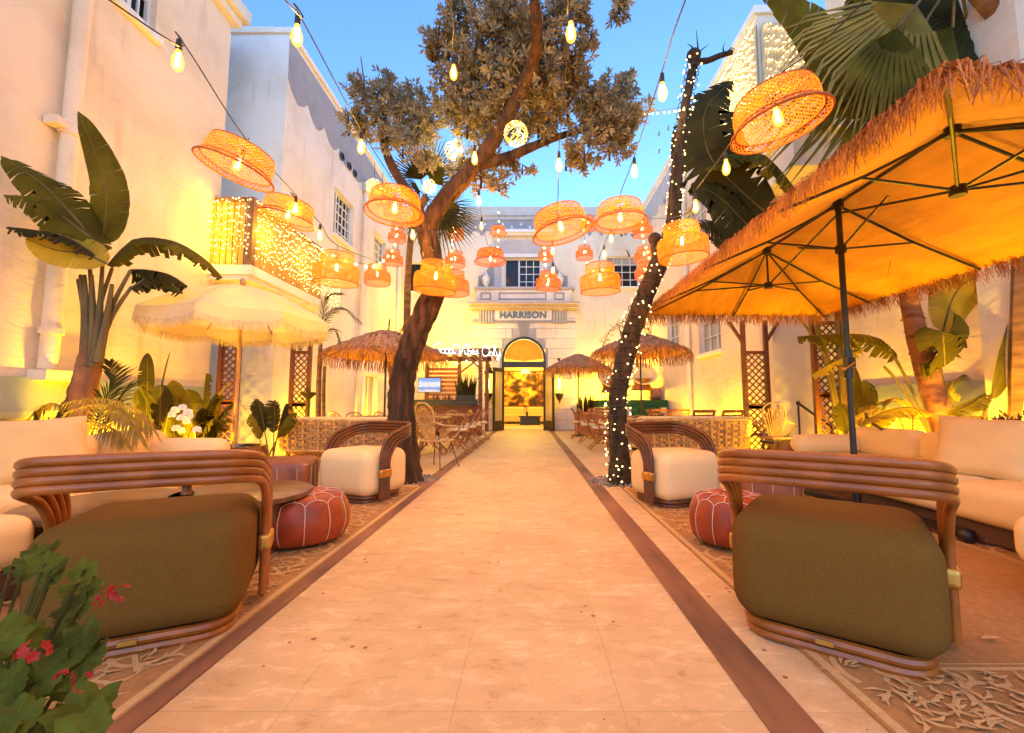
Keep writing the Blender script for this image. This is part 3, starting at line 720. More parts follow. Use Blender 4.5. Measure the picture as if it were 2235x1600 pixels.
# ---------------------------------------------------------------- balcony with fairy-light curtain (left)
FAIRY = emis("fairy_light_glow", (1, .72, .22), 3.5)
FWIRE = mat("gold_light_wire", (.55, .30, .06), .5, .3, 30, 0)
SLATM = mat("honey_timber", (.50, .25, .05), .6, .35, 6, .2, stretch=(6, 6, .6))
bx = PX(550, 435, -4.9); BX = -4.9; BY0 = PX(549, 500, BX).y; BY1 = PX(700, 600, BX).y; BZ1 = PX(549, 437, BX).z; BZ0 = PX(549, 582, BX).z
t = thing("balcony", "timber balcony on the left wing hung with hundreds of warm fairy lights", "balcony", (BX, BY0, BZ0))
g = MB(); g.bb((-NX - .1, BY0 - .06, BZ0 - .17), (BX + .06, BY1 + .06, BZ0 - .003)); g.bb((-NX - .1, BY0 - .02, BZ0 - .25), (BX + .01, BY1 + .02, BZ0 - .172)); g.build("floor_slab", WHITE, t, smooth=0)
g = MB()
y = BY0
while y < BY1: g.box((BX, y, (BZ0 + BZ1) / 2), (.025, .09, BZ1 - BZ0 - .02)); y += .105
x = -NX + .02
while x < BX - .08: g.box((x, BY0, (BZ0 + BZ1) / 2), (.09, .025, BZ1 - BZ0 - .02)); x += .105
g.build("railing_slat", SLATM, t, smooth=0)
g = MB(); g.box((BX, (BY0 + BY1) / 2, BZ1 + .03), (.09, BY1 - BY0 + .1, .06)); g.box(((BX - NX) / 2, BY0, BZ1 + .03), (NX + BX - .1, .09, .058)); g.box((BX, BY0, (BZ0 + BZ1) / 2), (.11, .11, BZ1 - BZ0 - .004)); g.build("handrail", mat("brown_balcony_post", (.20, .085, .03), .6, .3, 6, .1), t, smooth=0)
def light_curtain(parent, pts_fn, n, drops, r=.011):
    """pts_fn(a, h) -> point; a 0..1 along, h 0..1 down"""
    w = MB(); e = MB()
    for i in range(drops):
        a = (i + .5) / drops + U(-.3, .3) / drops; L = U(.75, 1.0)
        p = [pts_fn(a + U(-.003, .003), h * L) for h in (0, .25, .5, .75, 1)]
        w.tube(p, .003, 3, cap=False)
        k = int(n / drops * L)
        for j in range(k): e.octa(V(pts_fn(a + U(-.004, .004), (j + U(.2, .8)) / k * L)), r * U(.8, 1.3))
    w.build("light_wires", FWIRE, parent, smooth=0); o = e.build("fairy_lights", FAIRY, parent, smooth=0); o["kind"] = "stuff"; return o
def pf(a, h):
    L1 = NX + BX; L2 = BY1 - BY0 + .9; s = a * (L1 + L2); z = BZ1 + .06 - h * (BZ1 - BZ0 + .1)
    if s < L1: return V((-NX + s, BY0 - .07, z))
    z -= 0.25 * max(0, (s - L1) / L2 - .6)
    return V((BX + .07, BY0 + s - L1, z))
light_curtain(t, pf, 900, 90, .0105)
lamp(t, (BX + .35, BY0 + .2, 4.1), 17, (1, .60, .03), .12); lamp(t, (BX + .4, BY0 + 1.6, 4.1), 9, (1, .64, .04), .12); [lamp(t, (-5.38, BY0 - .2, z_), 5, (1, .64, .03), .15) for z_ in (3.6, 4.0, 4.4)]
# right parapet curtain
tt = thing("light_curtain", "dense curtain of fairy lights hanging from the right wing's parapet", "string lights", (RX - .05, 9, HRt))
cv = MB(); cv.bb((RX - .05, 8.12, HRt - 1.75), (RX - .02, 10.9, HRt - .2)); cv.build("backing_net", mat("cream_net", (.62, .5, .32), .9, .3, 6, .3, stretch=(6, 6, .5)), tt, smooth=0)
light_curtain(tt, lambda a, h: V((RX - .075, 8.15 + a * 2.8, HRt - .15 - h * (1.9 + .25 * math.sin(a * 23)))), 900, 70, .013)
lamp(tt, (RX - .4, 9.2, HRt - 1.2), 12, (1, .74, .2), .15)
cv2 = MB(); cv2.bb((4.6, 7.98, HRt - 2.2), (5.55, 8.05, HRt - .3)); cv2.build("side_net", MATS["cream_net"], tt, smooth=0)
light_curtain(tt, lambda a, h: V((4.6 + a * .95, 7.94, HRt - .3 - h * 1.9)), 200, 24, .013)

# ---------------------------------------------------------------- trellises with posts
def make_trellis(w, h, hp):
    t = thing("garden_trellis", "x", "trellis", (0, 0, 0), world=False)
    for s in (-1, 1):
        g = MB(); g.box((s * w / 2, 0, hp / 2), (.07, .07, hp)); g.build("post", PINEW, t, 0)
        g = MB(); g.beam((s * w / 2, 0, hp - .42), (s * (w / 2 + .25), 0, hp - .02), .05, .05, up=(0, 1, 0)); g.build("brace", PINEW, t, 0)
    g = MB(); iw = w - .07
    for z0, z1 in ((.12, h * .46), (h * .5, h - .07)):
        g.box((0, 0, z0 - .03), (iw, .05, .08)); g.box((0, 0, z1 + .03), (iw, .05, .06))
        st = .125; H = z1 - z0; 
        for d in (1, -1):
            k = -int(H / st) - 1
            while k * st < iw + st:
                # line x = x0 + d*(z) clipped to the panel
                x0 = k * st
                pts = []
                za, zb = max(0, -x0), min(H, iw - x0)
                if zb - za > .02:
                    xa, xb = x0 + za, x0 + zb
                    if d < 0: xa, xb = iw - xa, iw - xb
                    g.beam((xa - iw / 2, .012 * d, z0 + za), (xb - iw / 2, .012 * d, z0 + zb), .022, .018, up=(0, 1, 0))
                k += 1
    g.box((0, 0, .06), (iw, .05, .05))
    g.build("lattice_panel", PINEW, t, 0)
    return t
def trellis(u0, u1, Y, vt, vp, label):
    a, b = P(u0, 850, Y), P(u1, 850, Y); w = b.x - a.x - .07; h = P(u0, vt, Y).z; hp = P(u0, vp, Y).z
    t = make_trellis(w, h, hp); t.location = ((a.x + b.x) / 2, Y, 0); t["label"] = label; t["group"] = "wooden trellises on the side walls"; return t
trellis(474, 521, 7.7, 742, 700, "red brown lattice trellis behind the white fringed parasol's pole")
trellis(632, 677, 8.7, 765, 700, "red brown lattice trellis lit yellow from behind under the balcony's far end")
trellis(1622, 1680, 8.0, 765, 700, "tall red brown lattice trellis beside the rattan chair on the right")
trellis(1776, 1845, 7.15, 700, 640, "red brown lattice trellis half hidden behind the black parasol pole")
# ================================================================ bulbs, pendants, strings
GLASS = bulbglass("amber_bulb_glass", (1, .52, .06), .75, .5)
FIL = emis("filament_glow", (1, .86, .5), 12)
SHADE = mat("woven_rattan_shade", (.70, .235, .018), .6, .25, 20, .1, trans=.42, detail=5)
SHADER = mat("rattan_rim", (.42, .13, .03), .6, .3, 20, .2)
FARSHADE = mat("woven_rattan_far_shade", (.66, .21, .035), .7, .2, 20, .1, trans=.4)
def bulb_parts(t, at, power, sub=True):
    at = V(at); k = 1.0
    g = MB(); g.lathe([(.001, .075), (.014, .07), (.016, .04), (.017, 0), (.001, -.002)], at, 10); s = g.build("socket", CABLE, t)
    g = MB(); g.lathe([(.014, -.002), (.018, -.02), (.030, -.055), (.034, -.085), (.028, -.115), (.014, -.132), (.001, -.138)], at, 14); b = g.build("bulb", GLASS, t)
    g = MB()
    for q in range(4):
        a = q * PI / 2; g.tube([at + V((.006 * math.cos(a), .006 * math.sin(a), -.02)), at + V((.014 * math.cos(a), .014 * math.sin(a), -.105))], .0035, 5)
    f = g.build("filament", FIL, b); 
    if b.name in ORG or t.name in ORG: ORG[b.name] = ORG.get(t.name, V((0, 0, 0)))
    org = ORG.get(t.name, V((0, 0, 0)))
    f.parent = b
    l = lamp(t, at + V((0, 0, -.07)), power, LAMP, .03)
    return b
def fix_org(f, org): 
    pass
def weave(mb, prof, N, twist, w, seg=4, thick=0):
    pts = bez([V((r, 0, z)) for r, z in prof], seg); L = [0]
    for i in range(1, len(pts)): L.append(L[-1] + (pts[i] - pts[i - 1]).length)
    tot = L[-1]
    for d in (1, -1):
        for k in range(N):
            a0 = 2 * PI * k / N; vs = []; fs = []
            for i, p in enumerate(pts):
                r = max(p.x, .03) + d * .0015; a = a0 + d * twist * L[i] / tot; hw = w / 2 / r
                vs += [(r * math.cos(a - hw), r * math.sin(a - hw), p.z), (r * math.cos(a + hw), r * math.sin(a + hw), p.z)]
                if i: j = 2 * i; fs.append((j - 2, j - 1, j + 1, j))
            mb.add(vs, fs)
def torus(mb, r, z, rad, n=32, m=6):
    mb.tube([(r * math.cos(2 * PI * i / n), r * math.sin(2 * PI * i / n), z) for i in range(n)], rad, m, closed=True)
def make_pendant(kind, far=False, power=20):
    t = thing("pendant_lamp", "x", "pendant lamp", (0, 0, 0), world=False)
    wd = .0125 if not far else .018; sm = FARSHADE if far else SHADE
    if kind == 'A':
        g = MB(); weave(g, [(.24, 0), (.262, -.05), (.268, -.14), (.275, -.17)], 50 if not far else 34, .75, wd * 1.05); up = g.build("upper_shade", sm, t, 0)
        g = MB(); weave(g, [(.06, .012), (.15, .01), (.236, 0)], 30, .6, wd * 1.1); g.build("top_disc", sm, up, 0)
        g = MB(); weave(g, [(.262, -.165), (.29, -.18), (.305, -.205)], 46 if not far else 36, .25, wd); g.build("brim", sm, t, 0)
        g = MB(); torus(g, .24, .002, .006); torus(g, .27, -.166, .007); torus(g, .306, -.207, .009); g.build("rim", SHADER, t)
        at = (0, 0, -.07)
    else:
        g = MB(); weave(g, [(.185, 0), (.192, -.07), (.19, -.145)], 34 if not far else 28, .8, wd); up = g.build("upper_shade", sm, t, 0)
        g = MB(); weave(g, [(.19, -.145), (.24, -.15), (.262, -.17), (.27, -.26), (.262, -.36)], 54 if not far else 36, 1.25, wd * 1.1); lo = g.build("lower_shade", sm, t, 0)
        g = MB(); torus(g, .185, .002, .006); torus(g, .194, -.146, .006); torus(g, .262, -.362, .007); g.build("rim", SHADER, t)
        at = (0, 0, -.10)
    g = MB(); g.tube([(-.2, 0, .004), (.2, 0, .004)], .003, 4); g.tube([(0, -.2, .004), (0, .2, .004)], .003, 4); g.tube([(0, 0, .12), (0, 0, at[2] + .07)], .004, 5); g.build("hanger", CABLE, t)
    bulb_parts(t, at, power)
    return t
PA, PB = Proto(make_pendant, 'A', False, 20), Proto(make_pendant, 'B', False, 18)
PFA, PFB = Proto(make_pendant, 'A', True, 9), Proto(make_pendant, 'B', True, 7)
PG = "woven rattan pendant lamps strung over the courtyard"
# (proto, u, v, Y, tilt about y, tilt about x, label)
pend = [
 (PA, 531, 352, 3.48, 15, 0, "largest shallow rattan lampshade hanging high on the left before the grey wall face"),
 (PA, 634, 462, 4.75, 14, 0, "shallow rattan lampshade overlapping the corner of the fairy-lit balcony"),
 (PA, 863, 447, 4.5, 0, -4, "shallow rattan lampshade hanging left of the leaning tree's fork"),
 (PA, 1688, 244, 2.80, -12, 0, "big shallow rattan lampshade above the black framed umbrella among banana leaves"),
 (PA, 1217, 487, 4.3, -14, 0, "strongly tilted shallow rattan lampshade against the sky above the hotel name"),
 (PA, 1353, 468, 4.75, 0, -2, "level shallow rattan lampshade right of the tilted one, against the sky"),
 (PB, 735, 587, 5.1, 4, 3, "two tier rattan lampshade in front of the balcony's lower end"),
 (PB, 953, 606, 5.15, 3, 0, "two tier rattan lampshade in front of the leaning tree trunk"),
 (PFB, 988, 618, 7.2, 0, 0, "two tier rattan lampshade just behind the one on the leaning trunk"),
 (PFB, 823, 601, 8.6, 0, 0, "two tier rattan lampshade hanging under the looping garland by the left pipe"),
 (PFA, 1070, 560, 8.4, 0, 0, "shallow rattan lampshade left of the central casement window"),
 (PB, 1309, 607, 5.75, 0, 0, "two tier rattan lampshade before the right upper window"),
 (PB, 1487, 530, 4.45, -4, 0, "two tier rattan lampshade beside the fairy-lit bare tree and thatched edge"),
 (PFB, 1198, 614, 8.6, 0, 0, "two tier rattan lampshade above the end of the entrance cornice"),
 (PFB, 1275, 552, 12.5, 0, 0, "small far rattan lampshade right of the central window"),
 (PFB, 1191, 557, 14, 0, 0, "tiny far rattan lampshade overlapping the central window's upper corner"),
 (PFB, 1406, 556, 10.5, 0, 0, "middle lampshade of the far stack of three beside the bare tree"),
 (PFB, 1402, 500, 10.8, 0, 0, "top lampshade of the far stack of three beside the bare tree"),
 (PFB, 1409, 592, 9.8, 0, 0, "lowest lampshade of the far stack of three beside the bare tree"),
 (PFB, 994, 507, 13, 0, 0, "small far rattan lampshade in front of the fan palm's drooping leaves"),
 (PFB, 993, 566, 11.2, 0, 0, "small far rattan lampshade under the fan palm, above the trunk's lampshade"),
 (PFB, 867, 514, 12.5, 0, 0, "small far rattan lampshade hanging just under the left shallow one"),
 (PFB, 858, 562, 11.5, 0, 0, "small far rattan lampshade over the dark opening by the palm stem"),
 (PFA, 1087, 503, 14.5, 0, 0, "tiny far shallow rattan lampshade against the grey scalloped frieze"),
 (PFB, 1284, 487, 12.8, 0, 0, "small far rattan lampshade half hidden behind the tilted one's rim"),
]
pend += [  # unseen lamps, added out of view to light the near furniture
 (PA, 0, 0, (-1.55, .75, 2.95), 3, 0, "added shallow rattan lampshade overhead left of the viewpoint, above the frame"),
 (PA, 0, 1, (1.35, .55, 2.95), -3, 0, "added shallow rattan lampshade overhead right of the viewpoint, above the frame"),
 (PA, 0, 2, (-.2, -1.3, 2.75), 0, 3, "added shallow rattan lampshade hanging behind the viewpoint"),
 (PA, 0, 3, (2.6, -.2, 2.9), 0, 3, "added shallow rattan lampshade behind the viewpoint towards the right wing"),
 (PA, 0, 4, (-2.9, -.3, 2.9), 0, -3, "added shallow rattan lampshade behind the viewpoint towards the left wing"),
]
PTOP = {}
for i, (pr_, u, v, y, ty, tx, lab) in enumerate(pend):
    p = V(y) if isinstance(y, tuple) else P(u, v, y); y = p.y; dz = .10 if pr_ in (PA, PFA) else .18
    p = p + V((0, 0, dz)); s = 1.0 if y < 9 else 1.05
    pr_.put(p, 0, lab, PG, rot=(R(tx + U(-3, 3)), R(ty + U(-3, 3)), 0), sc=U(.94, 1.04)); PTOP[(u, v)] = p + V((0, 0, .11))
# strings
def light_string(label, pts, group="bulb strings across the courtyard", power=13):
    """pts: (u, v, Y, kind) kind b = bulb hangs here, p = passes a pendant top, '' = plain; or a Vector"""
    t = thing("light_string", label, "string lights", (0, 0, 0), group=group)
    path = []; bulbs = []
    for q in pts:
        if isinstance(q[0], float) and len(q) == 4 and q[3] == 'w': path.append(V(q[:3])); continue
        if isinstance(q[0], float) and len(q) == 4 and q[3] == 'wb': path.append(V(q[:3])); bulbs.append(V(q[:3])); continue
        u, v, y, k = q
        if k == 'p': path.append(PTOP[(u, v)]); continue
        p = P(u, v, y)
        if k == 'b': p = p + V((0, 0, .15)); bulbs.append(p)
        path.append(p)
    g = MB(); g.tube(bez(path, 5), .0045, 5); g.build("cable", CABLE, t)
    for p in bulbs: bulb_parts(t, p - V((0, 0, .085)), power)
    return t
light_string("black bulb string dropping past the grey wall corner to the leaning trunk's lampshade",
  [(-2.2, -2.0, 3.3, 'w'), (-1.75, .3, 3.15, 'wb'), (622, 0, 2.2, ''), (648, 77, 2.45, 'b'), (788, 320, 3.75, 'b'), (863, 447, 0, 'p'), (901, 512, 5.2, 'b'), (928, 550, 5.5, 'b'), (953, 606, 0, 'p'), (988, 618, 0, 'p')])
light_string("bulb string running along the left wall through the two tilted lampshades",
  [(-3.2, -2.0, 3.6, 'w'), (-2.9, .6, 3.3, 'wb'), (335, 66, 2.3, ''), (388, 132, 2.5, 'b'), (531, 352, 0, 'p'), (645, 455, 4.55, 'b'), (634, 462, 0, 'p'), (698, 514, 4.95, 'b'), (735, 587, 0, 'p'), (823, 601, 0, 'p')])
light_string("bulb string dropping from the top edge through the middle of the tree crown",
  [(-.5, -2.0, 3.4, 'w'), (-.48, .5, 3.2, 'wb'), (982, 0, 2.6, ''), (990, 158, 3.5, 'b'), (1036, 345, 4.2, 'b'), (1045, 438, 5.5, 'b'), (1051, 493, 6.6, 'b'), (1070, 560, 0, 'p'), (1087, 503, 0, 'p')])
light_string("bulb string with the large amber bulb right of the tree's main limb",
  [(.2, -2.0, 3.3, 'w'), (.2, .5, 3.15, 'wb'), (1240, 0, 2.3, ''), (1246, 70, 2.55, 'b'), (1220, 360, 4.1, 'b'), (1217, 487, 0, 'p'), (1206, 547, 6.5, 'b'), (1207, 590, 7.6, 'b'), (1198, 614, 0, 'p')])
light_string("bulb string crossing the open sky between the tree crown and the bare tree",
  [(1.0, -2.0, 3.3, 'w'), (.85, .5, 3.15, 'wb'), (1496, 0, 2.25, ''), (1446, 200, 2.9, 'b'), (1385, 373, 4.1, 'b'), (1353, 468, 0, 'p'), (1334, 521, 6.0, 'b'), (1319, 555, 6.3, 'b'), (1309, 607, 0, 'p')])
light_string("bulb string from the upper right through the big lampshade down to the bare tree",
  [(2.6, -1.5, 3.4, 'w'), (2.0, .7, 3.2, 'wb'), (1840, 50, 2.3, ''), (1688, 244, 0, 'p'), (1585, 365, 3.5, 'b'), (1518, 450, 4.1, 'b'), (1487, 530, 0, 'p'), (1402, 500, 0, 'p')])
# small garlands at the far end
def garland(label, pts, n, r=.028):
    t = thing("bulb_garland", label, "string lights", (0, 0, 0), group="small globe garlands at the far end")
    path = bez([P(*q) for q in pts], 10); g = MB(); g.tube(path, .005, 4); g.build("cable", CABLE, t)
    for i in range(n):
        p = path[int((i + .5) / n * (len(path) - 1))]; g = MB(); g.ball(p - V((0, 0, .04)), r, 8, 1.2); g.build("bulb", GLOBE, t)
    m = path[len(path) // 2]; lamp(t, m - V((0, .12, .1)), 4, (1, .7, .3), .08)
GLOBE = emis("globe_bulb_glow", (1, .76, .30), 1.6)
garland("small globe garland looping from the balcony past the left pipe", [(700, 540, 6.9), (760, 566, 7.4), (812, 578, 8.2), (842, 560, 8.8), (862, 530, 9.6), (866, 490, 10.5)], 13)
garland("small globe garland hanging down the fan palm's lampshades", [(990, 478, 11), (988, 510, 11), (986, 545, 11), (985, 585, 10.8)], 8)
garland("small globe garland dropping before the grey frieze to the window", [(1088, 455, 13), (1089, 500, 13), (1086, 540, 12), (1076, 575, 8.2)], 7)
garland("small globe garland hanging beside the central window's right edge", [(1188, 535, 9), (1190, 570, 9), (1196, 625, 8.2)], 6)
garland("small globe garland hanging down to the right upper window", [(1272, 470, 12), (1276, 520, 12), (1282, 570, 11), (1300, 590, 8), (1320, 580, 6.4)], 9)
garland("small globe garland falling through the far stack of three lampshades", [(1400, 478, 10), (1404, 520, 10), (1416, 555, 9.8), (1420, 610, 9.5)], 9)
garland("small globe garland strung from the tree crown to the bare tree top", [(1405, 243, 5.6), (1450, 240, 5.6), (1500, 232, 5.5)], 9, .012)
# light spheres
def make_sphere():
    t = thing("light_sphere", "x", "light ball", (0, 0, 0), world=False)
    g = MB()
    for k in range(9):
        ax = Euler((U(0, PI), U(0, PI), U(0, PI))).to_matrix()
        g.tube([ax @ V((.125 * math.cos(a), .125 * math.sin(a), 0)) for a in [2 * PI * i / 18 for i in range(18)]], .0028, 4, closed=True)
    g.build("wire_frame", mat("gold_wire", (.5, .36, .12), .4, .2, 20, 0, metal=.5), t)
    e = MB()
    for k in range(90):
        v = V((rnd.gauss(0, 1), rnd.gauss(0, 1), rnd.gauss(0, 1))).normalized() * .125; e.octa(v, .0055)
    o = e.build("fairy_lights", emis("sphere_light_glow", (1, .80, .35), 2), t, 0); o["kind"] = "stuff"
    g = MB(); g.tube([(0, 0, .125), (0, 0, .42)], .004, 5); g.build("cord", CABLE, t)
    lamp(t, (0, 0, 0), 9, (1, .72, .2), .1)
    return t
SP = Proto(make_sphere); SG = "wire light balls hung in the tree"
SP.put(P(1126, 292, 4.4), 0, "biggest wire ball of fairy lights hanging under the tree's main limb", SG)
SP.put(P(990, 329, 5.6), .7, "wire ball of fairy lights glowing at the left edge of the crown's middle", SG, .95)
SP.put(P(937, 407, 6.8), 1.2, "wire ball of fairy lights in front of the fan palm crown", SG, .9)
SP.put(P(816, 407, 7.0), 2.2, "wire ball of fairy lights peeking over the left shallow lampshade", SG, 1.0)
SP.put(P(834, 428, 6.4), 2.9, "wire ball of fairy lights seen through the left shallow lampshade", SG, .9)

# ================================================================ umbrellas
def canopy_round(n, Rr, za, zr, m=6, k=8, pw=1.2, dip=.0):
    """faceted canopy: returns rim points list (per panel) and mesh"""
    g = MB(); rim = []
    for p in range(n):
        a0, a1 = 2 * PI * p / n, 2 * PI * (p + 1) / n
        A, B = V((math.cos(a0), math.sin(a0), 0)), V((math.cos(a1), math.sin(a1), 0)); vs = []
        for i in range(m + 1):
            f = i / m; d = A.lerp(B, f)
            for j in range(k + 1):
                t = max(j / k, .02); q = d * Rr * t * (1 - .05 * math.sin(PI * f) * t); z = za - (za - zr) * t ** pw - .03 * math.sin(PI * f) * math.sin(PI * t)
                vs.append(V((q.x, q.y, z)))
        fs = [(i * (k + 1) + j, i * (k + 1) + j + 1, (i + 1) * (k + 1) + j + 1, (i + 1) * (k + 1) + j) for i in range(m) for j in range(k)]
        g.add(vs, fs); rim.append([vs[i * (k + 1) + k] for i in range(m + 1)])
    return g, rim
def strip(g, a, b, c, w, side):
    """ribbon a-b-c of width w along unit vector side"""
    s = side * (w / 2); g.add([a - s, a + s, b - s * .9, b + s * .9, c - s * .5, c + s * .5], [(0, 1, 3, 2), (2, 3, 5, 4)])
def white_umbrella():
    c = P(520, 800, 6.0); bx_, by_ = c.x, c.y
    t = thing("fringed_umbrella", "cream canvas parasol with scalloped fringed valance on a pale wooden pole", "umbrella", (bx_, by_, 0), world=False)
    Rr, za, zr_ = 1.13, 2.66, 2.17
    g, rim = canopy_round(8, Rr, za, zr_, 8, 8, 1.75); can = g.build("canopy", CANVASW, t)
    v = MB(); f = MB()
    for r in rim:
        n = len(r) - 1; fine = []
        for i in range(n):
            for q in range(6): fine.append((r[i].lerp(r[i + 1], q / 6), (i + q / 6) / n))
        fine.append((r[-1], 1)); 
        low = [p + V((p.x, p.y, 0)).normalized() * .015 - V((0, 0, .10 + .075 * math.sin(PI * s) ** .6)) for p, s in fine]
        for i in range(len(fine) - 1): v.quad(fine[i][0], fine[i + 1][0], low[i + 1], low[i])
        for i in range(len(low) - 1):
            for q in range(2):
                a = low[i].lerp(low[i + 1], (q + .5) / 2); sd = (low[i + 1] - low[i]).normalized()
                L = U(.08, .115); j = V((U(-.012, .012), U(-.012, .012), 0))
                strip(f, a + V((0, 0, .01)), a + j * .5 - V((0, 0, L * .5)), a + j - V((0, 0, L)), .011, sd)
    v.build("valance", CANVASW, t); f.build("fringe", FRINGEW, t, 0)
    for i in range(8):
        a = 2 * PI * i / 8; d = V((math.cos(a), math.sin(a), 0)); g = MB()
        g.tube([V((0, 0, za - .05)), d * Rr * .5 + V((0, 0, za - (za - zr_) * .5 ** 1.75 - .03)), d * Rr * .985 + V((0, 0, zr_ - .012))], .011, 6)
        g.tube([V((0, 0, 2.12)), d * Rr * .5 + V((0, 0, za - (za - zr_) * .5 ** 1.75 - .035))], .009, 6)
        g.build("rib", TEAK, t)
    g = MB(); g.tube([(0, 0, .15), (0, 0, za + .02)], .024, 12); g.ball((0, 0, za + .06), .045, 10, 1.3); g.build("pole", mat("pale_wood_pole", (.60, .30, .12), .5, .2, 6, .1), t)
    g = MB(); g.tube([(0, 0, 2.06), (0, 0, 2.16)], .045, 12); g.tube([(0, 0, 1.36), (0, 0, 1.42)], .031, 12); g.build("collar", BRASS, t)
    t.location = (bx_, by_, 0)
    t.rotation_euler = (0, 0, R(11)); return t
white_umbrella()
def thatch_layers(g_top, g_rim, Rr, za, zr_, pw, rows, dens, droop):
    zf = lambda t: za - (za - zr_) * t ** pw
    for r_ in range(rows):
        t0 = r_ / rows; n = int(dens * (t0 * .9 + .25))
        for i in range(n):
            a = 2 * PI * i / n + U(-.05, .05); d = V((math.cos(a), math.sin(a), 0)); s = V((-d.y, d.x, 0))
            tt = max(.02, t0 + U(-.03, .03)); t2 = min(1.0, tt + 1.0 / rows + .09)
            p0 = d * Rr * tt + V((0, 0, zf(tt) + .02)); p1 = d * Rr * (tt + t2) / 2 + V((0, 0, zf((tt + t2) / 2) + .035)) + s * U(-.02, .02)
            p2 = d * Rr * t2 + V((0, 0, zf(t2) - .015 + U(-.02, .02))) + s * U(-.04, .04); strip(g_top, p0, p1, p2, U(.03, .06), s)
    n = int(dens * 2.6)
    for i in range(n):
        a = 2 * PI * i / n + U(-.02, .02); d = V((math.cos(a), math.sin(a), 0)); s = V((-d.y, d.x, 0))
        p0 = d * Rr * U(.92, .99) + V((0, 0, zf(.96) + .03)); L = droop * U(.75, 1.1)
        p1 = d * Rr * U(1.02, 1.05) + V((0, 0, zf(1) - L * .35)); p2 = d * Rr * U(1.0, 1.05) + V((0, 0, zf(1) - L)) + s * U(-.03, .03)
        strip(g_rim, p0, p1, p2, U(.012, .026), s)
def make_thatch(Rr, za, zr_, mtop, dens=130):
    t = thing("thatched_umbrella", "x", "umbrella", (0, 0, 0), world=False)
    g, rim = canopy_round(8, Rr, za, zr_, 4, 6, 1.3); g.build("canopy", CANVAS, t)
    a, b = MB(), MB(); thatch_layers(a, b, Rr, za, zr_, 1.3, 5, dens, .24)
    a.build("thatch", mtop, t, 0); b.build("fringe", THATCH, t, 0)
    for i in range(8):
        an = 2 * PI * i / 8; d = V((math.cos(an), math.sin(an), 0)); g = MB()
        g.tube([V((0, 0, za - .06)), d * Rr * .5 + V((0, 0, za - (za - zr_) * .5 ** 1.3 - .03)), d * Rr * .97 + V((0, 0, zr_ - .015))], .009, 5)
        g.tube([V((0, 0, za - .5)), d * Rr * .5 + V((0, 0, za - (za - zr_) * .5 ** 1.3 - .03))], .008, 5); g.build("rib", BLACKM, t)
    g = MB(); g.tube([(0, 0, 0), (0, 0, za - .02)], .02, 10); g.build("pole", BLACKM, t)
    g = MB(); g.lathe([(.001, .0), (.24, .0), (.24, .05), (.05, .07), (.03, .2), (.022, .2)], n=20); g.build("base", BLACKM, t)
    return t
TG = "round thatched parasols at the dining tables"
t = make_thatch(1.22, 2.50, 1.98, THATCHG, 150); q = P(842, 800, 8.8); t.location = (q.x, q.y, 0); t["label"] = "shaggy thatched parasol behind the leaning tree trunk on the left"; t["group"] = TG
t = make_thatch(1.10, 2.60, 2.15, THATCHG, 150); q = P(1398, 800, 9.8); t.location = (q.x, q.y, 0); t["label"] = "larger thatched parasol behind the fairy-lit bare tree"; t["group"] = TG
t = make_thatch(1.05, 2.62, 2.12, THATCHG, 130); q = P(1262, 800, 14.0); t.location = (q.x, q.y, 0); t["label"] = "far thatched parasol right of the arched door over folding chairs"; t["group"] = TG
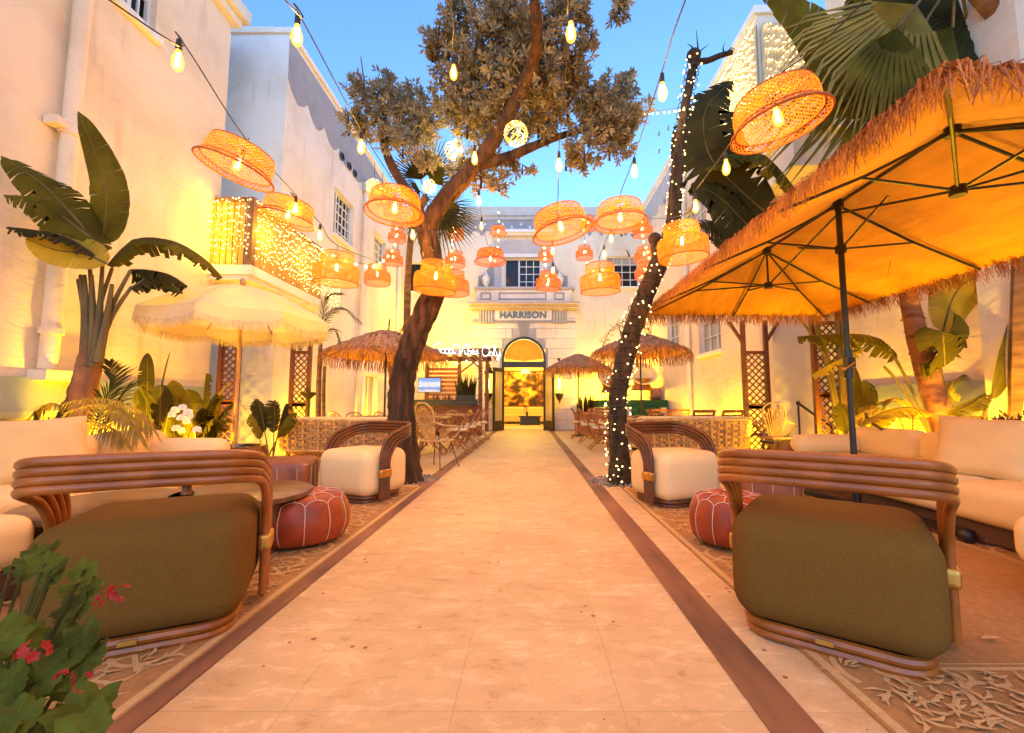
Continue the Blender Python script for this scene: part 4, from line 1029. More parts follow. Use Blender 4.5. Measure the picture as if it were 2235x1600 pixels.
# big rectangular parasol
def big_umbrella():
    X0, X1, Y0, Y1 = 1.66, 4.44, 1.63, 6.45; XC = 3.05; HZ = 3.02; RZ = 2.33; HN, HM, HF = 2.98, 4.15, 5.45
    t = thing("rectangular_umbrella", "huge orange canvas umbrella with shaggy raffia edge and black three hub frame", "umbrella", (XC, HM, 0))
    g = MB()
    def patch(a, b, c, d, n=8, m=8, sag=.05):
        vs = []
        for i in range(n + 1):
            for j in range(m + 1):
                s, r = i / n, j / m; p = a.lerp(b, s).lerp(d.lerp(c, s), r); p = p - V((0, 0, sag * math.sin(PI * r) * (1 - .5 * r) + .02 * math.sin(PI * s * 4) * math.sin(PI * r))); vs.append(p)
        g.add(vs, [(i * (m + 1) + j, i * (m + 1) + j + 1, (i + 1) * (m + 1) + j + 1, (i + 1) * (m + 1) + j) for i in range(n) for j in range(m)])
    rN, rF = V((XC, HN, HZ)), V((XC, HF, HZ)); c00, c10, c11, c01 = V((X0, Y0, RZ)), V((X1, Y0, RZ)), V((X1, Y1, RZ)), V((X0, Y1, RZ))
    patch(rN, rF, c01, c00, 16); patch(rF, rN, c10, c11, 16); patch(rN, rN + V((.001, 0, 0)), c10, c00, 8); patch(rF, rF + V((.001, 0, 0)), c11, c01, 8)
    g.build("canopy", CANVAS, t, 60)
    corners = [c00, c10, c11, c01]; top, fr = MB(), MB()
    C0 = V((XC, HM, HZ))
    def onto(p, up_):
        h = min((HZ - RZ) / 1.39 * min(p.x - X0, X1 - p.x), (HZ - RZ) / (HN - Y0) * (p.y - Y0), (HZ - RZ) / (Y1 - HF) * (Y1 - p.y))
        return V((p.x, p.y, RZ + max(h, -.03) + up_))
    for i in range(4):
        a, b = corners[i], corners[(i + 1) % 4]; L = (b - a).length; out = V(((a + b) / 2 - C0).to_tuple()); out.z = 0; out.normalize(); sd = (b - a).normalized()
        inn = -out
        n = int(L * 300)
        for k in range(n):
            s = U(0, 1); p = a.lerp(b, s); 
            rise = (HZ - RZ) / (1.39 if i in (1, 3) else 1.35)
            # raffia on the rim: springs from a little way up the slope and flops over the edge
            u0 = U(0, .26); p0 = onto(p + inn * u0, .015)
            L1 = U(.11, .185); p1 = p + out * U(.01, .06) + inn * u0 * .3 + V((0, 0, U(-.03, .02) + rise * u0 * .35)); p2 = p + out * U(.0, .09) - V((0, 0, L1 - u0 * .35)) + sd * U(-.07, .07) + inn * u0 * .2
            strip(fr if u0 < .15 else top, p0, p1, p2, U(.005, .011), (sd + V((U(-.3, .3), U(-.3, .3), 0))).normalized())
        for k in range(int(L * 60)):
            s = U(0, 1); u0 = U(.2, .55); p0 = onto(a.lerp(b, s) + inn * u0, .02); p1 = onto(p0 - inn * .12, .045); p2 = onto(p0 - inn * .24 + sd * U(-.05, .05), .02)
            strip(top, p0, p1, p2, U(.014, .03), sd)
    top.build("raffia_thatch", THATCH, t, 0); fr.build("raffia_fringe", THATCH, t, 0)
    g = MB(); g.tube([(XC, HM, .05), (XC, HM, HZ - .02)], .027, 14); g.build("pole", BLACKM, t)
    g = MB(); g.tube([(XC, HM, 1.25), (XC, HM, 1.52)], .042, 12); g.box((XC - .02, HM - .055, 1.4), (.07, .05, .09)); col = g.build("crank_housing", BLACKM, t)
    ORG[col.name] = ORG[t.name]
    g = MB(); g.tube([(XC, HM - .07, 1.4), (XC - .03, HM - .12, 1.39), (XC - .12, HM - .12, 1.33)], .008, 6); g.ball((XC - .13, HM - .12, 1.33), .018, 8); g.build("crank_handle", BRASS, col)
    z2 = 2.52
    g = MB(); g.tube([(XC, HN, HZ - .04), (XC, HF, HZ - .04)], .016, 8); g.build("ridge_beam", BLACKM, t)
    for hy, nm in ((HN, "hub"), (HM, "hub"), (HF, "hub")):
        g = MB(); g.tube([(XC, hy, HZ - .09), (XC, hy, HZ - .01)], .05, 10); hb = g.build("hub", BLACKM, t); ORG[hb.name] = ORG[t.name]
        g = MB(); g.tube([(XC, hy, z2 - .04), (XC, hy, z2 + .03)], .05, 10); g.build("runner", BLACKM, t)
        if hy != HM: g = MB(); g.tube([(XC, hy, z2), (XC, hy, HZ - .05)], .012, 8); g.build("stem", BLACKM, t)
    def rib(h, e, f=.52):
        g = MB(); h = V(h); e = V(e) - V((0, 0, .035)); a = V((h.x, h.y, HZ - .06)); e2 = a.lerp(e, .97)
        g.tube([a, a.lerp(e, .5) - V((0, 0, .03)), e2], .0125, 6); r_ = g.build("rib", BLACKM, t); ORG[r_.name] = ORG[t.name]
        g = MB(); g.tube([V((h.x, h.y, z2)), a.lerp(e, f) - V((0, 0, .03))], .010, 6); g.build("strut", BLACKM, r_)
    for hy, ends in ((HN, [c00, c10, (XC, Y0, RZ), (X0, HN - .1, RZ), (X1, HN - .1, RZ)]), (HF, [c01, c11, (XC, Y1, RZ), (X0, HF + .1, RZ), (X1, HF + .1, RZ)]), (HM, [(X0, HM, RZ), (X1, HM, RZ)])):
        for e in ends: rib((XC, hy, HZ), e)
    for hy in (HN, HF):
        g = MB(); g.tube([(XC, HM, HZ - .14), (XC, hy, z2)], .011, 6); g.tube([(XC, HM, z2), (XC, (hy + HM) / 2, (HZ + z2) / 2)], .010, 6); g.build("diagonal_brace", BLACKM, t)
    g = MB()
    for d in ((-.55, .12), (-.2, 1), (.12, -1), (-.5, -.5)):
        dv = V((d[0], d[1], 0)).normalized(); g.beam(V((XC, HM, .075)) + dv * .03, V((XC, HM, .075)) + dv * .95, .06, .05)
    g.tube([(XC, HM, .03), (XC, HM, .4)], .036, 12); b = g.build("base_cross", BLACKM, t); ORG[b.name] = ORG[t.name]
    for d in ((-.55, .12), (-.2, 1), (.12, -1), (-.5, -.5)):
        dv = V((d[0], d[1], 0)).normalized(); q = V((XC, HM, .055)) + dv * .92; g = MB(); g.ball(q, .055, 10); g.build("foot", BLACKM, t)
    return t
big_umbrella()
# ================================================================ lounge furniture
RATDIM = mat('dimmed_rattan_tubing', (.15, .045, .012), .4, .4, 7, .12, detail=6)  # darker copy of the cane colour, standing in for weaker light
def make_armchair(fab, gold=True, RATTAND=RATTAND):
    t = thing("armchair", "x", "armchair", (0, 0, 0), world=False)
    W, D = .72, .62; r = .0195; ro = .09
    g = MB(); rbox(g, (0, 0, .300), (W, D, .455), .105, 7, puff=.05); g.build("upholstered_seat", fab, t)
    # base rings
    g = MB()
    for k in range(2):
        z = .024 + k * .038; w, d = W / 2 - .052 + k * .004, D / 2 - .045 + k * .004; rr = .11; pts = []
        for cx_, cy_, a0 in ((w - rr, d - rr, 0), (-w + rr, d - rr, 90), (-w + rr, -d + rr, 180), (w - rr, -d + rr, 270)):
            for q in range(6): a = R(a0 + q * 18); pts.append((cx_ + rr * math.cos(a), cy_ + rr * math.sin(a), z))
        g.tube(pts, r, 8, closed=True)
    base = g.build("base_frame", RATTAND, t)
    g = MB(); g.box((.02, D / 2 - .020, .062), (.06, .006, .02)); g.build("maker_plate", BRASS, base, 0)
    # four parallel canes: up the front corners, sloping back, round the rear as a rail
    n = 4; sp = .0345
    for s in range(n):
        pts = []
        def side(sg):
            x = sg * (W / 2 + .042); off = (s - 1.5) * sp
            yf = -D / 2 + .15 + s * sp            # vertical run, canes side by side along y
            y_b = D / 2 + .045; zt = .79 - s * sp      # rear top
            # slanted run parallel canes
            ang = math.atan2(.30, D - .02)
            zk = .46 + .03 * (3 - s)
            return [V((x, yf, .05)), V((x, yf, zk)), V((x, yf + .10 + (0) , zk + .13)), V((sg * (W / 2 + .034), y_b - .10, zt - .02)), V((sg * (W / 2 - .04), y_b, zt))]
        A = side(-1); B = side(1)
        path = A + [V((0, D / 2 + .055, .79 - s * sp + .004))] + B[::-1]
        path = fillet(path, .11, 6)
        g = MB(); g.tube(path, r, 10); g.build("cane_rail", RATTAND, t)
    if gold:
        for sg in (-1, 1):
            g = MB(); rbox(g, (sg * (W / 2 + .042), -D / 2 + .15 + 1.5 * sp, .30), (.064, n * sp + .022, .085), .02, 3); g.build("brass_cuff", BRASS, t)
    return t
GC = Proto(make_armchair, OLIVE); CC = Proto(make_armchair, CREAM, True, RATDIM)
GC.put((1.355, 2.03, .0), R(143.3), "olive green lounge armchair with cane rail seen from behind beside the right path border", "olive cane armchairs")
GC.put((-1.695, 2.075, .0), R(-154.4), "olive green lounge armchair with cane rail seen from behind the red geranium", "olive cane armchairs")
CC.put((-1.80, 4.80, .0), R(-25), "cream lounge armchair with cane arms in front of the leaning tree trunk", "cream cane armchairs")
CC.put((1.50, 4.60, .0), R(22), "cream lounge armchair with cane arms beside the fairy-lit bare trunk", "cream cane armchairs")

def make_pouf(Rr, H, m):
    t = thing("leather_pouf", "x", "pouf", (0, 0, 0), world=False)
    N = 12; prof = [(.0, H), (.28, H + .004), (.5, H - .012), (.74, H * .93), (.9, H * .80), (.985, H * .60), (1, H * .45), (.97, H * .28), (.88, H * .12), (.70, .02), (.4, 0), (.0, 0)]
    pp_ = bez([(a * Rr, 0, z) for a, z in prof], 4); vs = []; nseg = N * 6
    for p in pp_:
        for j in range(nseg):
            a = 2 * PI * j / nseg; f = abs(math.sin(a * N / 2)); k = 1 + .035 * (f ** .7 - .6) * min(1, max(0, (p.x / Rr - .35) * 2.5))
            vs.append((max(p.x, .001) * k * math.cos(a), max(p.x, .001) * k * math.sin(a), p.z - (.008 * (1 - f) if p.z > H * .9 else 0)))
    fs = [(i * nseg + j, i * nseg + (j + 1) % nseg, (i + 1) * nseg + (j + 1) % nseg, (i + 1) * nseg + j) for i in range(len(pp_) - 1) for j in range(nseg)]
    g = MB(); g.add(vs, fs[::1]); g.build("leather_body", m, t)
    g = MB()
    def at(a, fr, up=.002):
        """point on the surface: fr runs 0 centre top .. 1 foot"""
        i = fr * (len(pp_) - 1); k = int(i); f = i - k; p = pp_[k].lerp(pp_[min(k + 1, len(pp_) - 1)], f)
        f2 = abs(math.sin(a * N / 2)); kk = 1 + .035 * (f2 ** .7 - .6) * min(1, max(0, (p.x / Rr - .35) * 2.5))
        return V(((p.x * kk + up) * math.cos(a), (p.x * kk + up) * math.sin(a), p.z + up - (.008 * (1 - f2) if p.z > H * .9 else 0)))
    for i in range(N):
        a = 2 * PI * i / N
        g.tube([at(a, x) for x in [.36 + .5 * q / 12 for q in range(13)]], .0032, 4)
        a2 = 2 * PI * (i + .5) / N; a3 = 2 * PI * (i + 1) / N
        g.tube([at(a, .36), at(a + .09, .325), at(a2, .305), at(a3 - .09, .325), at(a3, .36)], .003, 4)
        g.tube([at(a2, .305), at(a2, .25), at(a2, .2)], .003, 4)
        g.tube([at(a2, .2), at(a2 + .13, .172), at(a3, .165), at(a3 + .13, .172), at(a2 + 2 * PI / N, .2)], .003, 4)
        g.tube([at(a3, .165), at(a3, .1)], .0028, 4)
    for k in range(3): torus(g, Rr * (.10 + .03 * k), H + .007, .003, 20, 4)
    g.build("stitching", STITCH, t)
    return t
t = make_pouf(.325, .37, LEATHER); t.location = (-1.67, 3.28, .006); t["label"] = "round red leather pouf with cream stitching beside the left olive armchair"; t["group"] = "round stitched leather poufs"
t = make_pouf(.285, .37, LEATHER); t.location = (1.45, 3.22, .006); t.rotation_euler = (0, 0, .2); t["label"] = "round red leather pouf with cream stitching between the cream and olive armchairs on the right"; t["group"] = "round stitched leather poufs"
def make_drum(w, h, m):
    t = thing("square_pouf", "x", "pouf", (0, 0, 0), world=False)
    g = MB(); rbox(g, (0, 0, h / 2), (w, w, h), .07, 4, puff=.04); g.build("leather_body", m, t)
    g = MB()
    for sx in (-1, 1):
        for k in (-.33, 0, .33):
            g.tube([(k * w, sx * (w / 2 + .012), .08), (k * w, sx * (w / 2 + .013), h - .07)], .003, 4); g.tube([(sx * (w / 2 + .012), k * w, .08), (sx * (w / 2 + .013), k * w, h - .07)], .003, 4)
    for z in (.05, h - .045):
        q = w / 2 - .012; g.tube([(-q, -q, z), (q, -q, z), (q, q, z), (-q, q, z)], .004, 4, closed=True)
    g.build("seam_piping", STITCH, t)
    return t
t = make_drum(.56, .42, LEATHT); t.location = (-2.62, 4.75, .006); t.rotation_euler = (0, 0, .25); t["label"] = "square tan leather pouf behind the round one on the left"; t["group"] = "square tan poufs"
t = make_drum(.52, .42, LEATHT); t.location = (2.32, 4.35, .006); t.rotation_euler = (0, 0, -.3); t["label"] = "square tan leather pouf behind the right round pouf"; t["group"] = "square tan poufs"

# sofas (L shaped, along the planter bed and across the far end)
WOODD = mat("dark_sofa_base", (.12, .05, .025), .6, .4, 6, .3)
def sofa(sg, label):
    """sg -1 left, +1 right; long bench along the planter with a chaise at the near end"""
    X0, X1, YF = (3.14, 4.16, 5.45) if sg > 0 else (-3.20, -4.22, 4.85)
    t = thing("corner_sofa", label, "sofa", ((X0 + X1) / 2, 3.2, 0))
    cx = (X0 + X1) / 2; w = abs(X1 - X0)
    g = MB(); g.box((cx + sg * .04, (1.2 + YF) / 2, .10), (w - .12, YF - 1.3, .14)); g.build("base", WOODD, t, 0)
    g = MB(); g.box((X0 - sg * .28, 1.85, .10), (.6, .95, .14)); g.build("chaise_base", WOODD, t, 0)
    ys = [1.3, 2.36, 3.42, 4.46, YF] if sg > 0 else [1.3, 2.36, 3.3, 4.1, YF]
    for a, b in zip(ys[:-1], ys[1:]):
        g = MB(); rbox(g, (cx, (a + b) / 2, .30), (w, b - a - .012, .27), .08, 5, puff=.03); g.build("seat_cushion", CREAM, t)
        g = MB(); rbox(g, (X1 - sg * .14, (a + b) / 2, .565), (.28, b - a - .03, .33), .11, 5, puff=.06); g.build("back_cushion", CREAM, t)
    g = MB(); rbox(g, (X0 - sg * .30, 1.85, .30), (.64, 1.06, .27), .09, 5, puff=.03); g.build("chaise_cushion", CREAM, t)
    g = MB(); rbox(g, (X0 + sg * .42, YF - .16, .53), (.78, .27, .22), .11, 5, puff=.05); g.build("bolster", CREAM, t)
    for sx in (-1, 1):
        for y in (1.5, 3.2, YF - .3):
            g = MB(); g.lathe([(.05, 0), (.06, .03), (.045, .06)], (cx + sx * (w / 2 - .14), y, 0), 12); g.build("foot", WOODD, t)
    return t
sofa(-1, "cream corner sofa on the left under the bird of paradise plant")
sofa(1, "cream corner sofa on the right behind the black umbrella pole")
def pillow(label, loc, size, rot):
    t = thing("throw_pillow", label, "pillow", loc, group="cream throw pillows")
    g = MB(); n = 14; w, h = size
    M = Euler(rot).to_matrix()
    for s in (-1, 1):
        vs = []
        for i in range(n + 1):
            for j in range(n + 1):
                x, z = 2 * i / n - 1, 2 * j / n - 1
                th = (max(0, (1 - x ** 4) * (1 - z ** 4))) ** .55 * .085
                k = 1 - .07 * (1 - abs(z)) * abs(x) ** 3; k2 = 1 - .07 * (1 - abs(x)) * abs(z) ** 3
                vs.append(M @ V((x * w / 2 * k, s * (th + .002 * math.sin(9 * x + 4 * z)), z * h / 2 * k2)) + V(loc))
        f = [(i * (n + 1) + j, i * (n + 1) + j + 1, (i + 1) * (n + 1) + j + 1, (i + 1) * (n + 1) + j) for i in range(n) for j in range(n)]
        g.add(vs, f if s < 0 else [x[::-1] for x in f])
    g.build("cover", mat("linen_pillow_fabric", (.78, .52, .22), 1, .08, 5, .3, bscale=160, spec=.1), t, 80); return t
pillow("square cream pillow leaning on the right sofa in front of the palm trunk", (3.62, 3.52, .66), (.60, .50), (R(-20), R(3), R(-62)))
pillow("square cream pillow leaning at the left sofa's near end", (-3.70, 3.30, .66), (.60, .50), (R(-20), R(-3), R(60)))
# left coffee table: two half drums of dark wood
DKW = mat("dark_walnut", (.17, .065, .025), .35, .45, 4, .15, stretch=(1, 5, 1), coat=.3)
for k, (cx, cy, lab) in enumerate(((-2.62, 2.78, "dark half moon drum table left of the metal candle cup"), (-2.0, 3.12, "dark half moon drum table right of the metal candle cup"))):
    t = thing("drum_table", lab, "coffee table", (cx, cy, 0), group="nested dark drum tables")
    g = MB(); g.lathe([(.001, .40), (.42, .40), (.435, .39), (.435, .36), (.40, .35), (.001, .35)], (cx, cy, 0), 36); g.build("tabletop", DKW, t)
    g = MB(); g.lathe([(.34, .349), (.36, .25), (.30, .05), (.31, .0)], (cx, cy, 0), 24); g.build("drum_base", DKW, t)
t = thing("candle_cup", "small tan metal cup standing between the dark drum tables", "cup", (-2.32, 2.93, .402))
g = MB(); g.lathe([(.001, 0), (.035, 0), (.025, .03), (.03, .06), (.085, .07), (.09, .085), (.001, .08)], (-2.30, 2.98, .402), 18); g.build("body", LEATHT, t)

# wicker loveseats
def wicker_sofa(label, ua, ub, Y, flip):
    a, b = P(ua, 950, Y), P(ub, 950, Y); cx = (a.x + b.x) / 2; W = (b.x - a.x)
    t = thing("wicker_loveseat", label, "wicker sofa", (cx, Y + .45, 0), group="woven loveseats")
    # curved back shell: rounded corners plan, leaning outwards to the top
    D = .95
    def plan(s, z):
        """s 0..1 along U-shaped back from one front arm tip round to other"""
        k = 1 - .16 * (1 - (z - .28) / .45)
        hw = W / 2 * (.93 + .07 * (z - .28) / .45); r = .38
        segs = [D - r, PI / 2 * r, 2 * (hw - r), PI / 2 * r, D - r]; L = sum(segs); d = s * L
        if d < segs[0]: return V((-hw, D - d, z))
        d -= segs[0]
        if d < segs[1]: an = PI + d / r; return V((-hw + r + r * math.cos(an), r + r * math.sin(an), z))
        d -= segs[1]
        if d < segs[2]: return V((-hw + r + d, 0, z))
        d -= segs[2]
        if d < segs[3]: an = 1.5 * PI + d / r; return V((hw - r + r * math.cos(an), r + r * math.sin(an), z))
        d -= segs[3]; return V((hw, r + d, z))
    off = V((cx, Y, 0)); pnt = lambda s, z, o=0: plan(s, z) + off
    g = MB(); nst = 30; z0, z1 = .28, .74
    for i in range(nst + 1):
        s = i / nst; p = pnt(s, .5); c0 = pnt(.5, .5); g.tube([pnt(s, z0), pnt(s, z1)], .016 if i % 2 else .010, 6)
    g.build("upright_cane", mat("pale_cane_tie", (.62, .39, .15), .6, .2, 14, .2), t)
    g = MB(); rows = 9
    for r_ in range(rows):
        z = z0 + .02 + (z1 - z0 - .04) * (r_ + .5) / rows; hh = (z1 - z0 - .04) / rows * .44; path = []; m = nst * 4
        vs = []; fs = []
        for i in range(m + 1):
            s = i / m; p = pnt(s, z); p2 = pnt(min(1, s + .002), z); tan = (p2 - p); 
            if tan.length < 1e-6: tan = p - pnt(s - .002, z)
            tan.normalize(); nr = V((tan.y, -tan.x, 0)); o = .026 * math.sin(PI * (i / 4) + PI * r_ + PI / 2)
            q = p + nr * o; vs += [q - V((0, 0, hh)), q + nr * .006, q + V((0, 0, hh))]
            if i: k = 3 * i; fs += [(k - 3, k, k + 1, k - 2), (k - 2, k + 1, k + 2, k - 1)]
        g.add(vs, fs)
    g.build("woven_back", WICKER, t, 80)
    g = MB()
    for z in (z0, z1 + .01): g.tube([pnt(i / 60, z) for i in range(61)], .022, 8)
    g.tube([pnt(i / 60, .50) + V((0, 0, 0)) for i in range(0)] or [pnt(0, .28), pnt(0, .3)], .01, 4)
    g.build("frame_rail", RATTAN, t)
    g = MB(); n = 26                                              # woven underbelly
    for i in range(n):
        x0, x1 = -W * .42 + W * .84 * i / n, -W * .42 + W * .84 * (i + .85) / n
        f = lambda x: .10 * (abs(x) / (W * .42)) ** 3
        g.add([(cx + x0, Y + .06, .27), (cx + x1, Y + .06, .27), (cx + x1 * .95, Y + .2, .14 + f(x1)), (cx + x0 * .95, Y + .2, .14 + f(x0)), (cx + x1 * .95, Y + .8, .14 + f(x1)), (cx + x0 * .95, Y + .8, .14 + f(x0))], [(0, 1, 2, 3), (3, 2, 4, 5)])
    g.build("woven_underside", WICKER, t)
    g = MB(); rbox(g, (cx, Y + .55, .38), (W - .2, D - .12, .2), .07, 4, puff=.02); g.build("seat_cushion", CREAM, t)
    g = MB(); rbox(g, (cx, Y + .17, .62), (W - .16, .22, .36), .10, 4, puff=.03); g.build("back_cushion", CREAM, t)
    for sx, sy in ((-1, 0), (1, 0), (-1, 1), (1, 1)):
        g = MB(); x, y = cx + sx * W * .36, Y + .12 + sy * .72; g.tube([(x, y, .2), (x + sx * .06, y + (sy - .5) * .06, .0)], [.02, .013], 8); g.build("leg", BLACKM, t)
    return t
wicker_sofa("long woven rattan loveseat seen from behind on the left of the leaning trunk", 582, 875, 6.9, 0)
wicker_sofa("long woven rattan loveseat seen from behind on the right of the bare trunk", 1384, 1660, 7.3, 0)

# rugs
RUG = mat("brown_flatweave_rug", (.42, .21, .06), .95, .18, 40, .4, bdist=.003)
RUGC = mat("cream_rug_yarn", (.62, .39, .15), .95, .12, 60, .3, bdist=.002)
def rug(label, x0, x1, y0, y1, z=.004, seed=1, rz=0):
    rr = random.Random(seed)
    t = thing("patterned_rug", label, "rug", ((x0 + x1) / 2, (y0 + y1) / 2, 0), group="brown scroll rugs")
    g = MB(); g.bb((x0, y0, .001), (x1, y1, z + .006)); g.build("pile", RUG, t, 0)
    Z = [z + .0065]; g = MB()
    def line(pts, w):
        Z[0] += .000012; pts = [V((p[0], p[1], Z[0])) for p in pts]; vs = []; fs = []
        for i, p in enumerate(pts):
            tn = (pts[min(i + 1, len(pts) - 1)] - pts[max(0, i - 1)]).normalized(); nn = V((-tn.y, tn.x, 0)); ww = (w(i / (len(pts) - 1)) if callable(w) else w) / 2
            vs += [p - nn * ww, p + nn * ww]
            if i: k = 2 * i; fs.append((k - 2, k, k + 1, k - 1))
        g.add(vs, fs)
    for ins, w in ((.03, .035), (.40, .02), (.43, .008)):
        a, b, c, d = x0 + ins, x1 - ins, y0 + ins, y1 - ins
        for p, q in (((a, c), (b, c)), ((b, c), (b, d)), ((b, d), (a, d)), ((a, d), (a, c))): line([p, q], w)
    def scroll(cx, cy, s, a0, hand):
        n = 34; pts = []
        for i in range(n):
            f = i / (n - 1); an = a0 + hand * f * 4.3 * PI / 2; rad = s * (1 - f) ** .9 + .012; pts.append((cx + rad * math.cos(an), cy + rad * math.sin(an)))
        line(pts, lambda f: .024 * (1 - .35 * f))
        for q in range(7):
            k = 2 + q * 4; p = V((*pts[k], 0)); o = V((pts[k][0] - cx, pts[k][1] - cy, 0)).normalized(); tn = V((-o.y, o.x, 0)) * hand
            line([(p.x, p.y), tuple((p + o * .03 + tn * .03)[:2]), tuple((p + o * .07 + tn * .035)[:2])], lambda f: .022 * (1 - f) + .005)
    step = .29
    for (ax, lo, hi, fx) in (('y', y0 + .25, y1 - .25, (x0 + .215, x1 - .215)), ('x', x0 + .35, x1 - .35, (y0 + .215, y1 - .215))):
        for side in fx:
            n = max(1, int((hi - lo) / step))
            for i in range(n):
                q = lo + (i + .5) * (hi - lo) / n; cx, cy = (side, q) if ax == 'y' else (q, side)
                scroll(cx, cy, .15, rr.uniform(0, 6), 1 if i % 2 else -1)
                dx = .21
                if ax == 'y': line([(side - .12, q + .2), (side - .05, q + .26), (side + .05, q + .16), (side + .13, q + .23)], .022)
                else: line([(q + .2, side - .12), (q + .26, side - .05), (q + .16, side + .05), (q + .23, side + .13)], .022)
    for i in range(900):
        e_ = rr.uniform(.09, .36); k = rr.randrange(4)
        x = x0 + e_ if k == 0 else x1 - e_ if k == 1 else rr.uniform(x0 + .1, x1 - .1); y = y0 + e_ if k == 2 else y1 - e_ if k == 3 else rr.uniform(y0 + .1, y1 - .1)
        a = rr.uniform(0, 6.3); c_, s_ = math.cos(a), math.sin(a); L_ = rr.uniform(.02, .045)
        line([(x - L_ * c_, y - L_ * s_), (x + .012 * s_, y - .012 * c_), (x + L_ * c_, y + L_ * s_)], lambda f: .016 * math.sin(PI * min(.95, max(.08, f))))
    for i in range(int((x1 - x0) * (y1 - y0) * 5)):
        x, y = rr.uniform(x0 + .5, x1 - .5), rr.uniform(y0 + .5, y1 - .5); line([(x - .045, y - .01), (x, y + .004), (x + .045, y)], lambda f: .03 * math.sin(PI * min(.95, max(.05, f))))
    g.build("scroll_pattern", RUGC, t, 0)
    return t
rug("brown rug with cream scroll border under the left olive armchair and red pouf", -3.6, -1.30, 1.15, 5.4, seed=3)
rug("brown rug with cream scroll border under the right olive armchair", 1.10, 3.5, 1.33, 5.3, seed=5)

# brown glazed pots
def pot(name, label, loc, Rr, H, m, soil=True, cat="pot", group=None, n=24, sq=False):
    t = thing(name, label, cat, loc, group=group)
    g = MB()
    if sq:
        g.bb((loc[0] - Rr, loc[1] - Rr, .0), (loc[0] + Rr, loc[1] + Rr, H - .04)); g.bb((loc[0] - Rr * 1.06, loc[1] - Rr * 1.06, H - .04), (loc[0] + Rr * 1.06, loc[1] + Rr * 1.06, H))
    else:
        g.lathe([(Rr * .62, 0), (Rr * .82, H * .2), (Rr * .99, H * .55), (Rr, H * .78), (Rr * .92, H * .95), (Rr * .93, H), (Rr * .86, H), (Rr * .84, H * .9)], loc, n)
    g.build("pot_body", m, t)
    if soil: g = MB(); g.lathe([(.001, H * .9), (Rr * .85, H * .9)], loc, n) if not sq else g.bb((loc[0] - Rr * .9, loc[1] - Rr * .9, H - .001), (loc[0] + Rr * .9, loc[1] + Rr * .9, H + .004)); g.build("soil", SOIL, t)
    return t
GLAZE = mat("brown_glazed_ceramic", (.20, .06, .02), .18, .6, 5, .05, col2=(.06, .018, .008), coat=.6)
TERRA = mat("terracotta", (.42, .15, .07), .8, .3, 6, .15)
q = P(520, 800, 6.0); pot("glazed_pot", "brown glazed pot holding the white fringed parasol's pole", (q.x, q.y, 0), .42, .44, GLAZE)
q = P(1768, 800, 5.6); pot("glazed_pot", "wide brown glazed pot at the right sofa's far corner", (q.x, 5.75, 0), .40, .52, GLAZE)
# ================================================================ trees and plants
BARK = mat("furrowed_bark", (.085, .038, .016), .95, .8, 11, 1.0, bscale=16, stretch=(1, 1, .16), detail=9, bdist=.06)
BARKD = mat("dark_wrapped_bark", (.06, .032, .015), .95, .8, 12, 1.0, bscale=14, stretch=(1, 1, .4), detail=8, bdist=.04)
LEAFO = mat("olive_grey_leaf", (.36, .31, .19), .6, .45, 5, .0, trans=.3, col2=(.17, .145, .09))
LEAFB = mat("banana_leaf", (.135, .112, .010), .8, .5, 2.5, .3, bscale=30, trans=.35, bdist=.004, spec=.15)
LEAFY = mat("yellow_green_leaf", (.50, .36, .03), .6, .3, 2, .1, trans=.45, spec=.2)
LEAFD = mat("dark_green_leaf", (.045, .040, .007), .7, .4, 4, .1, trans=.2, spec=.2)
FROND = mat("palm_frond_leaf", (.15, .125, .014), .7, .4, 3, .05, trans=.4, spec=.2)
FRONDY = mat("golden_frond_leaf", (.36, .25, .035), .55, .35, 3, .05, trans=.35)
STEMG = mat("green_brown_stem", (.15, .10, .025), .6, .4, 6, .2, stretch=(2, 2, .4))
STEMB = mat("ringed_brown_trunk", (.22, .11, .05), .85, .5, 4, .5, bscale=10, stretch=(1, 1, 3))
FROST = mat("fibrous_husk", (.30, .13, .05), .9, .5, 8, .5, stretch=(1, 1, .3))
def trunk(mb, pts, rs, n=16, jitter=.12, furrow=7, seed=0):
    rr = random.Random(seed); path = bez(pts, 7); m = len(path); k = len(rs) - 1
    base = len(mb.v); vs = []; prev = None; ph = rr.uniform(0, 6)
    for i, p in enumerate(path):
        f = i / (m - 1) * k; a = int(min(f, k - 1e-6)); r = rs[a] * (1 - (f - a)) + rs[a + 1] * (f - a)
        t = (path[min(i + 1, m - 1)] - path[max(i - 1, 0)]).normalized()
        x = (prev - t * prev.dot(t)).normalized() if prev else t.cross(V((0, 1, .01))).normalized(); prev = x; y = t.cross(x)
        for j in range(n):
            an = 2 * PI * j / n; q = r * (1 + jitter * math.sin(an * furrow + ph + i * .12) * .6 + jitter * rr.uniform(-.5, .5))
            vs.append(p + (x * math.cos(an) + y * math.sin(an)) * q)
    fs = [(i * n + j, i * n + (j + 1) % n, (i + 1) * n + (j + 1) % n, (i + 1) * n + j) for i in range(m - 1) for j in range(n)]
    fs.append(tuple((m - 1) * n + j for j in range(n))); mb.add(vs, fs); return path
def leaf_diamond(g, p, d, up, L, w):
    s = d.cross(up)
    if s.length < 1e-4: s = d.cross(V((1, 0, 0)))
    s.normalize(); m = p + d * L * .55; nn = s.cross(d).normalized()
    g.add([p, m - s * w + nn * w * .35, p + d * L, m + s * w + nn * w * .35, m - nn * 0], [(0, 1, 4), (1, 2, 4), (0, 4, 3), (4, 2, 3)])
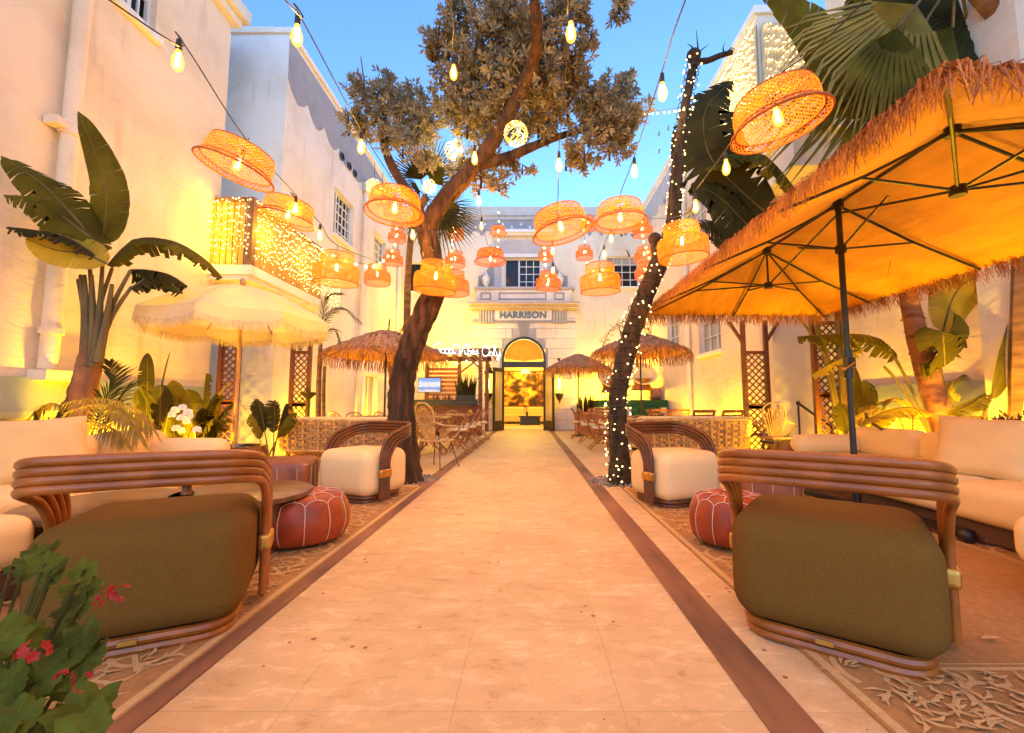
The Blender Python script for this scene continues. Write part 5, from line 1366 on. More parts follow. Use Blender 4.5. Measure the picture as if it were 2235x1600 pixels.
def rosette(g, p, d, L, n=7, rr=rnd):
    d = d.normalized(); x = d.cross(V((.3, .2, 1))).normalized(); y = d.cross(x); a0 = rr.uniform(0, 6)
    for i in range(n):
        a = a0 + 2.4 * i; sp = .35 + .65 * (i / n); dd = (d * (1.15 - sp) + (x * math.cos(a) + y * math.sin(a)) * sp).normalized()
        leaf_diamond(g, p - d * .05 * (i / n), dd, d, L * rr.uniform(.75, 1.1), L * .17)
# --- leaning leafy tree
def leafy_tree():
    t = thing("leaning_tree", "leaning tree with furrowed trunk and olive grey crown over the path's left side", "tree", tuple(G(888, 1045)))
    g = MB(); b0 = G(886, 1052); Y = b0.y
    A = [P(889, 1060, Y), P(884, 1000, Y), P(876, 900, Y), P(882, 810, Y), P(912, 720, Y - .1), P(946, 640, Y - .15), P(944, 570, Y - .2), P(931, 500, Y - .2)]
    A = [V((b0.x, Y, -.02))] + A[1:]
    trunk(g, A, [.215, .17, .16, .15, .145, .135, .115, .12], 32, .20, 8, 1)
    B = [P(931, 505, Y - .2), P(955, 455, Y - .3), P(1010, 390, Y - .4), P(1058, 335, Y - .5), P(1100, 270, Y - .7), P(1135, 205, Y - .9), P(1165, 130, Y - 1.2), P(1172, 60, Y - 1.5), P(1160, -40, Y - 1.8)]
    trunk(g, B, [.11, .105, .10, .095, .085, .075, .065, .055, .04], 24, .18, 6, 2)
    Cc = [P(928, 510, Y - .2), P(905, 440, Y), P(868, 385, Y + .1), P(842, 330, Y + .1), P(836, 270, Y + .1), P(830, 230, Y + .2)]
    trunk(g, Cc, [.10, .075, .065, .055, .04, .02], 12, .12, 5, 3)
    D = [P(1040, 358, Y - .45), P(1100, 345, Y - .4), P(1150, 325, Y - .3), P(1215, 300, Y - .2), P(1280, 285, Y), P(1340, 290, Y + .1)]
    trunk(g, D, [.08, .065, .06, .045, .03, .015], 12, .12, 5, 4)
    g.build("trunk", BARK, t, 80)
    # crown made of blobs: (u, v, Y, radius px, count)
    blobs = [(800, 215, 6.0, 52, 60), (850, 190, 6.0, 42, 45), (905, 225, 5.9, 48, 55), (860, 250, 5.9, 55, 75), (795, 270, 6.0, 38, 30), (920, 265, 5.8, 50, 65), (880, 310, 5.8, 55, 60), (930, 330, 5.6, 40, 36), (835, 300, 6.0, 35, 25),
      (980, 105, 5.2, 62, 60), (955, 85, 5.2, 35, 20), (1040, 55, 5.0, 85, 120), (1030, 150, 5.1, 70, 100), (1100, 90, 4.9, 80, 120), (1190, 60, 4.7, 75, 110), (1245, 30, 4.7, 55, 60), (1100, 190, 5.0, 75, 120), (1010, 215, 5.4, 70, 110), (1180, 150, 4.9, 70, 100),
      (1250, 130, 5.0, 50, 50), (1290, 75, 5.0, 28, 14), (1020, 265, 5.4, 60, 90), (1090, 250, 5.2, 60, 80), (1170, 215, 5.3, 62, 100), (1240, 220, 5.5, 68, 120), (1310, 225, 5.6, 62, 110), (1365, 195, 5.6, 40, 40), (1380, 240, 5.6, 42, 50), (1365, 285, 5.6, 45, 45), (1330, 320, 5.6, 48, 45), (1275, 320, 5.6, 50, 55),
      (1235, 350, 5.6, 35, 24), (1175, 270, 5.5, 50, 60), (1140, 360, 5.6, 30, 14), (1050, 385, 5.5, 40, 26), (1090, 400, 5.5, 28, 14), (1010, 370, 5.5, 36, 24), (1350, 5, 5.0, 40, 26), (1000, 20, 5.0, 40, 40), (1320, 265, 5.5, 55, 80), (945, 120, 5.3, 25, 12), (1110, 20, 4.8, 60, 70), (1372, 160, 5.7, 20, 8), (760, 255, 6.0, 20, 9), (762, 285, 6.0, 18, 7), (1070, 330, 5.6, 50, 40)]
    g = MB(); tw = MB()
    for (u, v, y, rpx, n) in blobs:
        c = P(u, v, y); rad = rpx / 950 * y
        n = int(n * 2.3)
        sub = [c + V((rnd.gauss(0, .5), rnd.gauss(0, .6), rnd.gauss(0, .5))) * rad for _ in range(max(3, n // 8))]
        for i in range(n):
            s = sub[i % len(sub)]; d = V((rnd.gauss(0, 1), rnd.gauss(0, 1), rnd.gauss(.15, 1))).normalized()
            p = s + d * rad * U(.1, .62); 
            if (p - c).length > rad * 1.12: continue
            dd = ((p - s).normalized() + (p - c).normalized() * .7 + V((0, 0, .35))).normalized(); rosette(g, p, dd, U(.075, .115), 7)
            if i % 3 == 0: tw.tube([s, s.lerp(p, .5) + V((0, 0, .01)), p], [.006, .004, .003], 3, cap=False)
        tw.tube([c - V((0, 0, rad * .7)), c, sub[0]], [.018, .012, .006], 5, cap=False)
    g.build("crown", LEAFO, t, 0); tw.build("twigs", BARK, t)
    return t
leafy_tree()
# bare tree wrapped in fairy lights
def bare_tree():
    b0 = G(1354, 1056); Y = b0.y
    t = thing("bare_tree", "bare dark tree wound with fairy lights right of the path", "tree", (b0.x, Y, 0))
    g = MB(); pts = [(b0.x, Y, -.02), P(1352, 1010, Y), P(1348, 930, Y), P(1350, 850, Y), P(1366, 780, Y), P(1382, 715, Y), P(1410, 640, Y), P(1440, 570, Y), P(1466, 500, Y), P(1474, 430, Y), P(1480, 340, Y), P(1492, 250, Y), P(1506, 180, Y), P(1517, 128, Y)]
    path = trunk(g, pts, [.155, .12, .11, .12, .125, .115, .105, .105, .09, .08, .07, .062, .056, .06], 22, .2, 4, 9)
    g.ball(P(1514, 122, Y), .10, 10); g.ball(P(1429, 522, Y + .1), .09, 10)
    trunk(g, [P(1440, 575, Y), P(1432, 550, Y + .1), P(1428, 520, Y + .1)], [.07, .06, .07], 10, .1, 4, 11)
    trunk(g, [P(1518, 135, Y), P(1545, 132, Y), P(1570, 122, Y), P(1598, 114, Y)], [.045, .04, .035, .03], 10, .12, 4, 12)
    for q in ([(1520, 125), (1532, 108), (1547, 97)], [(1525, 118), (1522, 90), (1520, 66)], [(1515, 110), (1508, 100), (1500, 96)], [(1580, 118), (1578, 105), (1582, 92)], [(1588, 114), (1596, 104), (1604, 108)], [(1352, 780), (1345, 768), (1340, 760)], [(1362, 735), (1352, 720), (1350, 712)], [(1374, 560), (1369, 548), (1365, 545)]):
        g.tube([P(a, b, Y) for a, b in q], [.014, .008, .003], 5)
    g.build("trunk", BARKD, t, 80)
    w = MB(); L = len(path); k = 0; wp = []; e = MB()
    for i in range(L * 5):
        f = i / 5; a = int(f); 
        if a >= L - 1: break
        p = path[a].lerp(path[a + 1], f - a); tn = (path[a + 1] - path[a]).normalized(); x = tn.cross(V((0, 1, 0))).normalized(); y = tn.cross(x)
        hgt = p.z; rad = .155 if hgt < .3 else .15 if hgt < 2.3 else .125 if hgt < 3.2 else .095
        an = i * .72; wp.append(p + (x * math.cos(an) + y * math.sin(an)) * rad)
        if i % 2 == 0: 
            ra = U(0, 6.3); q = p + (x * math.cos(ra) + y * math.sin(ra)) * (rad + .012); e.octa(q + V((0, 0, U(-.05, .05))), U(.010, .0155))
            q = p + (x * math.cos(an * 2.1 + i) + y * math.sin(an * 2.1 + i)) * (rad + .012)
            if rnd.random() < .3: e.octa(q + V((0, 0, U(-.06, .06))), U(.008, .012))
    w.tube(wp, .006, 4); w.build("light_wire", mat("green_wire", (.03, .04, .02), .6, .2, 10, 0), t)
    o = e.build("fairy_lights", emis("warm_white_fairy_glow", (1, .70, .25), 1.6), t, 0); o["kind"] = "stuff"
    return t
bare_tree()
PEB = mat("grey_pebbles", (.28, .24, .20), .7, .6, 5, .2)
for c, lab in ((G(890, 1048), "ring of grey pebbles round the leaning tree's foot"), (G(1352, 1052), "ring of grey pebbles round the fairy-lit trunk's foot")):
    g = MB(); 
    for i in range(420):
        a, r = U(0, 2 * PI), U(.1, .42); q = c + V((r * math.cos(a), r * math.sin(a), .008)); g.octa(q, U(.01, .024))
    o = g.build("pebbles", PEB, None, 80); tag(o, lab, "pebbles", kind="stuff")
# ---- big leaves
def blade(g, pts, width, fold=.25, n=14, tear=0, droop=0, seed=0, prof=None, up=V((0, 0, 1))):
    """broad leaf along a midrib path; tear = fraction of gaps between lobes"""
    rr = random.Random(seed); path = bez(pts, max(3, n // max(1, len(pts) - 1))); m = len(path)
    pr = prof or (lambda f: (math.sin(PI * min(1, f * 1.02)) ** .62) * (1 - .25 * f))
    rows = []
    for i, p in enumerate(path):
        tn = (path[min(i + 1, m - 1)] - path[max(i - 1, 0)]).normalized(); s = tn.cross(up)
        if s.length < .05: s = tn.cross(V((0, 1, 0)))
        s.normalize(); nn = s.cross(tn).normalized(); rows.append((p, tn, s, nn, max(.004, width * pr(i / (m - 1)))))
    for sg in (-1, 1):
        cut = [rr.random() < tear for _ in range(m)]; 
        for i in range(m - 1):
            p, tn, s, nn, w = rows[i]; p2, tn2, s2, nn2, w2 = rows[i + 1]
            if cut[i]: w2c = w2; gap = .35
            else: gap = 0
            jd = rr.uniform(0, droop)
            def e(p, s, nn, tn, w, k, back=0): return p + s * sg * w * k + nn * (fold * w * k - (k * k) * (droop * w * .9 + jd * .1 * k)) - tn * back
            A = [p, e(p, s, nn, tn, w, .5), e(p, s, nn, tn, w, 1, w * gap * -.3)]; B = [p2, e(p2, s2, nn2, tn2, w2, .5), e(p2, s2, nn2, tn2, w2, 1, w2 * gap)]
            g.add(A + B, [(0, 1, 4, 3), (1, 2, 5, 4)] if sg > 0 else [(0, 3, 4, 1), (1, 4, 5, 2)])
    return path
def rib_tube(g, path, r0, r1): g.tube(path, [r0 + (r1 - r0) * i / (len(path) - 1) for i in range(len(path))], 5)
def big_leaf_plant(name, label, base, leaves, stemm=STEMG, cat="plant", group=None):
    """leaves: (stem pts, blade pts, width, material, tear, droop[, up])"""
    t = thing(name, label, cat, tuple(base), group=group)
    for i, lf in enumerate(leaves):
        st, bl_, w, m_, tr, dr = lf[:6]; up = lf[6] if len(lf) > 6 else V((0, 0, 1))
        g = MB(); path = blade(g, bl_, w, .22, 26, tr, dr, i + len(label), up=up); l_ = g.build("leaf", m_, t, 50)
        g = MB(); s = bez(st, 6); g.tube(s, [.03 - .014 * k / (len(s) - 1) for k in range(len(s))], 8); rib_tube(g, path, .014, .003); g.build("leaf_stalk", stemm, l_)
    return t
def PP(y, *uv): return [P(a, b, y) for a, b in uv]
# bird of paradise on the left
Y = 4.75; YL = 4.7
L = [
 (PP(Y, (190, 800), (215, 680), (225, 560)), [P(222, 530, 4.7), P(232, 470, 4.65), P(225, 380, 4.6), P(170, 243, 4.5)], .30, LEAFB, 0, .1, V((.15, 1, .1))),
 (PP(Y, (185, 800), (200, 690), (195, 560)), [P(215, 535, 4.6), P(150, 460, 4.5), P(90, 400, 4.4), P(2, 340, 4.3)], .26, LEAFB, .12, .5, V((0, -.8, .8))),
 (PP(Y, (180, 800), (190, 700), (185, 600)), [P(232, 545, 4.55), P(160, 490, 4.5), P(90, 440, 4.4), P(8, 425, 4.3)], .24, LEAFB, .1, .6, V((0, -.7, .8))),
 (PP(Y, (178, 800), (184, 700), (170, 610)), [P(215, 560, 4.5), P(150, 520, 4.4), P(90, 505, 4.35), P(15, 495, 4.3)], .17, LEAFD, .15, .7),
 (PP(Y, (178, 800), (182, 700), (177, 600)), [P(232, 575, 4.5), P(185, 555, 4.45), P(120, 545, 4.4), P(55, 520, 4.35)], .22, LEAFY, 0, .2, V((0, -1, .35))),
 (PP(Y, (200, 800), (215, 680), (245, 585)), [P(236, 580, 4.7), P(290, 528, 4.8), P(370, 525, 4.9), P(440, 560, 5.0), P(486, 606, 5.1)], .21, LEAFB, .1, .8),
 (PP(Y, (205, 800), (240, 680), (285, 590)), [P(285, 590, 4.8), P(320, 590, 4.9), P(370, 600, 5.0), P(410, 625, 5.05)], .24, LEAFD, .12, .9),
 (PP(Y, (205, 810), (240, 700), (288, 625)), [P(285, 630, 4.7), P(320, 608, 4.8), P(350, 605, 4.9), P(400, 640, 5.0)], .15, LEAFD, .1, .8),
]
t = big_leaf_plant("bird_of_paradise", "tall bird of paradise plant with broad upright leaves against the near left wall", G(150, 1010) * 0 + V((P(165, 900, Y).x, Y, 0)), L)
g = MB(); trunk(g, [V((P(140, 990, Y).x, Y, 0)), P(160, 930, Y), P(180, 860, Y), P(195, 790, Y), P(205, 740, Y)], [.13, .13, .12, .11, .08], 12, .18, 5, 6); g.build("husk_trunk", FROST, t, 60)
g = MB()
for u0, v0, u1, v1 in ((190, 800, 185, 610), (200, 800, 200, 600), (205, 790, 222, 610), (212, 790, 245, 620), (190, 790, 176, 600)): g.tube(PP(Y - .05, (u0, v0), ((u0 + u1) / 2 + 3, (v0 + v1) / 2), (u1, v1)), [.05, .034, .018], 8)
g.build("leaf_sheath", STEMG, t)
# pinnate frond
def frond(g, pts, leafL, n=34, w=.016, droop=.5, seed=1, up=V((0, 0, 1)), ang=.9, rib=.009):
    rr = random.Random(seed); path = bez(pts, 12); m = len(path); g2 = g
    for i in range(n):
        f = .08 + .92 * i / (n - 1); k = f * (m - 1); a = int(min(k, m - 2)); p = path[a].lerp(path[a + 1], k - a); tn = (path[a + 1] - path[a]).normalized(); s = tn.cross(up)
        if s.length < .05: s = tn.cross(V((1, 0, 0)))
        s.normalize(); LL = leafL * (math.sin(PI * min(1, .18 + f * .74)) ** .7) * rr.uniform(.85, 1.1)
        for sg in (-1, 1):
            an = ang * (1 - .55 * f) + rr.uniform(-.08, .08); d = (s * sg * math.sin(an) + tn * math.cos(an)).normalized()
            q1 = p + d * LL * .5 + V((0, 0, -droop * LL * .12)); q2 = p + d * LL + V((0, 0, -droop * LL * .5)); sd = tn.cross(V((0, 0, 1))).cross(d)
            sd = (tn - d * tn.dot(d)); 
            if sd.length < .05: sd = up.cross(d)
            sd.normalize(); ww = w / 2
            g2.add([p - sd * ww * .7, p + sd * ww * .7, q1 - sd * ww, q1 + sd * ww, q2], [(0, 1, 3, 2), (2, 3, 4)])
    rib_tube(g, path, rib, .002)
def palm_plant(name, label, base, fronds, m_=FROND, stems=None, cat="palm", group=None):
    t = thing(name, label, cat, tuple(base), group=group)
    for i, fr in enumerate(fronds):
        pts, LL, n, w, dr, mm = fr[:6]; g = MB(); frond(g, pts, LL, n, w, dr, i + 3, fr[6] if len(fr) > 6 else V((0, 0, 1))); g.build("frond", mm or m_, t, 0)
    if stems:
        for pts, r0, r1 in stems:
            g = MB(); trunk(g, pts, [r0, (r0 + r1) / 2, r1], 10, .06, 3, 4); g.build("trunk", STEMB, t, 60)
    return t
c = P(215, 930, 4.5)
palm_plant("areca_palm", "low golden palm fronds fanning out beside the bird of paradise trunk", (c.x, 4.5, 0), [
 ([P(140, 880, 4.5), P(210, 868, 4.4), P(280, 885, 4.35), P(330, 935, 4.3)], .30, 30, .017, 1.2, FRONDY),
 ([P(150, 900, 4.5), P(210, 880, 4.3), P(270, 900, 4.2), P(300, 950, 4.1)], .28, 30, .017, 1.4, FRONDY),
 ([P(200, 950, 4.6), P(225, 880, 4.7), P(250, 830, 4.8), P(240, 790, 4.9)], .34, 34, .019, .4, LEAFD),
 ([P(215, 950, 4.6), P(250, 890, 4.7), P(285, 840, 4.8), P(310, 850, 4.9)], .34, 34, .019, .8, LEAFD),
 ([P(170, 940, 4.4), P(200, 920, 4.3), P(240, 935, 4.2), P(270, 965, 4.1)], .22, 26, .015, 1.2, FRONDY),
 ([P(170, 960, 4.6), P(150, 900, 4.6), P(110, 880, 4.6), P(80, 900, 4.6)], .22, 26, .015, 1.2, FRONDY)])
# broad dark plants along the left bed
def bush(name, label, base, spec, m_list, cat="plant", group=None, seed=0):
    """spec: list of (tip point, width, material index, droop); leaves arch from the base"""
    rr = random.Random(seed); t = thing(name, label, cat, tuple(base), group=group); base = V(base)
    for i, (tip, w, mi, dr) in enumerate(spec):
        tip = V(tip); b = base + V((rr.uniform(-.06, .06), rr.uniform(-.06, .06), .05)); mid = b.lerp(tip, .5) + V((0, 0, .12)); s = b.lerp(tip, .42) + V((0, 0, .10))
        g = MB(); path = blade(g, [s, b.lerp(tip, .62) + V((0, 0, .14)), b.lerp(tip, .82) + V((0, 0, .1)), tip], w, .2, 18, .06, dr, seed * 31 + i, up=V((rr.uniform(-.5, .5), -.5, .9)).normalized()); l_ = g.build("leaf", m_list[mi], t, 60)
        g = MB(); g.tube([b, b.lerp(s, .5) + V((0, 0, .03)), s], [.012, .010, .008], 6); rib_tube(g, path, .008, .002); g.build("leaf_stalk", STEMG, l_)
    return t
b = V((P(420, 950, 6.2).x, 6.2, 0))
bush("philodendron", "dense clump of broad dark leaves in front of the left trellis", b, [(P(450, 815, 6.2), .17, 0, .5), (P(500, 835, 6.0), .20, 1, .3), (P(410, 850, 6.1), .17, 0, .5), (P(470, 860, 5.8), .18, 0, .5), (P(510, 880, 6.0), .16, 2, .6), (P(380, 880, 6.1), .15, 0, .6), (P(350, 840, 6.3), .13, 2, .3), (P(375, 830, 6.3), .14, 0, .2), (P(440, 890, 5.7), .16, 2, .6), (P(500, 915, 5.8), .14, 0, .7), (P(360, 925, 6.0), .14, 2, .7), (P(465, 915, 5.6), .16, 0, .7), (P(410, 915, 5.7), .15, 1, .6), (P(340, 880, 6.2), .12, 0, .4)], [LEAFB, LEAFY, LEAFD], seed=2)
b = V((P(335, 980, 5.6).x, 5.6, 0))
bush("ginger_plant", "upright club shaped dark leaves rising behind the left sofa", b, [(P(322, 770, 5.6), .13, 0, .0), (P(372, 765, 5.7), .02, 1, 0), (P(350, 840, 5.5), .15, 0, .2), (P(300, 850, 5.6), .12, 1, .3), (P(330, 880, 5.4), .13, 0, .4), (P(375, 880, 5.3), .14, 0, .5), (P(290, 900, 5.5), .12, 1, .5)], [LEAFD, LEAFB], seed=4)
b = V((P(588, 960, 6.6).x, 6.6, 0))
bush("calathea", "arching dark leaves beside the white parasol pole over the wicker back", b, [(P(560, 870, 6.5), .12, 0, .8), (P(600, 875, 6.5), .13, 0, .9), (P(645, 900, 6.6), .12, 1, .9), (P(625, 880, 6.7), .12, 0, .7), (P(545, 905, 6.5), .10, 1, .8)], [LEAFD, LEAFB], seed=5)
# snake leaves low at the left edge
def spears(name, label, base, n, h, spread, m_, w=.05, seed=0, cat="plant", group=None, parent=None):
    rr = random.Random(seed); t = parent or thing(name, label, cat, tuple(base), group=group); base = V(base)
    for i in range(n):
        a = rr.uniform(0, 2 * PI); r = rr.uniform(0, spread); b = base + V((r * math.cos(a), r * math.sin(a), 0)); H = h * rr.uniform(.55, 1.0); o = V((math.cos(a), math.sin(a), 0)) * rr.uniform(.0, .22) * H
        g = MB(); blade(g, [b, b + o * .2 + V((0, 0, H * .35)), b + o * .5 + V((0, 0, H * .7)), b + o + V((0, 0, H))], w, .3, 9, 0, 0, i, prof=lambda f: (1 - f ** 3) * (.75 + .25 * math.sin(PI * f)), up=V((math.cos(a + 1), math.sin(a + 1), .1)).normalized()); g.build("leaf", m_, t, 60)
    return t
b = V((P(95, 1000, 4.4).x, 4.45, .3)); spears("snake_plant", "dark sword leaves rising behind the near left sofa cushion", b - V((0, 0, .3)), 7, 1.05, .16, LEAFD, .07, 3)
b = V((P(40, 1000, 4.3).x, 4.3, 0)); spears("snake_plant", "short pair of dark sword leaves at the far left edge behind the sofa", b, 4, .85, .12, LEAFD, .05, 8)
# orchid
oc = P(400, 960, 5.15)
t = thing("orchid", "white moth orchid in flower above the left sofa's corner", "flower", (oc.x, oc.y, 0))
pot_m = MB(); pot_m.lathe([(.09, 0), (.13, .3), (.14, .56), (.13, .57), (.12, .5)], (oc.x, oc.y, 0), 16); pot_m.build("pot", mat("grey_glazed_pot", (.25, .22, .15), .3, .3, 5, .1), t)
PETAL = mat("white_petal", (.85, .80, .72), .6, .05, 8, .0, trans=.3)
g = MB(); 
for q in ([(398, 985), (400, 940), (396, 905), (385, 893)], [(404, 985), (412, 950), (420, 930), (432, 930)]): g.tube([P(a, b_, 5.15) for a, b_ in q], .005, 5)
g.build("stem", STEMG, t)
for (u, v) in ((383, 895), (398, 890), (410, 900), (395, 912), (408, 920), (385, 935), (397, 940), (430, 938), (414, 908), (376, 905)):
    g = MB(); c = P(u, v, 5.08 + U(-.03, .03)); up = V((U(-.2, .2), -1, U(-.1, .3))).normalized(); x = up.cross(V((0, 0, 1))).normalized(); y = x.cross(up)
    for k, (an, L_, w) in enumerate(((90, .045, .022), (210, .045, .022), (330, .045, .022), (10, .052, .036), (170, .052, .036), (270, .02, .012))):
        d = x * math.cos(R(an)) + y * math.sin(R(an)); s = up.cross(d); n = 8
        pts = [c + up * .004] + [c + d * L_ * (.5 - .5 * math.cos(PI * q / 4)) + s * w * math.sin(PI * q / 4) + up * .006 * (q % 2) for q in range(1, 4)] + [c + d * L_] + [c + d * L_ * (.5 - .5 * math.cos(PI * q / 4)) - s * w * math.sin(PI * q / 4) for q in (3, 2, 1)]
        g.add(pts, [tuple(range(8))])
    g.build("blossom", PETAL, t, 0)
# palm between balcony and left thatch
Y = 8.3; bp_ = P(697, 940, Y)
palm_plant("slender_palm", "slender palm with drooping brown fronds beside the far end of the balcony", (bp_.x, Y, 0), [
 ([P(700, 745, Y), P(715, 690, Y), P(745, 672, Y), P(785, 700, Y)], .36, 30, .02, .8, LEAFD), ([P(698, 745, Y), P(705, 690, Y), P(712, 650, Y), P(740, 640, Y)], .34, 28, .02, .4, LEAFD),
 ([P(696, 745, Y), P(680, 725, Y), P(665, 730, Y), P(655, 760, Y)], .28, 26, .016, 1, FROND), ([P(700, 750, Y), P(720, 720, Y), P(735, 725, Y), P(745, 760, Y)], .26, 24, .016, 1, FROND)],
 stems=[([V((bp_.x, Y, 0)), P(695, 860, Y), P(700, 740, Y)], .06, .035), ([V((bp_.x + .12, Y, 0)), P(706, 880, Y), P(708, 800, Y)], .04, .03)])
pot("terracotta_planter", "terracotta planter box under the slender palm behind the wicker loveseat", (bp_.x, Y, 0), .32, .42, TERRA, sq=True)
# bird bath like bowl next to it
t = thing("bird_bath", "small dark bowl on a stand beside the slender palm", "bowl", (P(672, 900, 8.6).x, 8.6, 0)); c = P(672, 900, 8.6)
g = MB(); g.lathe([(.10, 0), (.03, .05), (.025, 1.05), (.03, 1.1), (.16, 1.22), (.17, 1.24), (.001, 1.2)], (c.x, 8.6, 0), 16); g.build("bowl", BRONZE, t)
Y = 11.0; bp_ = P(868, 940, Y)
palm_plant("yucca_palm", "spiky palm showing above the left thatched parasol", (bp_.x, Y, 0), [
 ([P(848, 800, Y), P(838, 760, Y), P(815, 735, Y), P(790, 745, Y)], .36, 28, .025, .4, LEAFD), ([P(850, 800, Y), P(862, 750, Y), P(880, 715, Y), P(900, 700, Y)], .36, 28, .025, .3, LEAFD), ([P(850, 800, Y), P(870, 755, Y), P(895, 740, Y), P(905, 755, Y)], .34, 26, .022, .6, LEAFD), ([P(848, 800, Y), P(845, 750, Y), P(848, 725, Y), P(850, 700, Y)], .3, 24, .02, .2, LEAFD)],
 stems=[([V((bp_.x, Y, 0)), P(858, 880, Y), P(850, 790, Y)], .08, .05)])
# fan palm (tall, behind the tree fork)
def fan(g, c, d, up, L, n=26, spread=2.6, w=.03, droop=.3, rr=rnd, split=.45):
    """fan leaf: folded webbing near the hub, free tips beyond"""
    d = V(d).normalized(); up = V(up).normalized(); s = d.cross(up).normalized(); up = s.cross(d); tips = []
    for i in range(n):
        a = -spread / 2 + spread * i / (n - 1); dd = (d * math.cos(a) + s * math.sin(a)).normalized(); LL = L * (.8 + .2 * math.cos(a)) * rr.uniform(.92, 1.05)
        q = c + dd * LL * split + up * (.018 * (1 if i % 2 else -1)); tip = c + dd * LL - V((0, 0, droop * LL * rr.uniform(.5, 1.2))); mid = c + dd * LL * .75 - V((0, 0, droop * LL * .3)); tips.append((q, mid, tip, dd))
    for i in range(n - 1): g.add([c, tips[i][0], tips[i + 1][0]], [(0, 1, 2)])
    for q, mid, tip, dd in tips:
        sd = dd.cross(up).normalized() * (w / 2); g.add([q - sd * 1.3, q + sd * 1.3, mid - sd, mid + sd, tip], [(0, 1, 3, 2), (2, 3, 4)])
Y = 8.2; hub = P(930, 430, Y)
t = thing("fan_palm", "tall fan palm whose spiky crown shows behind the leaning tree's fork", "palm", (P(886, 900, Y + .6).x, Y + .6, 0))
for i, (u, v, k) in enumerate(((905, 345, .3), (960, 365, .3), (985, 430, .6), (975, 490, 1), (940, 500, 1), (1005, 475, .8), (900, 400, .3), (950, 335, .2), (990, 510, 1.1))):
    g = MB(); tgt = P(u, v, Y - .3 + .1 * (i % 3)); d = tgt - hub; c = hub + d * .45; fan(g, c, d + V((0, 0, -.1)), V((.1, -1, .4)), d.length * .75 + .18, 24, 2.4, .022, .15 * k); l_ = g.build("fan_leaf", FROND if i % 3 else LEAFD, t, 0)
    g = MB(); g.tube([hub, c], .012, 6); g.build("leaf_stalk", STEMG, l_)
g = MB(); trunk(g, [V((P(886, 900, Y + .6).x, Y + .6, 0)), P(888, 700, Y + .5), P(893, 560, Y + .3), P(905, 480, Y + .2), hub], [.09, .07, .065, .065, .08], 12, .1, 4, 3); g.build("trunk", STEMB, t)
# garden lamps (uplights) among the plants
def make_up():
    t = thing("garden_spotlight", "x", "spotlight", (0, 0, 0), world=False)
    g = MB(); g.tube([(0, 0, 0), (0, 0, .14)], .012, 6); g.build("spike", BLACKM, t)
    g = MB(); g.lathe([(.03, 0), (.045, .03), (.05, .11), (.044, .11), (.04, .04), (.001, .035)], (0, 0, .13), 12); g.build("lamp_head", BLACKM, t)
    g = MB(); g.lathe([(.001, .0), (.036, .0)], (0, 0, .18), 10); g.build("lens", emis("spot_lens", (1, .85, .3), 8), t)
    lamp(t, (0, 0, .27), 40, UP, .05)
    return t
UPS = Proto(make_up)
def up(x, y, z=0, lab="", s=1, pw=None):
    o = UPS.put((x, y, z), 0, lab, "small ground spotlights washing the walls yellow")
    if pw:
        for ch in o.children:
            if ch.type == 'LIGHT': ch.data = ch.data.copy(); ch.data.energy = pw
up(-4.85, 4.95, 0, "ground spotlight glowing behind the left drainpipe and sword leaves", pw=85)
up(-5.2, 6.3, 0, "ground spotlight behind the golden palm fronds", pw=26)
up(-5.3, 7.15, 0, "ground spotlight behind the broad dark leaves below the left trellis", pw=36)
up(-4.72, 9.6, 0, "ground spotlight behind the far left trellis", pw=60)
up(-4.75, 13.3, 0, "ground spotlight at the foot of the left wall near the bar", pw=50)
up(-3.2, 16.3, 2.86, "spotlight on the bar roof washing the rear wall", pw=130)
up(3.1, 16.75, 1.152, "spotlight on the green platform washing the rear wall", pw=170)
up(4.25, 12.3, 0, "ground spotlight at the right wall behind the folding chairs", pw=60)
up(4.22, 9.6, 0, "ground spotlight at the right wall beside the trellis", pw=60)
up(4.95, 6.5, 0, "ground spotlight behind the right palm trunk", pw=55)
up(4.95, 5.2, 0, "ground spotlight behind the banana leaves at the right pilaster", pw=90)
up(4.95, 4.0, 0, "ground spotlight at the right edge behind the red leaved shrub", pw=90)

# ---- right side plants
Y = 5.3; b = V((P(2062, 990, Y).x, Y, 0))
t = thing("banana_palm", "leaning ringed palm trunk with torn leaves behind the right sofa", "palm", tuple(b))
g = MB(); path = trunk(g, [b, P(2058, 940, Y), P(2030, 840, Y), P(2003, 740, Y), P(1985, 660, Y), P(1968, 580, Y - .1), P(1960, 500, Y - .2), P(1960, 400, Y - .3)], [.125, .125, .12, .11, .095, .085, .08, .07], 16, .05, 3, 5)
g.build("trunk", mat("orange_ringed_trunk", (.34, .14, .05), .8, .55, 3, .6, bscale=7, col2=(.12, .04, .018), stretch=(1, 1, 3)), t, 80)
rg = MB()
for k in range(4, 34, 3):
    if k < len(path) - 1:
        p = path[k]; rg.tube([p + V((.118 * math.cos(a), .118 * math.sin(a), .03 * math.sin(a * 2 + k))) for a in [2 * PI * i / 14 for i in range(14)]], .006, 4, closed=True)
rg.build("trunk_ring", FROST, t)
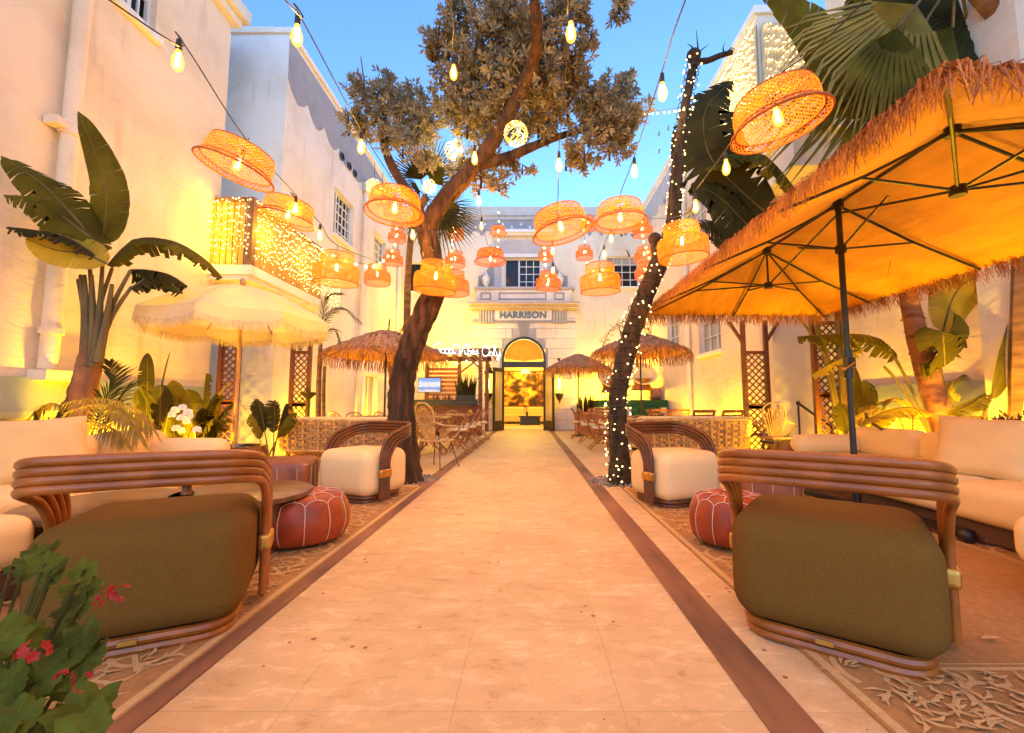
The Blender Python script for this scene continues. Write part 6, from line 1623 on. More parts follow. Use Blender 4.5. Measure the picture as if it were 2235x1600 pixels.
LR = [
 (PP(Y, (2060, 950), (2050, 860), (2058, 720)), [P(2058, 725, Y), P(2080, 650, Y), P(2120, 610, Y - .1), P(2195, 605, Y - .2)], .30, LEAFY, .04, .2, V((-.2, -1, .2))),
 (PP(Y, (2060, 950), (2062, 860), (2050, 790)), [P(2062, 800, Y - .1), P(2060, 760, Y - .2), P(2058, 735, Y - .3), P(2058, 722, Y - .3)], .52, LEAFB, .25, .2, V((0, -1, .3))),
 (PP(Y, (2050, 990), (1990, 850), (1950, 775)), [P(1955, 775, Y - .2), P(1900, 735, Y - .3), P(1830, 730, Y - .4), P(1740, 735, Y - .5)], .20, LEAFB, .15, .9),
 (PP(Y, (2050, 990), (1980, 860), (1930, 800)), [P(1880, 760, Y - .3), P(1840, 780, Y - .4), P(1800, 800, Y - .5), P(1770, 820, Y - .5)], .07, LEAFY, 0, .7),
 (PP(Y - .3, (2140, 960), (2150, 900), (2165, 860)), [P(2165, 870, Y - .4), P(2185, 800, Y - .4), P(2200, 740, Y - .4), P(2212, 668, Y - .4)], .20, LEAFB, 0, .0, V((.4, -1, .1))),
 (PP(Y, (2110, 980), (2090, 900), (2060, 850)), [P(2150, 860, Y - .2), P(2120, 880, Y - .3), P(2090, 895, Y - .4), P(2075, 905, Y - .4)], .16, LEAFB, .05, .4),
 (PP(Y - .4, (1960, 960), (1900, 920), (1890, 900)), [P(2030, 905, Y - .4), P(1985, 890, Y - .5), P(1930, 900, Y - .6), P(1880, 925, Y - .7)], .17, LEAFY, .12, .5),
]
for i, lf in enumerate(LR):
    st, bl_, w, m_, tr, dr = lf[:6]; g = MB(); pth = blade(g, bl_, w, .2, 26, tr, dr, i * 7, up=lf[6] if len(lf) > 6 else V((0, 0, 1))); l_ = g.build("leaf", m_, t, 50)
    g = MB(); g.tube(bez(st, 5), .017, 7); rib_tube(g, pth, .012, .003); g.build("leaf_stalk", STEMG, l_)
b = V((P(1870, 990, 6.4).x, 6.4, 0))
bush("banana_shrub", "round dark leaf standing right of the black parasol pole", b, [(P(1855, 790, 6.3), .22, 0, .0), (P(1890, 830, 6.4), .2, 0, .2), (P(1905, 880, 6.3), .16, 1, .5), (P(1925, 900, 6.2), .15, 1, .6), (P(1830, 880, 6.4), .15, 0, .4), (P(1950, 890, 6.3), .16, 1, .6)], [LEAFB, LEAFY], seed=12)
palm_plant("areca_palm", "yellow lit low fronds behind the right sofa's back", (P(1990, 960, 5.9).x, 5.9, 0), [
 ([P(1980, 960, 5.9), P(1960, 910, 5.9), P(1920, 890, 5.9), P(1870, 905, 5.9)], .3, 30, .022, 1, FRONDY), ([P(1990, 960, 5.9), P(1990, 900, 5.9), P(1960, 870, 5.9), P(1930, 875, 5.9)], .3, 30, .022, .9, FRONDY),
 ([P(2120, 960, 5.6), P(2120, 890, 5.6), P(2150, 860, 5.6), P(2200, 870, 5.6)], .3, 30, .022, .9, FRONDY), ([P(2110, 960, 5.6), P(2090, 890, 5.6), P(2070, 850, 5.6), P(2100, 820, 5.6)], .3, 30, .022, .6, FRONDY), ([P(2150, 960, 5.3), P(2170, 900, 5.3), P(2210, 880, 5.3), P(2240, 900, 5.3)], .28, 28, .02, 1, FRONDY)])
# red leaved shrub at right edge
rc = P(2215, 940, 4.1); t = thing("red_leaved_shrub", "small dark red leaved shrub at the right edge behind the pillow", "shrub", (rc.x, 4.1, 0))
g = MB(); g2 = MB()
for i in range(70):
    a, e_ = U(0, 2 * PI), U(-.2, 1.2); d = V((math.cos(a) * math.cos(e_), math.sin(a) * math.cos(e_), math.sin(e_))); p = V((rc.x, 4.1, .72)) + d * U(.08, .24); rosette(g, p, d, .07, 7)
    if i % 6 == 0: g2.tube([V((rc.x, 4.1, 0)), V((rc.x, 4.1, .55)), p], .006, 4)
g.build("foliage", mat("dark_red_leaf", (.10, .02, .02), .4, .4, 5, 0, trans=.15), t, 0); g2.build("stem", STEMG, t)
# tall banana leaves high on the right, behind the umbrella
Y = 6.6; b = V((5.0, 7.0, 0))
big_leaf_plant("banana_tree", "tall banana plant with dark torn leaves between the bare tree and the thatched edge", b, [
 ([b, V((4.6, 6.9, 2.2)), P(1680, 520, Y)], [P(1690, 480, Y), P(1600, 400, Y), P(1545, 330, Y - .1), P(1540, 240, Y - .2), P(1600, 175, Y - .3)], .62, LEAFD, .3, .3, V((-.5, -1, .1))),
 ([b, V((4.6, 6.9, 2.4)), P(1700, 480, Y)], [P(1740, 420, Y), P(1680, 350, Y - .1), P(1620, 330, Y - .2), P(1540, 370, Y - .3)], .42, LEAFB, .25, .7, V((0, -.6, 1))),
 ([b, V((4.7, 6.9, 2.0)), P(1680, 560, Y)], [P(1680, 540, Y), P(1620, 480, Y - .1), P(1570, 430, Y - .2), P(1510, 400, Y - .3)], .50, LEAFD, .35, .4, V((0, -1, .4))),
 ([b, V((4.7, 6.9, 1.8)), P(1650, 600, Y)], [P(1640, 560, Y), P(1590, 520, Y), P(1555, 500, Y - .1), P(1525, 490, Y - .2)], .36, LEAFD, .3, .4, V((0, -1, .5))),
 ([b, V((4.9, 6.8, 3.0)), P(1850, 300, 6.0)], [P(1850, 250, 5.8), P(1830, 150, 5.5), P(1770, 60, 5.2), P(1640, -60, 4.8)], .42, LEAFB, .05, .3, V((-.6, -1, .2))),
 ([b, V((5.0, 6.8, 3.0)), P(1890, 300, 6.0)], [P(1880, 120, 5.6), P(1880, 40, 5.4), P(1870, -40, 5.2)], .45, LEAFB, .1, .2, V((0, -1, .2)))])
# palm overhead with long pointed fronds hanging down
Y = 4.8; hub = P(2090, -60, 4.7)
t = thing("fan_palm", "palm with huge hanging fan leaves over the big thatched umbrella at top right", "palm", (P(2215, 950, 5.0).x, 5.0, 0))
def hang(uc, vc, ut, vt, Yc, Yt, Lk, n, sp, w, m_, dr=.1, upv=(0, -1, .3), split=.55):
    c = P(uc, vc, Yc + 1.5); d = P(ut, vt, Yt + 1.5) - c; g = MB(); fan(g, c, d, upv, d.length * Lk, n, sp, w, dr, split=split); l_ = g.build("fan_leaf", m_, t, 0)
    g = MB(); g.tube([hub, hub.lerp(c, .5) + V((0, 0, .1)), c], .016, 6); g.build("leaf_stalk", STEMG, l_)
hang(2080, 60, 1800, 380, 3.4, 3.3, 1.1, 44, 1.35, .045, FROND, .18, split=.62)
hang(2000, 10, 1800, 200, 3.2, 3.0, 1.0, 34, 1.9, .034, FRONDY, .45, split=.3)
hang(1960, 60, 1930, 230, 3.0, 2.9, 1.0, 26, 1.5, .034, FROND, .35, split=.35)
hang(2140, 0, 1900, 200, 3.5, 3.5, 1.0, 36, 1.8, .05, LEAFD, .12, split=.7)
hang(2010, -20, 1990, 260, 3.6, 3.5, .95, 38, 1.4, .04, LEAFD, .2, split=.6)
hang(1970, 160, 1780, 330, 3.5, 3.3, .95, 24, 1.4, .035, FROND, .1, split=.55)
hang(2120, 100, 2020, 170, 3.6, 3.6, .9, 20, 1.2, .05, LEAFD, .05, split=.9)
g = MB(); trunk(g, [V((P(2215, 950, 5.0).x, 5.0, 0)), P(2240, 500, 4.6), P(2225, 200, 4.8), P(2205, 60, 4.7), hub], [.13, .12, .11, .11, .10], 12, .12, 4, 8); g.build("trunk", STEMB, t)
# geranium at the bottom left, close to the camera
gc = V((-1.02, .80, 0))
pot("geranium_pot", "terracotta pot of the geranium at the bottom left corner", tuple(gc), .15, .24, TERRA)
t = thing("geranium", "red flowering geranium with lobed green leaves at the bottom left corner", "flower", (gc.x, gc.y, .22))
LEAFG = mat("geranium_leaf", (.10, .115, .012), .8, .5, 14, .15, spec=.15, trans=.25, bscale=60, bdist=.003)
REDP = mat("red_petal", (.42, .012, .010), .6, .25, 30, 0, trans=.25)
def lobed(g, c, nrm, s, rr=rnd):
    nrm = V(nrm).normalized(); x = nrm.cross(V((.2, .5, 1))).normalized(); y = nrm.cross(x); n = 30; a0 = rr.uniform(0, 6)
    ring = []
    for i in range(n):
        a = 2 * PI * i / n; r = s * (1 + .16 * math.cos(5 * a) + .06 * math.cos(15 * a)) * (.72 + .28 * math.sin(a / 2)); ring.append(c + (x * math.cos(a + a0) + y * math.sin(a + a0)) * r + nrm * (.16 * s * math.cos(5 * a)))
    mid = [c.lerp(p, .5) - nrm * .10 * s * (1 if i % 6 < 3 else .2) for i, p in enumerate(ring)]
    g.add([c - nrm * .12 * s] + mid + ring, [(0, 1 + i, 1 + (i + 1) % n) for i in range(n)] + [(1 + i, 1 + n + i, 1 + n + (i + 1) % n, 1 + (i + 1) % n) for i in range(n)])
spots = []
for i in range(22): spots.append((U(-70, 190), U(1385, 1640), U(.74, .98), U(.035, .052)))
for i in range(12): spots.append((U(70, 245), U(1225, 1400), U(.95, 1.15), U(.024, .042)))
for i in range(8): spots.append((U(0, 110), U(1190, 1260), U(1.1, 1.25), U(.02, .034)))
st_ = MB()
for i, (u, v, y, s) in enumerate(spots):
    c = P(u, v, y); g = MB(); lobed(g, c, (U(-.4, .4), U(-1, -.3), U(.4, 1)), s); g.build("leaf", LEAFG, t, 0)
    if i % 2 == 0: st_.tube([gc + V((U(-.03, .03), U(-.03, .03), .2)), gc.lerp(c, .5) + V((0, 0, .08)), c], [.007, .005, .003], 5)
st_.build("stem", mat("geranium_stem", (.06, .055, .012), .8, .3, 12, .2, spec=.1), t)
for (u, v, y, s) in ((262, 1296, .88, .021), (238, 1290, .9, .014), (72, 1428, .70, .025), (182, 1488, .72, .015), (138, 1478, .72, .012), (220, 1310, .9, .012)):
    g = MB(); c = P(u, v, y); k = 16 if s > .025 else 8
    for i in range(k):
        d = V((rnd.gauss(0, 1), rnd.gauss(-.6, .7), rnd.gauss(.2, .8))).normalized(); p = c + d * s * .7; x = d.cross(V((0, .2, 1))).normalized(); y_ = d.cross(x)
        for q in range(5):
            a = 2 * PI * q / 5; e_ = x * math.cos(a) + y_ * math.sin(a); f = x * math.cos(a + .6) + y_ * math.sin(a + .6); h_ = x * math.cos(a - .6) + y_ * math.sin(a - .6)
            r = s * .38; g.add([p, p + h_ * r * .7 + d * .002, p + e_ * r + d * .003, p + f * r * .7 + d * .002], [(0, 1, 2, 3)])
    g.build("flower_head", REDP, t, 0)
# ================================================================ dining furniture
def folding_chair():
    """slatted folding chair; faces -Y"""
    t = thing("folding_chair", "x", "chair", (0, 0, 0), world=False); w = .21
    for s in (-1, 1):
        g = MB(); g.beam((s * w, -.22, .01), (s * w, .24, .88), .024, .042, up=(1, 0, 0)); g.build("leg", TEAK, t, 0)
        g = MB(); g.beam((s * (w - .03), .26, .01), (s * (w - .03), -.18, .46), .024, .04, up=(1, 0, 0)); g.build("leg", TEAK, t, 0)
    g = MB()
    for k in range(5): g.box((0, -.17 + k * .085, .455), (.40, .07, .016))
    g.build("seat", TEAK, t, 0)
    g = MB()
    for z, h in ((.86, .06), (.78, .03), (.62, .035)):
        y = -.22 + (z - .01) / .87 * .46; g.box((0, y, z), (.40, .018, h))
    for k in range(5):
        x = -.14 + k * .07; g.beam((x, .095, .62), (x, .19, .78), .022, .014, up=(0, -1, 0))
    g.build("backrest", TEAK, t, 0)
    g = MB(); rbox(g, (0, -.02, .49), (.40, .38, .055), .025, 3, puff=.08); g.build("seat_cushion", CUSH, t)
    for a_, b_ in (((0, .2, .10), (.36, .02, .03)), ((0, -.12, .17), (.40, .02, .03))): g = MB(); g.box(a_, b_); g.build("stretcher", TEAK, t, 0)
    return t
def folding_table(w=.72, d=.72):
    t = thing("folding_table", "x", "table", (0, 0, 0), world=False)
    g = MB(); n = 9
    for k in range(n): g.box((0, -d / 2 + d * (k + .5) / n, .735), (w - .08, d / n - .012, .02))
    g.box((-w / 2 + .02, 0, .73), (.04, d, .035)); g.box((w / 2 - .02, 0, .73), (.04, d, .035)); g.build("tabletop", TEAK, t, 0)
    for s in (-1, 1):
        g = MB(); g.beam((-.30, s * (d / 2 - .08), .01), (.28, s * (d / 2 - .08), .71), .028, .05, up=(0, 1, 0)); g.build("leg", TEAK, t, 0)
        g = MB(); g.beam((.30, s * (d / 2 - .115), .01), (-.28, s * (d / 2 - .115), .71), .028, .05, up=(0, 1, 0)); g.build("leg", TEAK, t, 0)
    for s in (-1, 1): g = MB(); g.box((s * .22, 0, .12), (.04, d - .2, .03)); g.build("stretcher", TEAK, t, 0)
    return t
def rattan_chair(tall=True):
    """bent cane armchair with a tall hoop back, faces -Y"""
    t = thing("rattan_chair", "x", "chair", (0, 0, 0), world=False); H = 1.02 if tall else .84
    g = MB(); pts = [(.25 * math.cos(a), .24 * math.sin(a), .43) for a in [2 * PI * i / 20 for i in range(20)]]; g.tube(pts, .018, 7, closed=True)
    for k in range(-5, 6):
        x = k * .042; y = .23 * math.sqrt(max(0, 1 - (x / .25) ** 2)); g.tube([(x, -y, .43), (x, y, .43)], .009, 5)
    g.build("seat", RATTAN, t)
    g = MB()
    def hoop(w, z1, lean, y0=.2):
        return bez([(-w * .5, y0 - .01, .42), (-w * .8, y0 + lean * .35, .42 + (z1 - .42) * .45), (-w, y0 + lean * .75, .42 + (z1 - .42) * .78), (-w * .55, y0 + lean, z1 - .02), (0, y0 + lean * 1.03, z1), (w * .55, y0 + lean, z1 - .02), (w, y0 + lean * .75, .42 + (z1 - .42) * .78), (w * .8, y0 + lean * .35, .42 + (z1 - .42) * .45), (w * .5, y0 - .01, .42)], 5)
    g.tube(hoop(.17, H, .20), .016, 7); g.tube(hoop(.10, H - .09, .17), .011, 6); g.build("back_hoop", RATTAN, t)
    g = MB()
    for k in range(-4, 5):
        x = k * .016; z1 = .42 + (H - .46) * (1 - .018 * k * k); g.tube(bez([(x * .6, .2, .42), (x * 1.6, .26, .42 + (z1 - .42) * .5), (x * 2.6, .20 + .195, z1)], 4), .0065, 5)
    g.build("back_cane", RATTAN, t)
    for s in (-1, 1):
        g = MB(); g.tube(bez([(s * .12, .30, .74), (s * .27, .22, .68), (s * .31, 0, .66), (s * .29, -.18, .63), (s * .25, -.20, .52), (s * .16, -.12, .43)], 5), .015, 7)
        for k in range(6): f = k / 5; g.tube([(s * .10, .14, .43), (s * (.30 - .03 * abs(f - .4)), .20 - .36 * f, .665 - .02 * f)], .0055, 4)
        g.build("armrest", RATTAN, t)
    for sx, sy in ((-1, -1), (1, -1), (-1, 1), (1, 1)):
        g = MB(); g.tube([(sx * .15, sy * .14, .42), (sx * .25, sy * .25, 0)], .0085, 6); g.ball((sx * .25, sy * .25, .008), .014, 6); g.build("leg", BLACKM, t)
    return t
FC, FT, RC, RCS = Proto(folding_chair), Proto(folding_table), Proto(rattan_chair), Proto(rattan_chair, False)
GF, GT, GR = "slatted folding chairs at the dining tables", "slatted folding tables", "bent rattan chairs"
def gx(u, v): p = G(u, v); return (p.x, p.y, .004)
# right side, along the path
FC.put((1.56, 9.75, .004), R(88), "folding chair nearest the path on the right, cream cushion, crossed legs beside the bare trunk", GF)
FC.put((1.50, 11.2, .004), R(92), "second folding chair along the path on the right, behind the nearest one", GF)
FC.put((1.48, 12.9, .004), R(90), "folding chair farthest along the path on the right, under the far thatched parasol", GF)
FT.put((2.15, 9.7, .004), 0, "nearest slatted folding table on the right, behind the fairy-lit trunk", GT)
FT.put((2.10, 11.25, .004), 0, "second slatted folding table on the right under the larger thatched parasol", GT)
FT.put((2.05, 12.95, .004), 0, "farthest slatted folding table on the right by the snake plant pot", GT)
FC.put((2.12, 13.75, .004), R(0), "folding chair facing the camera in front of the terracotta snake plant pot", GF)
FC.put((2.10, 12.1, .004), R(4), "folding chair between the second and farthest tables on the right", GF)
for i, (u, lab) in enumerate(((1435, "leftmost of the folding chairs lined up behind the right wicker loveseat"), (1477, "second from the left of the folding chairs behind the right wicker loveseat"), (1525, "third from the left of the folding chairs behind the right wicker loveseat"), (1585, "rightmost of the folding chairs behind the right wicker loveseat"))):
    yy = 10.6 if i < 2 else 9.0; FC.put((P(u, 880, yy).x, yy, .004), R(180 + 3 * i), lab, GF)
FT.put((3.55, 9.75, .004), 0, "slatted folding table against the right wall among the lined up chairs", GT)
FC.put((2.9, 9.8, .004), R(90), "folding chair beside the table against the right wall", GF)
# left side
FC.put((-2.35, 8.35, .004), R(-70), "folding chair with upright slats just right of the leaning trunk", GF)
RC.put((-1.48, 7.05, .004), R(-205), "tall hoop backed rattan chair with thin black legs nearest the path on the left", GR)
FT.put((-2.0, 8.9, .004), 0, "nearest slatted folding table on the left beyond the hoop backed chair", GT)
FT.put((-2.0, 10.7, .004), 0, "second slatted folding table on the left", GT)
FT.put((-2.0, 12.5, .004), 0, "farthest slatted folding table on the left before the bar counter", GT)
for i, (x, y, rz, lab) in enumerate(((-1.45, 8.95, -92, "folding chair at the nearest left table, back to the path"), (-1.42, 10.1, -88, "folding chair at the second left table, back to the path"), (-1.42, 11.2, -90, "folding chair between the second and third left tables"), (-1.40, 12.5, -90, "folding chair at the farthest left table by the bar"), (-2.65, 10.7, 90, "folding chair on the far side of the second left table"), (-2.6, 12.4, 95, "folding chair on the far side of the farthest left table"))):
    FC.put((x, y, .004), R(rz), lab, GF)
RCS.put((-2.75, 8.9, .004), R(70), "low hoop backed rattan chair on the far side of the nearest left table", GR)
RCS.put((-2.2, 9.75, .004), R(-170), "low hoop backed rattan chair between the first two left tables", GR)
RCS.put((-1.95, 11.65, .004), R(-185), "low hoop backed rattan chair before the bar counter on the left", GR)
RC.put((P(1692, 950, 7.7).x, 7.7, .004), R(150), "tall hoop backed rattan chair between the right loveseat and the trellis", GR)
RC.put((P(1672, 950, 8.05).x - .02, 8.35, .004), R(-120), "second hoop backed rattan chair half behind the tall one on the right", GR)
RCS.put((P(790, 900, 9.0).x, 9.0, .004), R(180), "rattan chair with dark rimmed round back behind the left wicker loveseat", GR)
RCS.put((P(762, 900, 9.6).x, 9.6, .004), R(150), "rattan chair peeking over the left wicker loveseat beside the round backed one", GR)
FT.put((P(815, 900, 9.9).x, 9.9, .004), 0, "slatted folding table under the left thatched parasol", GT)
# high table by the door
hp = G(1057, 938); t = thing("bar_stool", "tall slim wooden stool with open back left of the arched door", "stool", (hp.x, hp.y, 0)); x, y = hp.x, hp.y
g = MB(); g.box((x, y, .76), (.34, .34, .03)); g.build("seat", TEAK, t, 0)
for sx, sy in ((-1, -1), (1, -1), (-1, 1), (1, 1)): g = MB(); g.beam((x + sx * .15, y + sy * .15, .745), (x + sx * .19, y + sy * .19, 0), .03, .03); g.build("leg", TEAK, t, 0)
g = MB(); g.box((x, y - .17, .25), (.34, .02, .03)); g.box((x, y + .17, .25), (.34, .02, .03)); g.build("footrest", TEAK, t, 0)
g = MB(); g.beam((x - .15, y + .15, .77), (x - .15, y + .2, 1.12), .025, .025); g.beam((x + .15, y + .15, .77), (x + .15, y + .2, 1.12), .025, .025); g.box((x, y + .2, 1.12), (.36, .025, .05)); g.beam((x - .1, y + .17, .79), (x + .1, y + .2, 1.1), .02, .02); g.build("backrest", TEAK, t, 0)

# ================================================================ bar pavilion
BX0, BX1, BYF, BYR = P(905, 800, 14.6).x, P(1052, 800, 14.6).x, 14.2, 16.4
ZT = P(1000, 772, 14.2).z
t = thing("bar_pavilion", "brown timber bar pavilion with slatted back wall wrapped in fairy lights", "bar", ((BX0 + BX1) / 2, BYF, 0))
for (x, y) in ((BX0, BYF), (BX1, BYF), (BX0, BYR), (BX1, BYR), (P(1003, 800, BYR).x, BYR)):
    g = MB(); g.box((x, y, ZT / 2), (.13, .13, ZT)); g.build("post", PINEW, t, 0)
g = MB(); g.box(((BX0 + BX1) / 2 + .15, BYF - .08, ZT + .06), (BX1 - BX0 + .9, .06, .22)); g.build("roof_beam", mat("dark_brown_beam", (.10, .035, .015), .6, .3, 6, .1), t, 0)
g = MB(); g.box(((BX0 + BX1) / 2, BYR, ZT + .06), (BX1 - BX0 + .3, .08, .2)); g.build("roof_beam", MATS["dark_brown_beam"], t, 0)
g = MB()
for k in range(9): x = BX0 - .15 + k * (BX1 - BX0 + .5) / 8; g.box((x, (BYF + BYR) / 2, ZT + .05), (.05, BYR - BYF + .3, .14))
for s in (1,): g.beam((BX1, BYF, ZT - .5), (BX1 - .5, BYF, ZT - .04), .06, .06); g.beam((BX0, BYF, ZT - .5), (BX0 + .5, BYF, ZT - .04), .06, .06); g.beam((P(1003, 800, BYR).x, BYR - .06, ZT - .5), (P(1003, 800, BYR).x + .6, BYR - .06, ZT - .04), .06, .06)
g.build("rafter", PINEW, t, 0)
g = MB(); z = 1.05
xs1 = P(1000, 800, BYR).x
while z < ZT - .25: g.box(((BX0 + xs1) / 2, BYR + .02, z), (xs1 - BX0, .03, .11)); z += .16
g.build("slatted_wall", mat("orange_slat", (.40, .12, .04), .5, .3, 5, .1, stretch=(.6, 6, 6)), t, 0)
e = MB(); w = MB()
for x in (BX0, BX1):
    for k in range(46): a = k * .9; e.octa((x + .09 * math.cos(a * 2.3), BYF + .09 * math.sin(a * 2.3), .95 + k * (ZT - 1) / 46), .009)
    w.tube([(x + .085 * math.cos(a * .45), BYF + .085 * math.sin(a * .45), .9 + a * (ZT - .95) / 90) for a in range(90)], .006, 4)
for k in range(60): e.octa((BX0 + (BX1 - BX0) * k / 60, BYF - .02, ZT - .22 - .10 * abs(math.sin(k * .35)) - .03), .007)
w.build("garland_wire", LEAFD, t); o = e.build("fairy_lights", MATS["warm_white_fairy_glow"], t, 0); o["kind"] = "stuff"
for k in range(6):
    x = BX0 + .4 + k * (BX1 - BX0 - .6) / 5; g = MB(); g.ball((x, BYF + .5, ZT - .2 - .08 * (k % 2)), .035, 8, 1.2); g.build("bulb", GLOBE, t)
lamp(t, ((BX0 + BX1) / 2, BYF + .6, ZT - .35), 24, LAMP, .08)
NEON = emis("neon_white_glow", (.85, 1, .92), 1.1)
g = MB(); 
def hand(g, strokes, x0, z0, s, y, r=.018):
    for st in strokes:
        pts = bez([V((x0 + a * s, y, z0 + b * s)) for a, b in st], 5) if len(st) > 2 else [V((x0 + a * s, y, z0 + b * s)) for a, b in st]; g.tube(pts, r, 6)
LET = {
 'G': ([[(.72, .85), (.5, 1.0), (.2, .85), (.08, .45), (.25, .08), (.55, .1), (.7, .4), (.45, .42)], [(.7, .4), (.72, 0), (.6, -.4), (.35, -.45), (.3, -.2), (.9, .12)]], .85),
 'o': ([[(.32, .45), (.1, .38), (.08, .1), (.28, .0), (.45, .15), (.4, .4), (.32, .45), (.6, .4)]], .5),
 'd': ([[(.4, .42), (.15, .4), (.06, .12), (.22, 0), (.4, .15), (.5, .95), (.45, .3), (.5, .02), (.66, .06)]], .62),
 'V': ([[(.0, .85), (.15, .98), (.22, .6), (.3, .0), (.55, .6), (.8, 1.0), (.92, .9)]], .8),
 'i': ([[(.05, .4), (.1, .1), (.2, .0), (.32, .1)], [(.07, .62), (.09, .66)]], .32),
 'b': ([[(.1, .2), (.28, .85), (.2, 1.0), (.1, .6), (.1, .1), (.25, .0), (.4, .15), (.34, .35), (.18, .3)], [(.34, .35), (.52, .3)]], .5),
 'e': ([[(.06, .18), (.3, .25), (.3, .42), (.15, .42), (.07, .2), (.15, .02), (.42, .1)]], .42),
 's': ([[(.05, .05), (.28, .45), (.32, .2), (.2, .0), (.08, .06)], [(.3, .1), (.45, .1)]], .45),
 'O': ([[(.5, .95), (.2, .85), (.06, .45), (.2, .05), (.5, .02), (.75, .4), (.65, .85), (.42, .95), (.5, .75), (.85, .8)]], .88),
 'n': ([[(.05, .42), (.08, .02)], [(.08, .25), (.22, .42), (.32, .3), (.34, .05), (.46, .05)]], .48),
 'l': ([[(.05, .1), (.25, .7), (.22, 1.0), (.12, .8), (.12, .15), (.25, .0), (.36, .1)]], .36),
 'y': ([[(.05, .42), (.12, .1), (.3, .12), (.38, .42)], [(.38, .42), (.36, -.1), (.2, -.45), (.1, -.25), (.5, .1)]], .5)}
tn = thing("neon_sign", "white script neon sign reading Good Vibes Only on the bar's front beam", "neon sign", ((BX0 + BX1) / 2, BYF - .2, ZT))
x = P(948, 780, BYF).x; SZ = .34
for wd in ("Good", "Vibes", "Only"):
    for ch in wd:
        st, adv = LET[ch]; g = MB(); hand(g, st, x, ZT - .02 - (.0 if wd == "Good" else .03 if wd == "Vibes" else .08), SZ, BYF - .2, .007); x += adv * SZ * .80
        g.build("neon_letter", NEON, tn)
    x += .11
g = MB(); g.tube([(P(948, 780, BYF).x, BYF - .15, ZT + .05), (x, BYF - .15, ZT + .0)], .008, 5); g.build("mounting_rail", BLACKM, tn)
lamp(tn, ((BX0 + BX1) / 2 + .3, BYF - .45, ZT), 14, (.9, 1, .95), .15)
# counter
t = thing("bar_counter", "black topped bar counter with reddish slatted front", "counter", ((BX0 + BX1) / 2, BYF, 0)); bxa, bxb = BX0 + .08, BX1 - .08
g = MB(); g.box(((bxa + bxb) / 2, BYF + .05, 1.12), (bxb - bxa + .05, .6, .07)); g.box(((bxa + bxb) / 2, BYF - .1, 1.02), (bxb - bxa, .3, .12)); g.build("counter_top", BLACKM, t, 0)
g = MB(); x = bxa
while x < bxb: g.box((x + .04, BYF - .02, .5), (.07, .04, .92)); x += .09
g.box(((bxa + bxb) / 2, BYF + .1, .5), (bxb - bxa, .2, .96)); g.build("front_panel", PINEW, t, 0)
# tv
tvx = P(937, 840, BYR - .15).x
t = thing("television", "flat television showing a beach picture on the bar's back wall", "television", (tvx, BYR - .15, 1.7))
g = MB(); g.box((tvx, BYR - .12, P(937, 841, BYR).z), (.86, .05, .56)); g.build("casing", BLACKM, t, 0)
m = bpy.data.materials.new("beach_screen"); n_, l_ = nt(m); b_ = n_["Principled BSDF"]; tc = n_.new("ShaderNodeTexCoord"); sx = n_.new("ShaderNodeSeparateXYZ"); l_.new(tc.outputs["Generated"], sx.inputs[0])
no_ = n_.new("ShaderNodeTexNoise"); no_.inputs["Scale"].default_value = 3.5; no_.inputs["Detail"].default_value = 6; mp = n_.new("ShaderNodeMapping"); mp.inputs[3].default_value = (1, 1, 2.5); l_.new(tc.outputs["Generated"], mp.inputs[0]); l_.new(mp.outputs[0], no_.inputs[0])
ma = n_.new("ShaderNodeMath"); ma.operation = 'MULTIPLY_ADD'; ma.inputs[1].default_value = .45; l_.new(no_.outputs[0], ma.inputs[0]); l_.new(sx.outputs[2], ma.inputs[2])
cr_ = n_.new("ShaderNodeValToRGB"); e_ = cr_.color_ramp.elements; e_[0].position = .22; e_[0].color = (.75, .55, .5, 1); e_[1].position = 1; e_[1].color = (.25, .45, .9, 1)
for ps, c_ in ((.34, (.85, .75, .75)), (.42, (.15, .25, .7)), (.58, (.25, .45, .9)), (.66, (1, .9, .75)), (.78, (.6, .7, 1)), (.88, (.95, .9, .95))): q = e_.new(min(.99, ps)); q.color = (*c_, 1)
l_.new(ma.outputs[0], cr_.inputs[0]); l_.new(cr_.outputs[0], b_.inputs["Emission Color"]); b_.inputs["Emission Strength"].default_value = .28; b_.inputs["Base Color"].default_value = (.02, .02, .02, 1); m.cycles.emission_sampling = 'NONE'
g = MB(); zc2 = P(937, 841, BYR).z; g.box((tvx, BYR - .15, zc2), (.82, .008, .52)); g.build("screen", m, t, 0)
# bottles and glasses on the back shelf
t = thing("back_shelf", "narrow shelf under the television holding bottles", "shelf", (tvx, BYR - .2, 1.2)); g = MB(); g.box(((BX0 + xs1) / 2, BYR - .2, 1.16), (xs1 - BX0 - .2, .22, .03)); g.build("board", WHITE, t, 0)
for k in range(12):
    x = BX0 + .3 + k * .15 + U(-.02, .02); h = U(.16, .26); tt_ = thing("bottle", ["small brown bottle", "small dark green bottle", "small pale bottle"][k % 3] + " standing on the shelf under the television", "bottle", (x, BYR - .2, 1.176), group="bottles under the television")
    g = MB(); g.lathe([(.03, 0), (.034, .02), (.034, h * .55), (.012, h * .75), (.012, h), (.001, h)], (x, BYR - .2, 1.176), 10); g.build("body", [GLAZE, LEAFD, MATS["door_glass"]][k % 3], tt_)
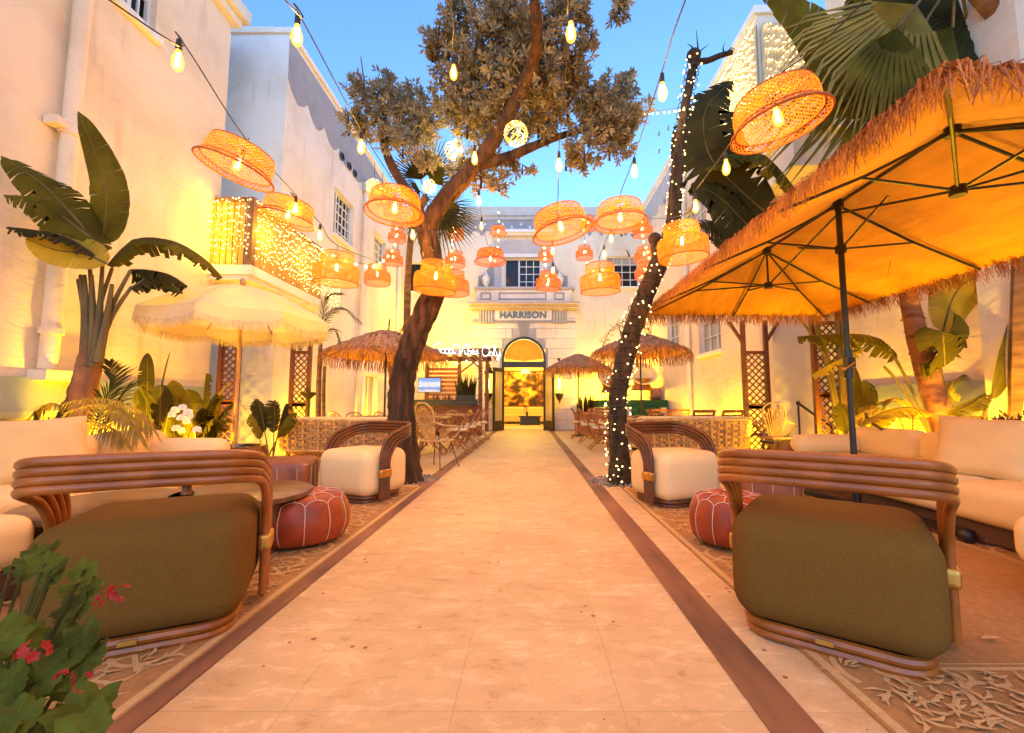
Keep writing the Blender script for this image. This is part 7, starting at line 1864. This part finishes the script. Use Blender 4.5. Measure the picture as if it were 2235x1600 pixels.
# snake plants in pots
sp = P(1018, 850, 14.3); t = pot("terracotta_planter", "black trough of sword leaves on the bar counter's right end", (sp.x, 14.15, 1.157), .22, .16, BLACKM) if False else None
t = thing("snake_plant", "cluster of dark sword leaves standing on the bar counter's right end", "plant", (sp.x, 14.2, 1.157))
g = MB(); g.box((sp.x, 14.2, 1.157 + .07), (.62, .22, .14)); g.build("trough", BLACKM, t, 0)
for k in range(7): spears("x", "", (sp.x - .26 + k * .085, 14.2, 1.25), 5, U(.6, .85), .05, LEAFD, .035, k + 20, parent=t)
sp = P(1278, 860, 15.2); pot("terracotta_planter", "square terracotta planter right of the far thatched parasol's pole", (sp.x, 15.2, 0), .36, .75, TERRA, sq=True)
t = thing("snake_plant", "sword leaves in the square terracotta planter right of the door", "plant", (sp.x, 15.2, .755))
for k in range(6): spears("x", "", (sp.x - .22 + k * .09, 15.2 + U(-.1, .1), .75), 5, U(.55, .8), .06, [LEAFD, LEAFB][k % 2], .04, k + 40, parent=t)

# ================================================================ green platform with garland arch (right rear)
GREEN = mat("green_carpet", (.02, .09, .035), .95, .25, 20, .3)
y0, y1 = 13.6, 16.4; xa, xb = P(1390, 850, y0).x, P(1438, 850, y0).x
xl = P(1310, 850, 14.4).x
t = thing("stage_platform", "green carpeted platform with steps and pale side wall behind the bare tree", "platform", ((xa + xb) / 2, 15, 0))
g = MB(); g.bb((xl, 14.4, .01), (4.52, 17.0, .92)); g.build("side_wall", WHITE, t, 0)
g = MB(); g.bb((xl - .05, 14.35, .922), (4.53, 17.02, 1.15)); zst = 1.15
for k in range(4): g.bb((xl + 1.0, 14.35 - .27 * (k + 1), .01), (4.2 + .04 * k, 14.352 - .27 * k, 1.15 - .23 * (k + 1)))
g.build("carpeted_step", GREEN, t, 0)
t = thing("garland_arch", "round hoop of leafy garland with lights against the yellow lit rear wall", "arch", (P(1376, 780, 16.2).x, 16.2, 1.15))
cA = P(1376, 772, 16.2); Ra = 1.05; g = MB(); g.tube([(cA.x + Ra * math.cos(R(a)), 16.2, cA.z + Ra * 1.15 * math.sin(R(a))) for a in range(0, 360, 10)], .02, 6, closed=True); g.build("hoop", BRASS, t)
g = MB(); e = MB()
for i in range(420):
    a = U(0, 2 * PI); p = V((cA.x + Ra * math.cos(a), 16.2, cA.z + Ra * 1.15 * math.sin(a))) + V((rnd.gauss(0, .06), rnd.gauss(0, .05), rnd.gauss(0, .06))); rosette(g, p, V((rnd.gauss(0, 1), rnd.gauss(0, 1), rnd.gauss(0, 1))), .07, 4)
    if i % 9 == 0: e.octa(p + V((0, -.08, 0)), .014)
g.build("leafy_garland", LEAFD, t, 0); o = e.build("fairy_lights", MATS["warm_white_fairy_glow"], t, 0); o["kind"] = "stuff"
# neon squiggle in the arch
t = thing("neon_sign", "small pale blue neon script glowing inside the garland hoop", "neon sign", (cA.x - .35, 16.15, cA.z - .1)); g = MB()
hand(g, [[(0, .2), (.3, .5), (.5, .1), (.8, .4), (1.1, .1), (1.4, .4), (1.9, .2)]], cA.x - .75, cA.z - .15, .55, 16.12, .016); g.build("neon_tube", emis("blue_neon_glow", (.75, .95, 1), 6), t)
# round chair and pouf on platform
t = thing("papasan_chair", "round cream bowl chair on the green platform", "chair", (P(1400, 830, 15.2).x, 15.2, 1.15)); c = P(1400, 822, 15.2)
g = MB(); Mx = Matrix.Rotation(R(55), 3, 'X'); g.lathe([(.001, -.02), (.25, .0), (.42, .08), (.5, .18), (.46, .20), (.38, .13), (.2, .06), (.001, .05)], c, 24, Mx); g.build("cushion", CREAM, t)
g = MB(); g.lathe([(.38, -.1), (.3, -.3), (.4, -.5)], (c.x, c.y, c.z + .02), 12); g.build("cane_base", RATTAND, t)
t = thing("papasan_chair", "round cream bowl chair half hidden left of the bare trunk on the platform", "chair", (P(1332, 830, 15.2).x, 15.2, 1.15)); c = P(1334, 828, 15.2)
g = MB(); g.lathe([(.001, -.02), (.25, .0), (.42, .08), (.5, .18), (.46, .20), (.38, .13), (.2, .06), (.001, .05)], c, 24, Mx); g.build("cushion", CREAM, t)
g = MB(); g.lathe([(.38, -.1), (.3, -.3), (.4, -.5)], (c.x, c.y, c.z + .02), 12); g.build("cane_base", RATTAND, t)
PINKL = mat("pink_leather", (.50, .19, .14), .55, .2, 6, .1)
for (u, v, y, z, lab) in ((1431, 845, 15.4, 1.152, "pink leather pouf on the green platform's right end"), (1456, 877, 13.2, .004, "pink leather pouf on the floor beside the green steps")):
    p = P(u, v, y); h = .42 if z > .5 else .62; t = thing("round_pouf", lab, "pouf", (p.x, y, z), group="pink leather poufs"); g = MB(); rbox(g, (p.x, y, z + h / 2), (.52, .52, h), .14, 4, puff=.05); g.build("leather_body", PINKL, t)
# plant stand on platform's left
t = thing("lantern_stand", "cluster of thin candle stands on the platform's left corner", "stand", (P(1324, 850, 15).x, 15, 1.15)); q = P(1324, 850, 15); g = MB()
for k in range(4): g.tube([(q.x - .18 + k * .12, 15, 1.152), (q.x - .18 + k * .12, 15, 1.55 + .12 * (k % 2))], .012, 6); g.ball((q.x - .18 + k * .12, 15, 1.6 + .12 * (k % 2)), .04, 8)
g.build("stem", BRONZE, t)
# stair rail on the right
t = thing("handrail", "black metal handrail sloping down beside the right trellises", "handrail", (P(1745, 950, 7.9).x, 7.9, 0)); a, b = P(1742, 880, 8.0), P(1815, 932, 7.2)
g = MB(); g.tube([a, b], .022, 8); g.ball(a, .04, 8); g.build("rail", BLACKM, t); 
for q in (a, b): g = MB(); g.tube([q, (q.x, q.y, 0)], .018, 6); g.build("post", BLACKM, t)
t = thing("side_table", "small dark table by the wide glazed pot on the right", "table", (P(1715, 990, 6.3).x, 6.3, 0)); q = P(1715, 990, 6.3)
g = MB(); g.box((q.x, 6.3, .46), (.5, .45, .03)); g.build("tabletop", BLACKM, t, 0)
for sx, sy in ((-1, -1), (1, -1), (-1, 1), (1, 1)): g = MB(); g.beam((q.x + sx * .22, 6.3 + sy * .18, .445), (q.x + sx * .22, 6.3 + sy * .18, 0), .025, .025); g.build("leg", BLACKM, t, 0)
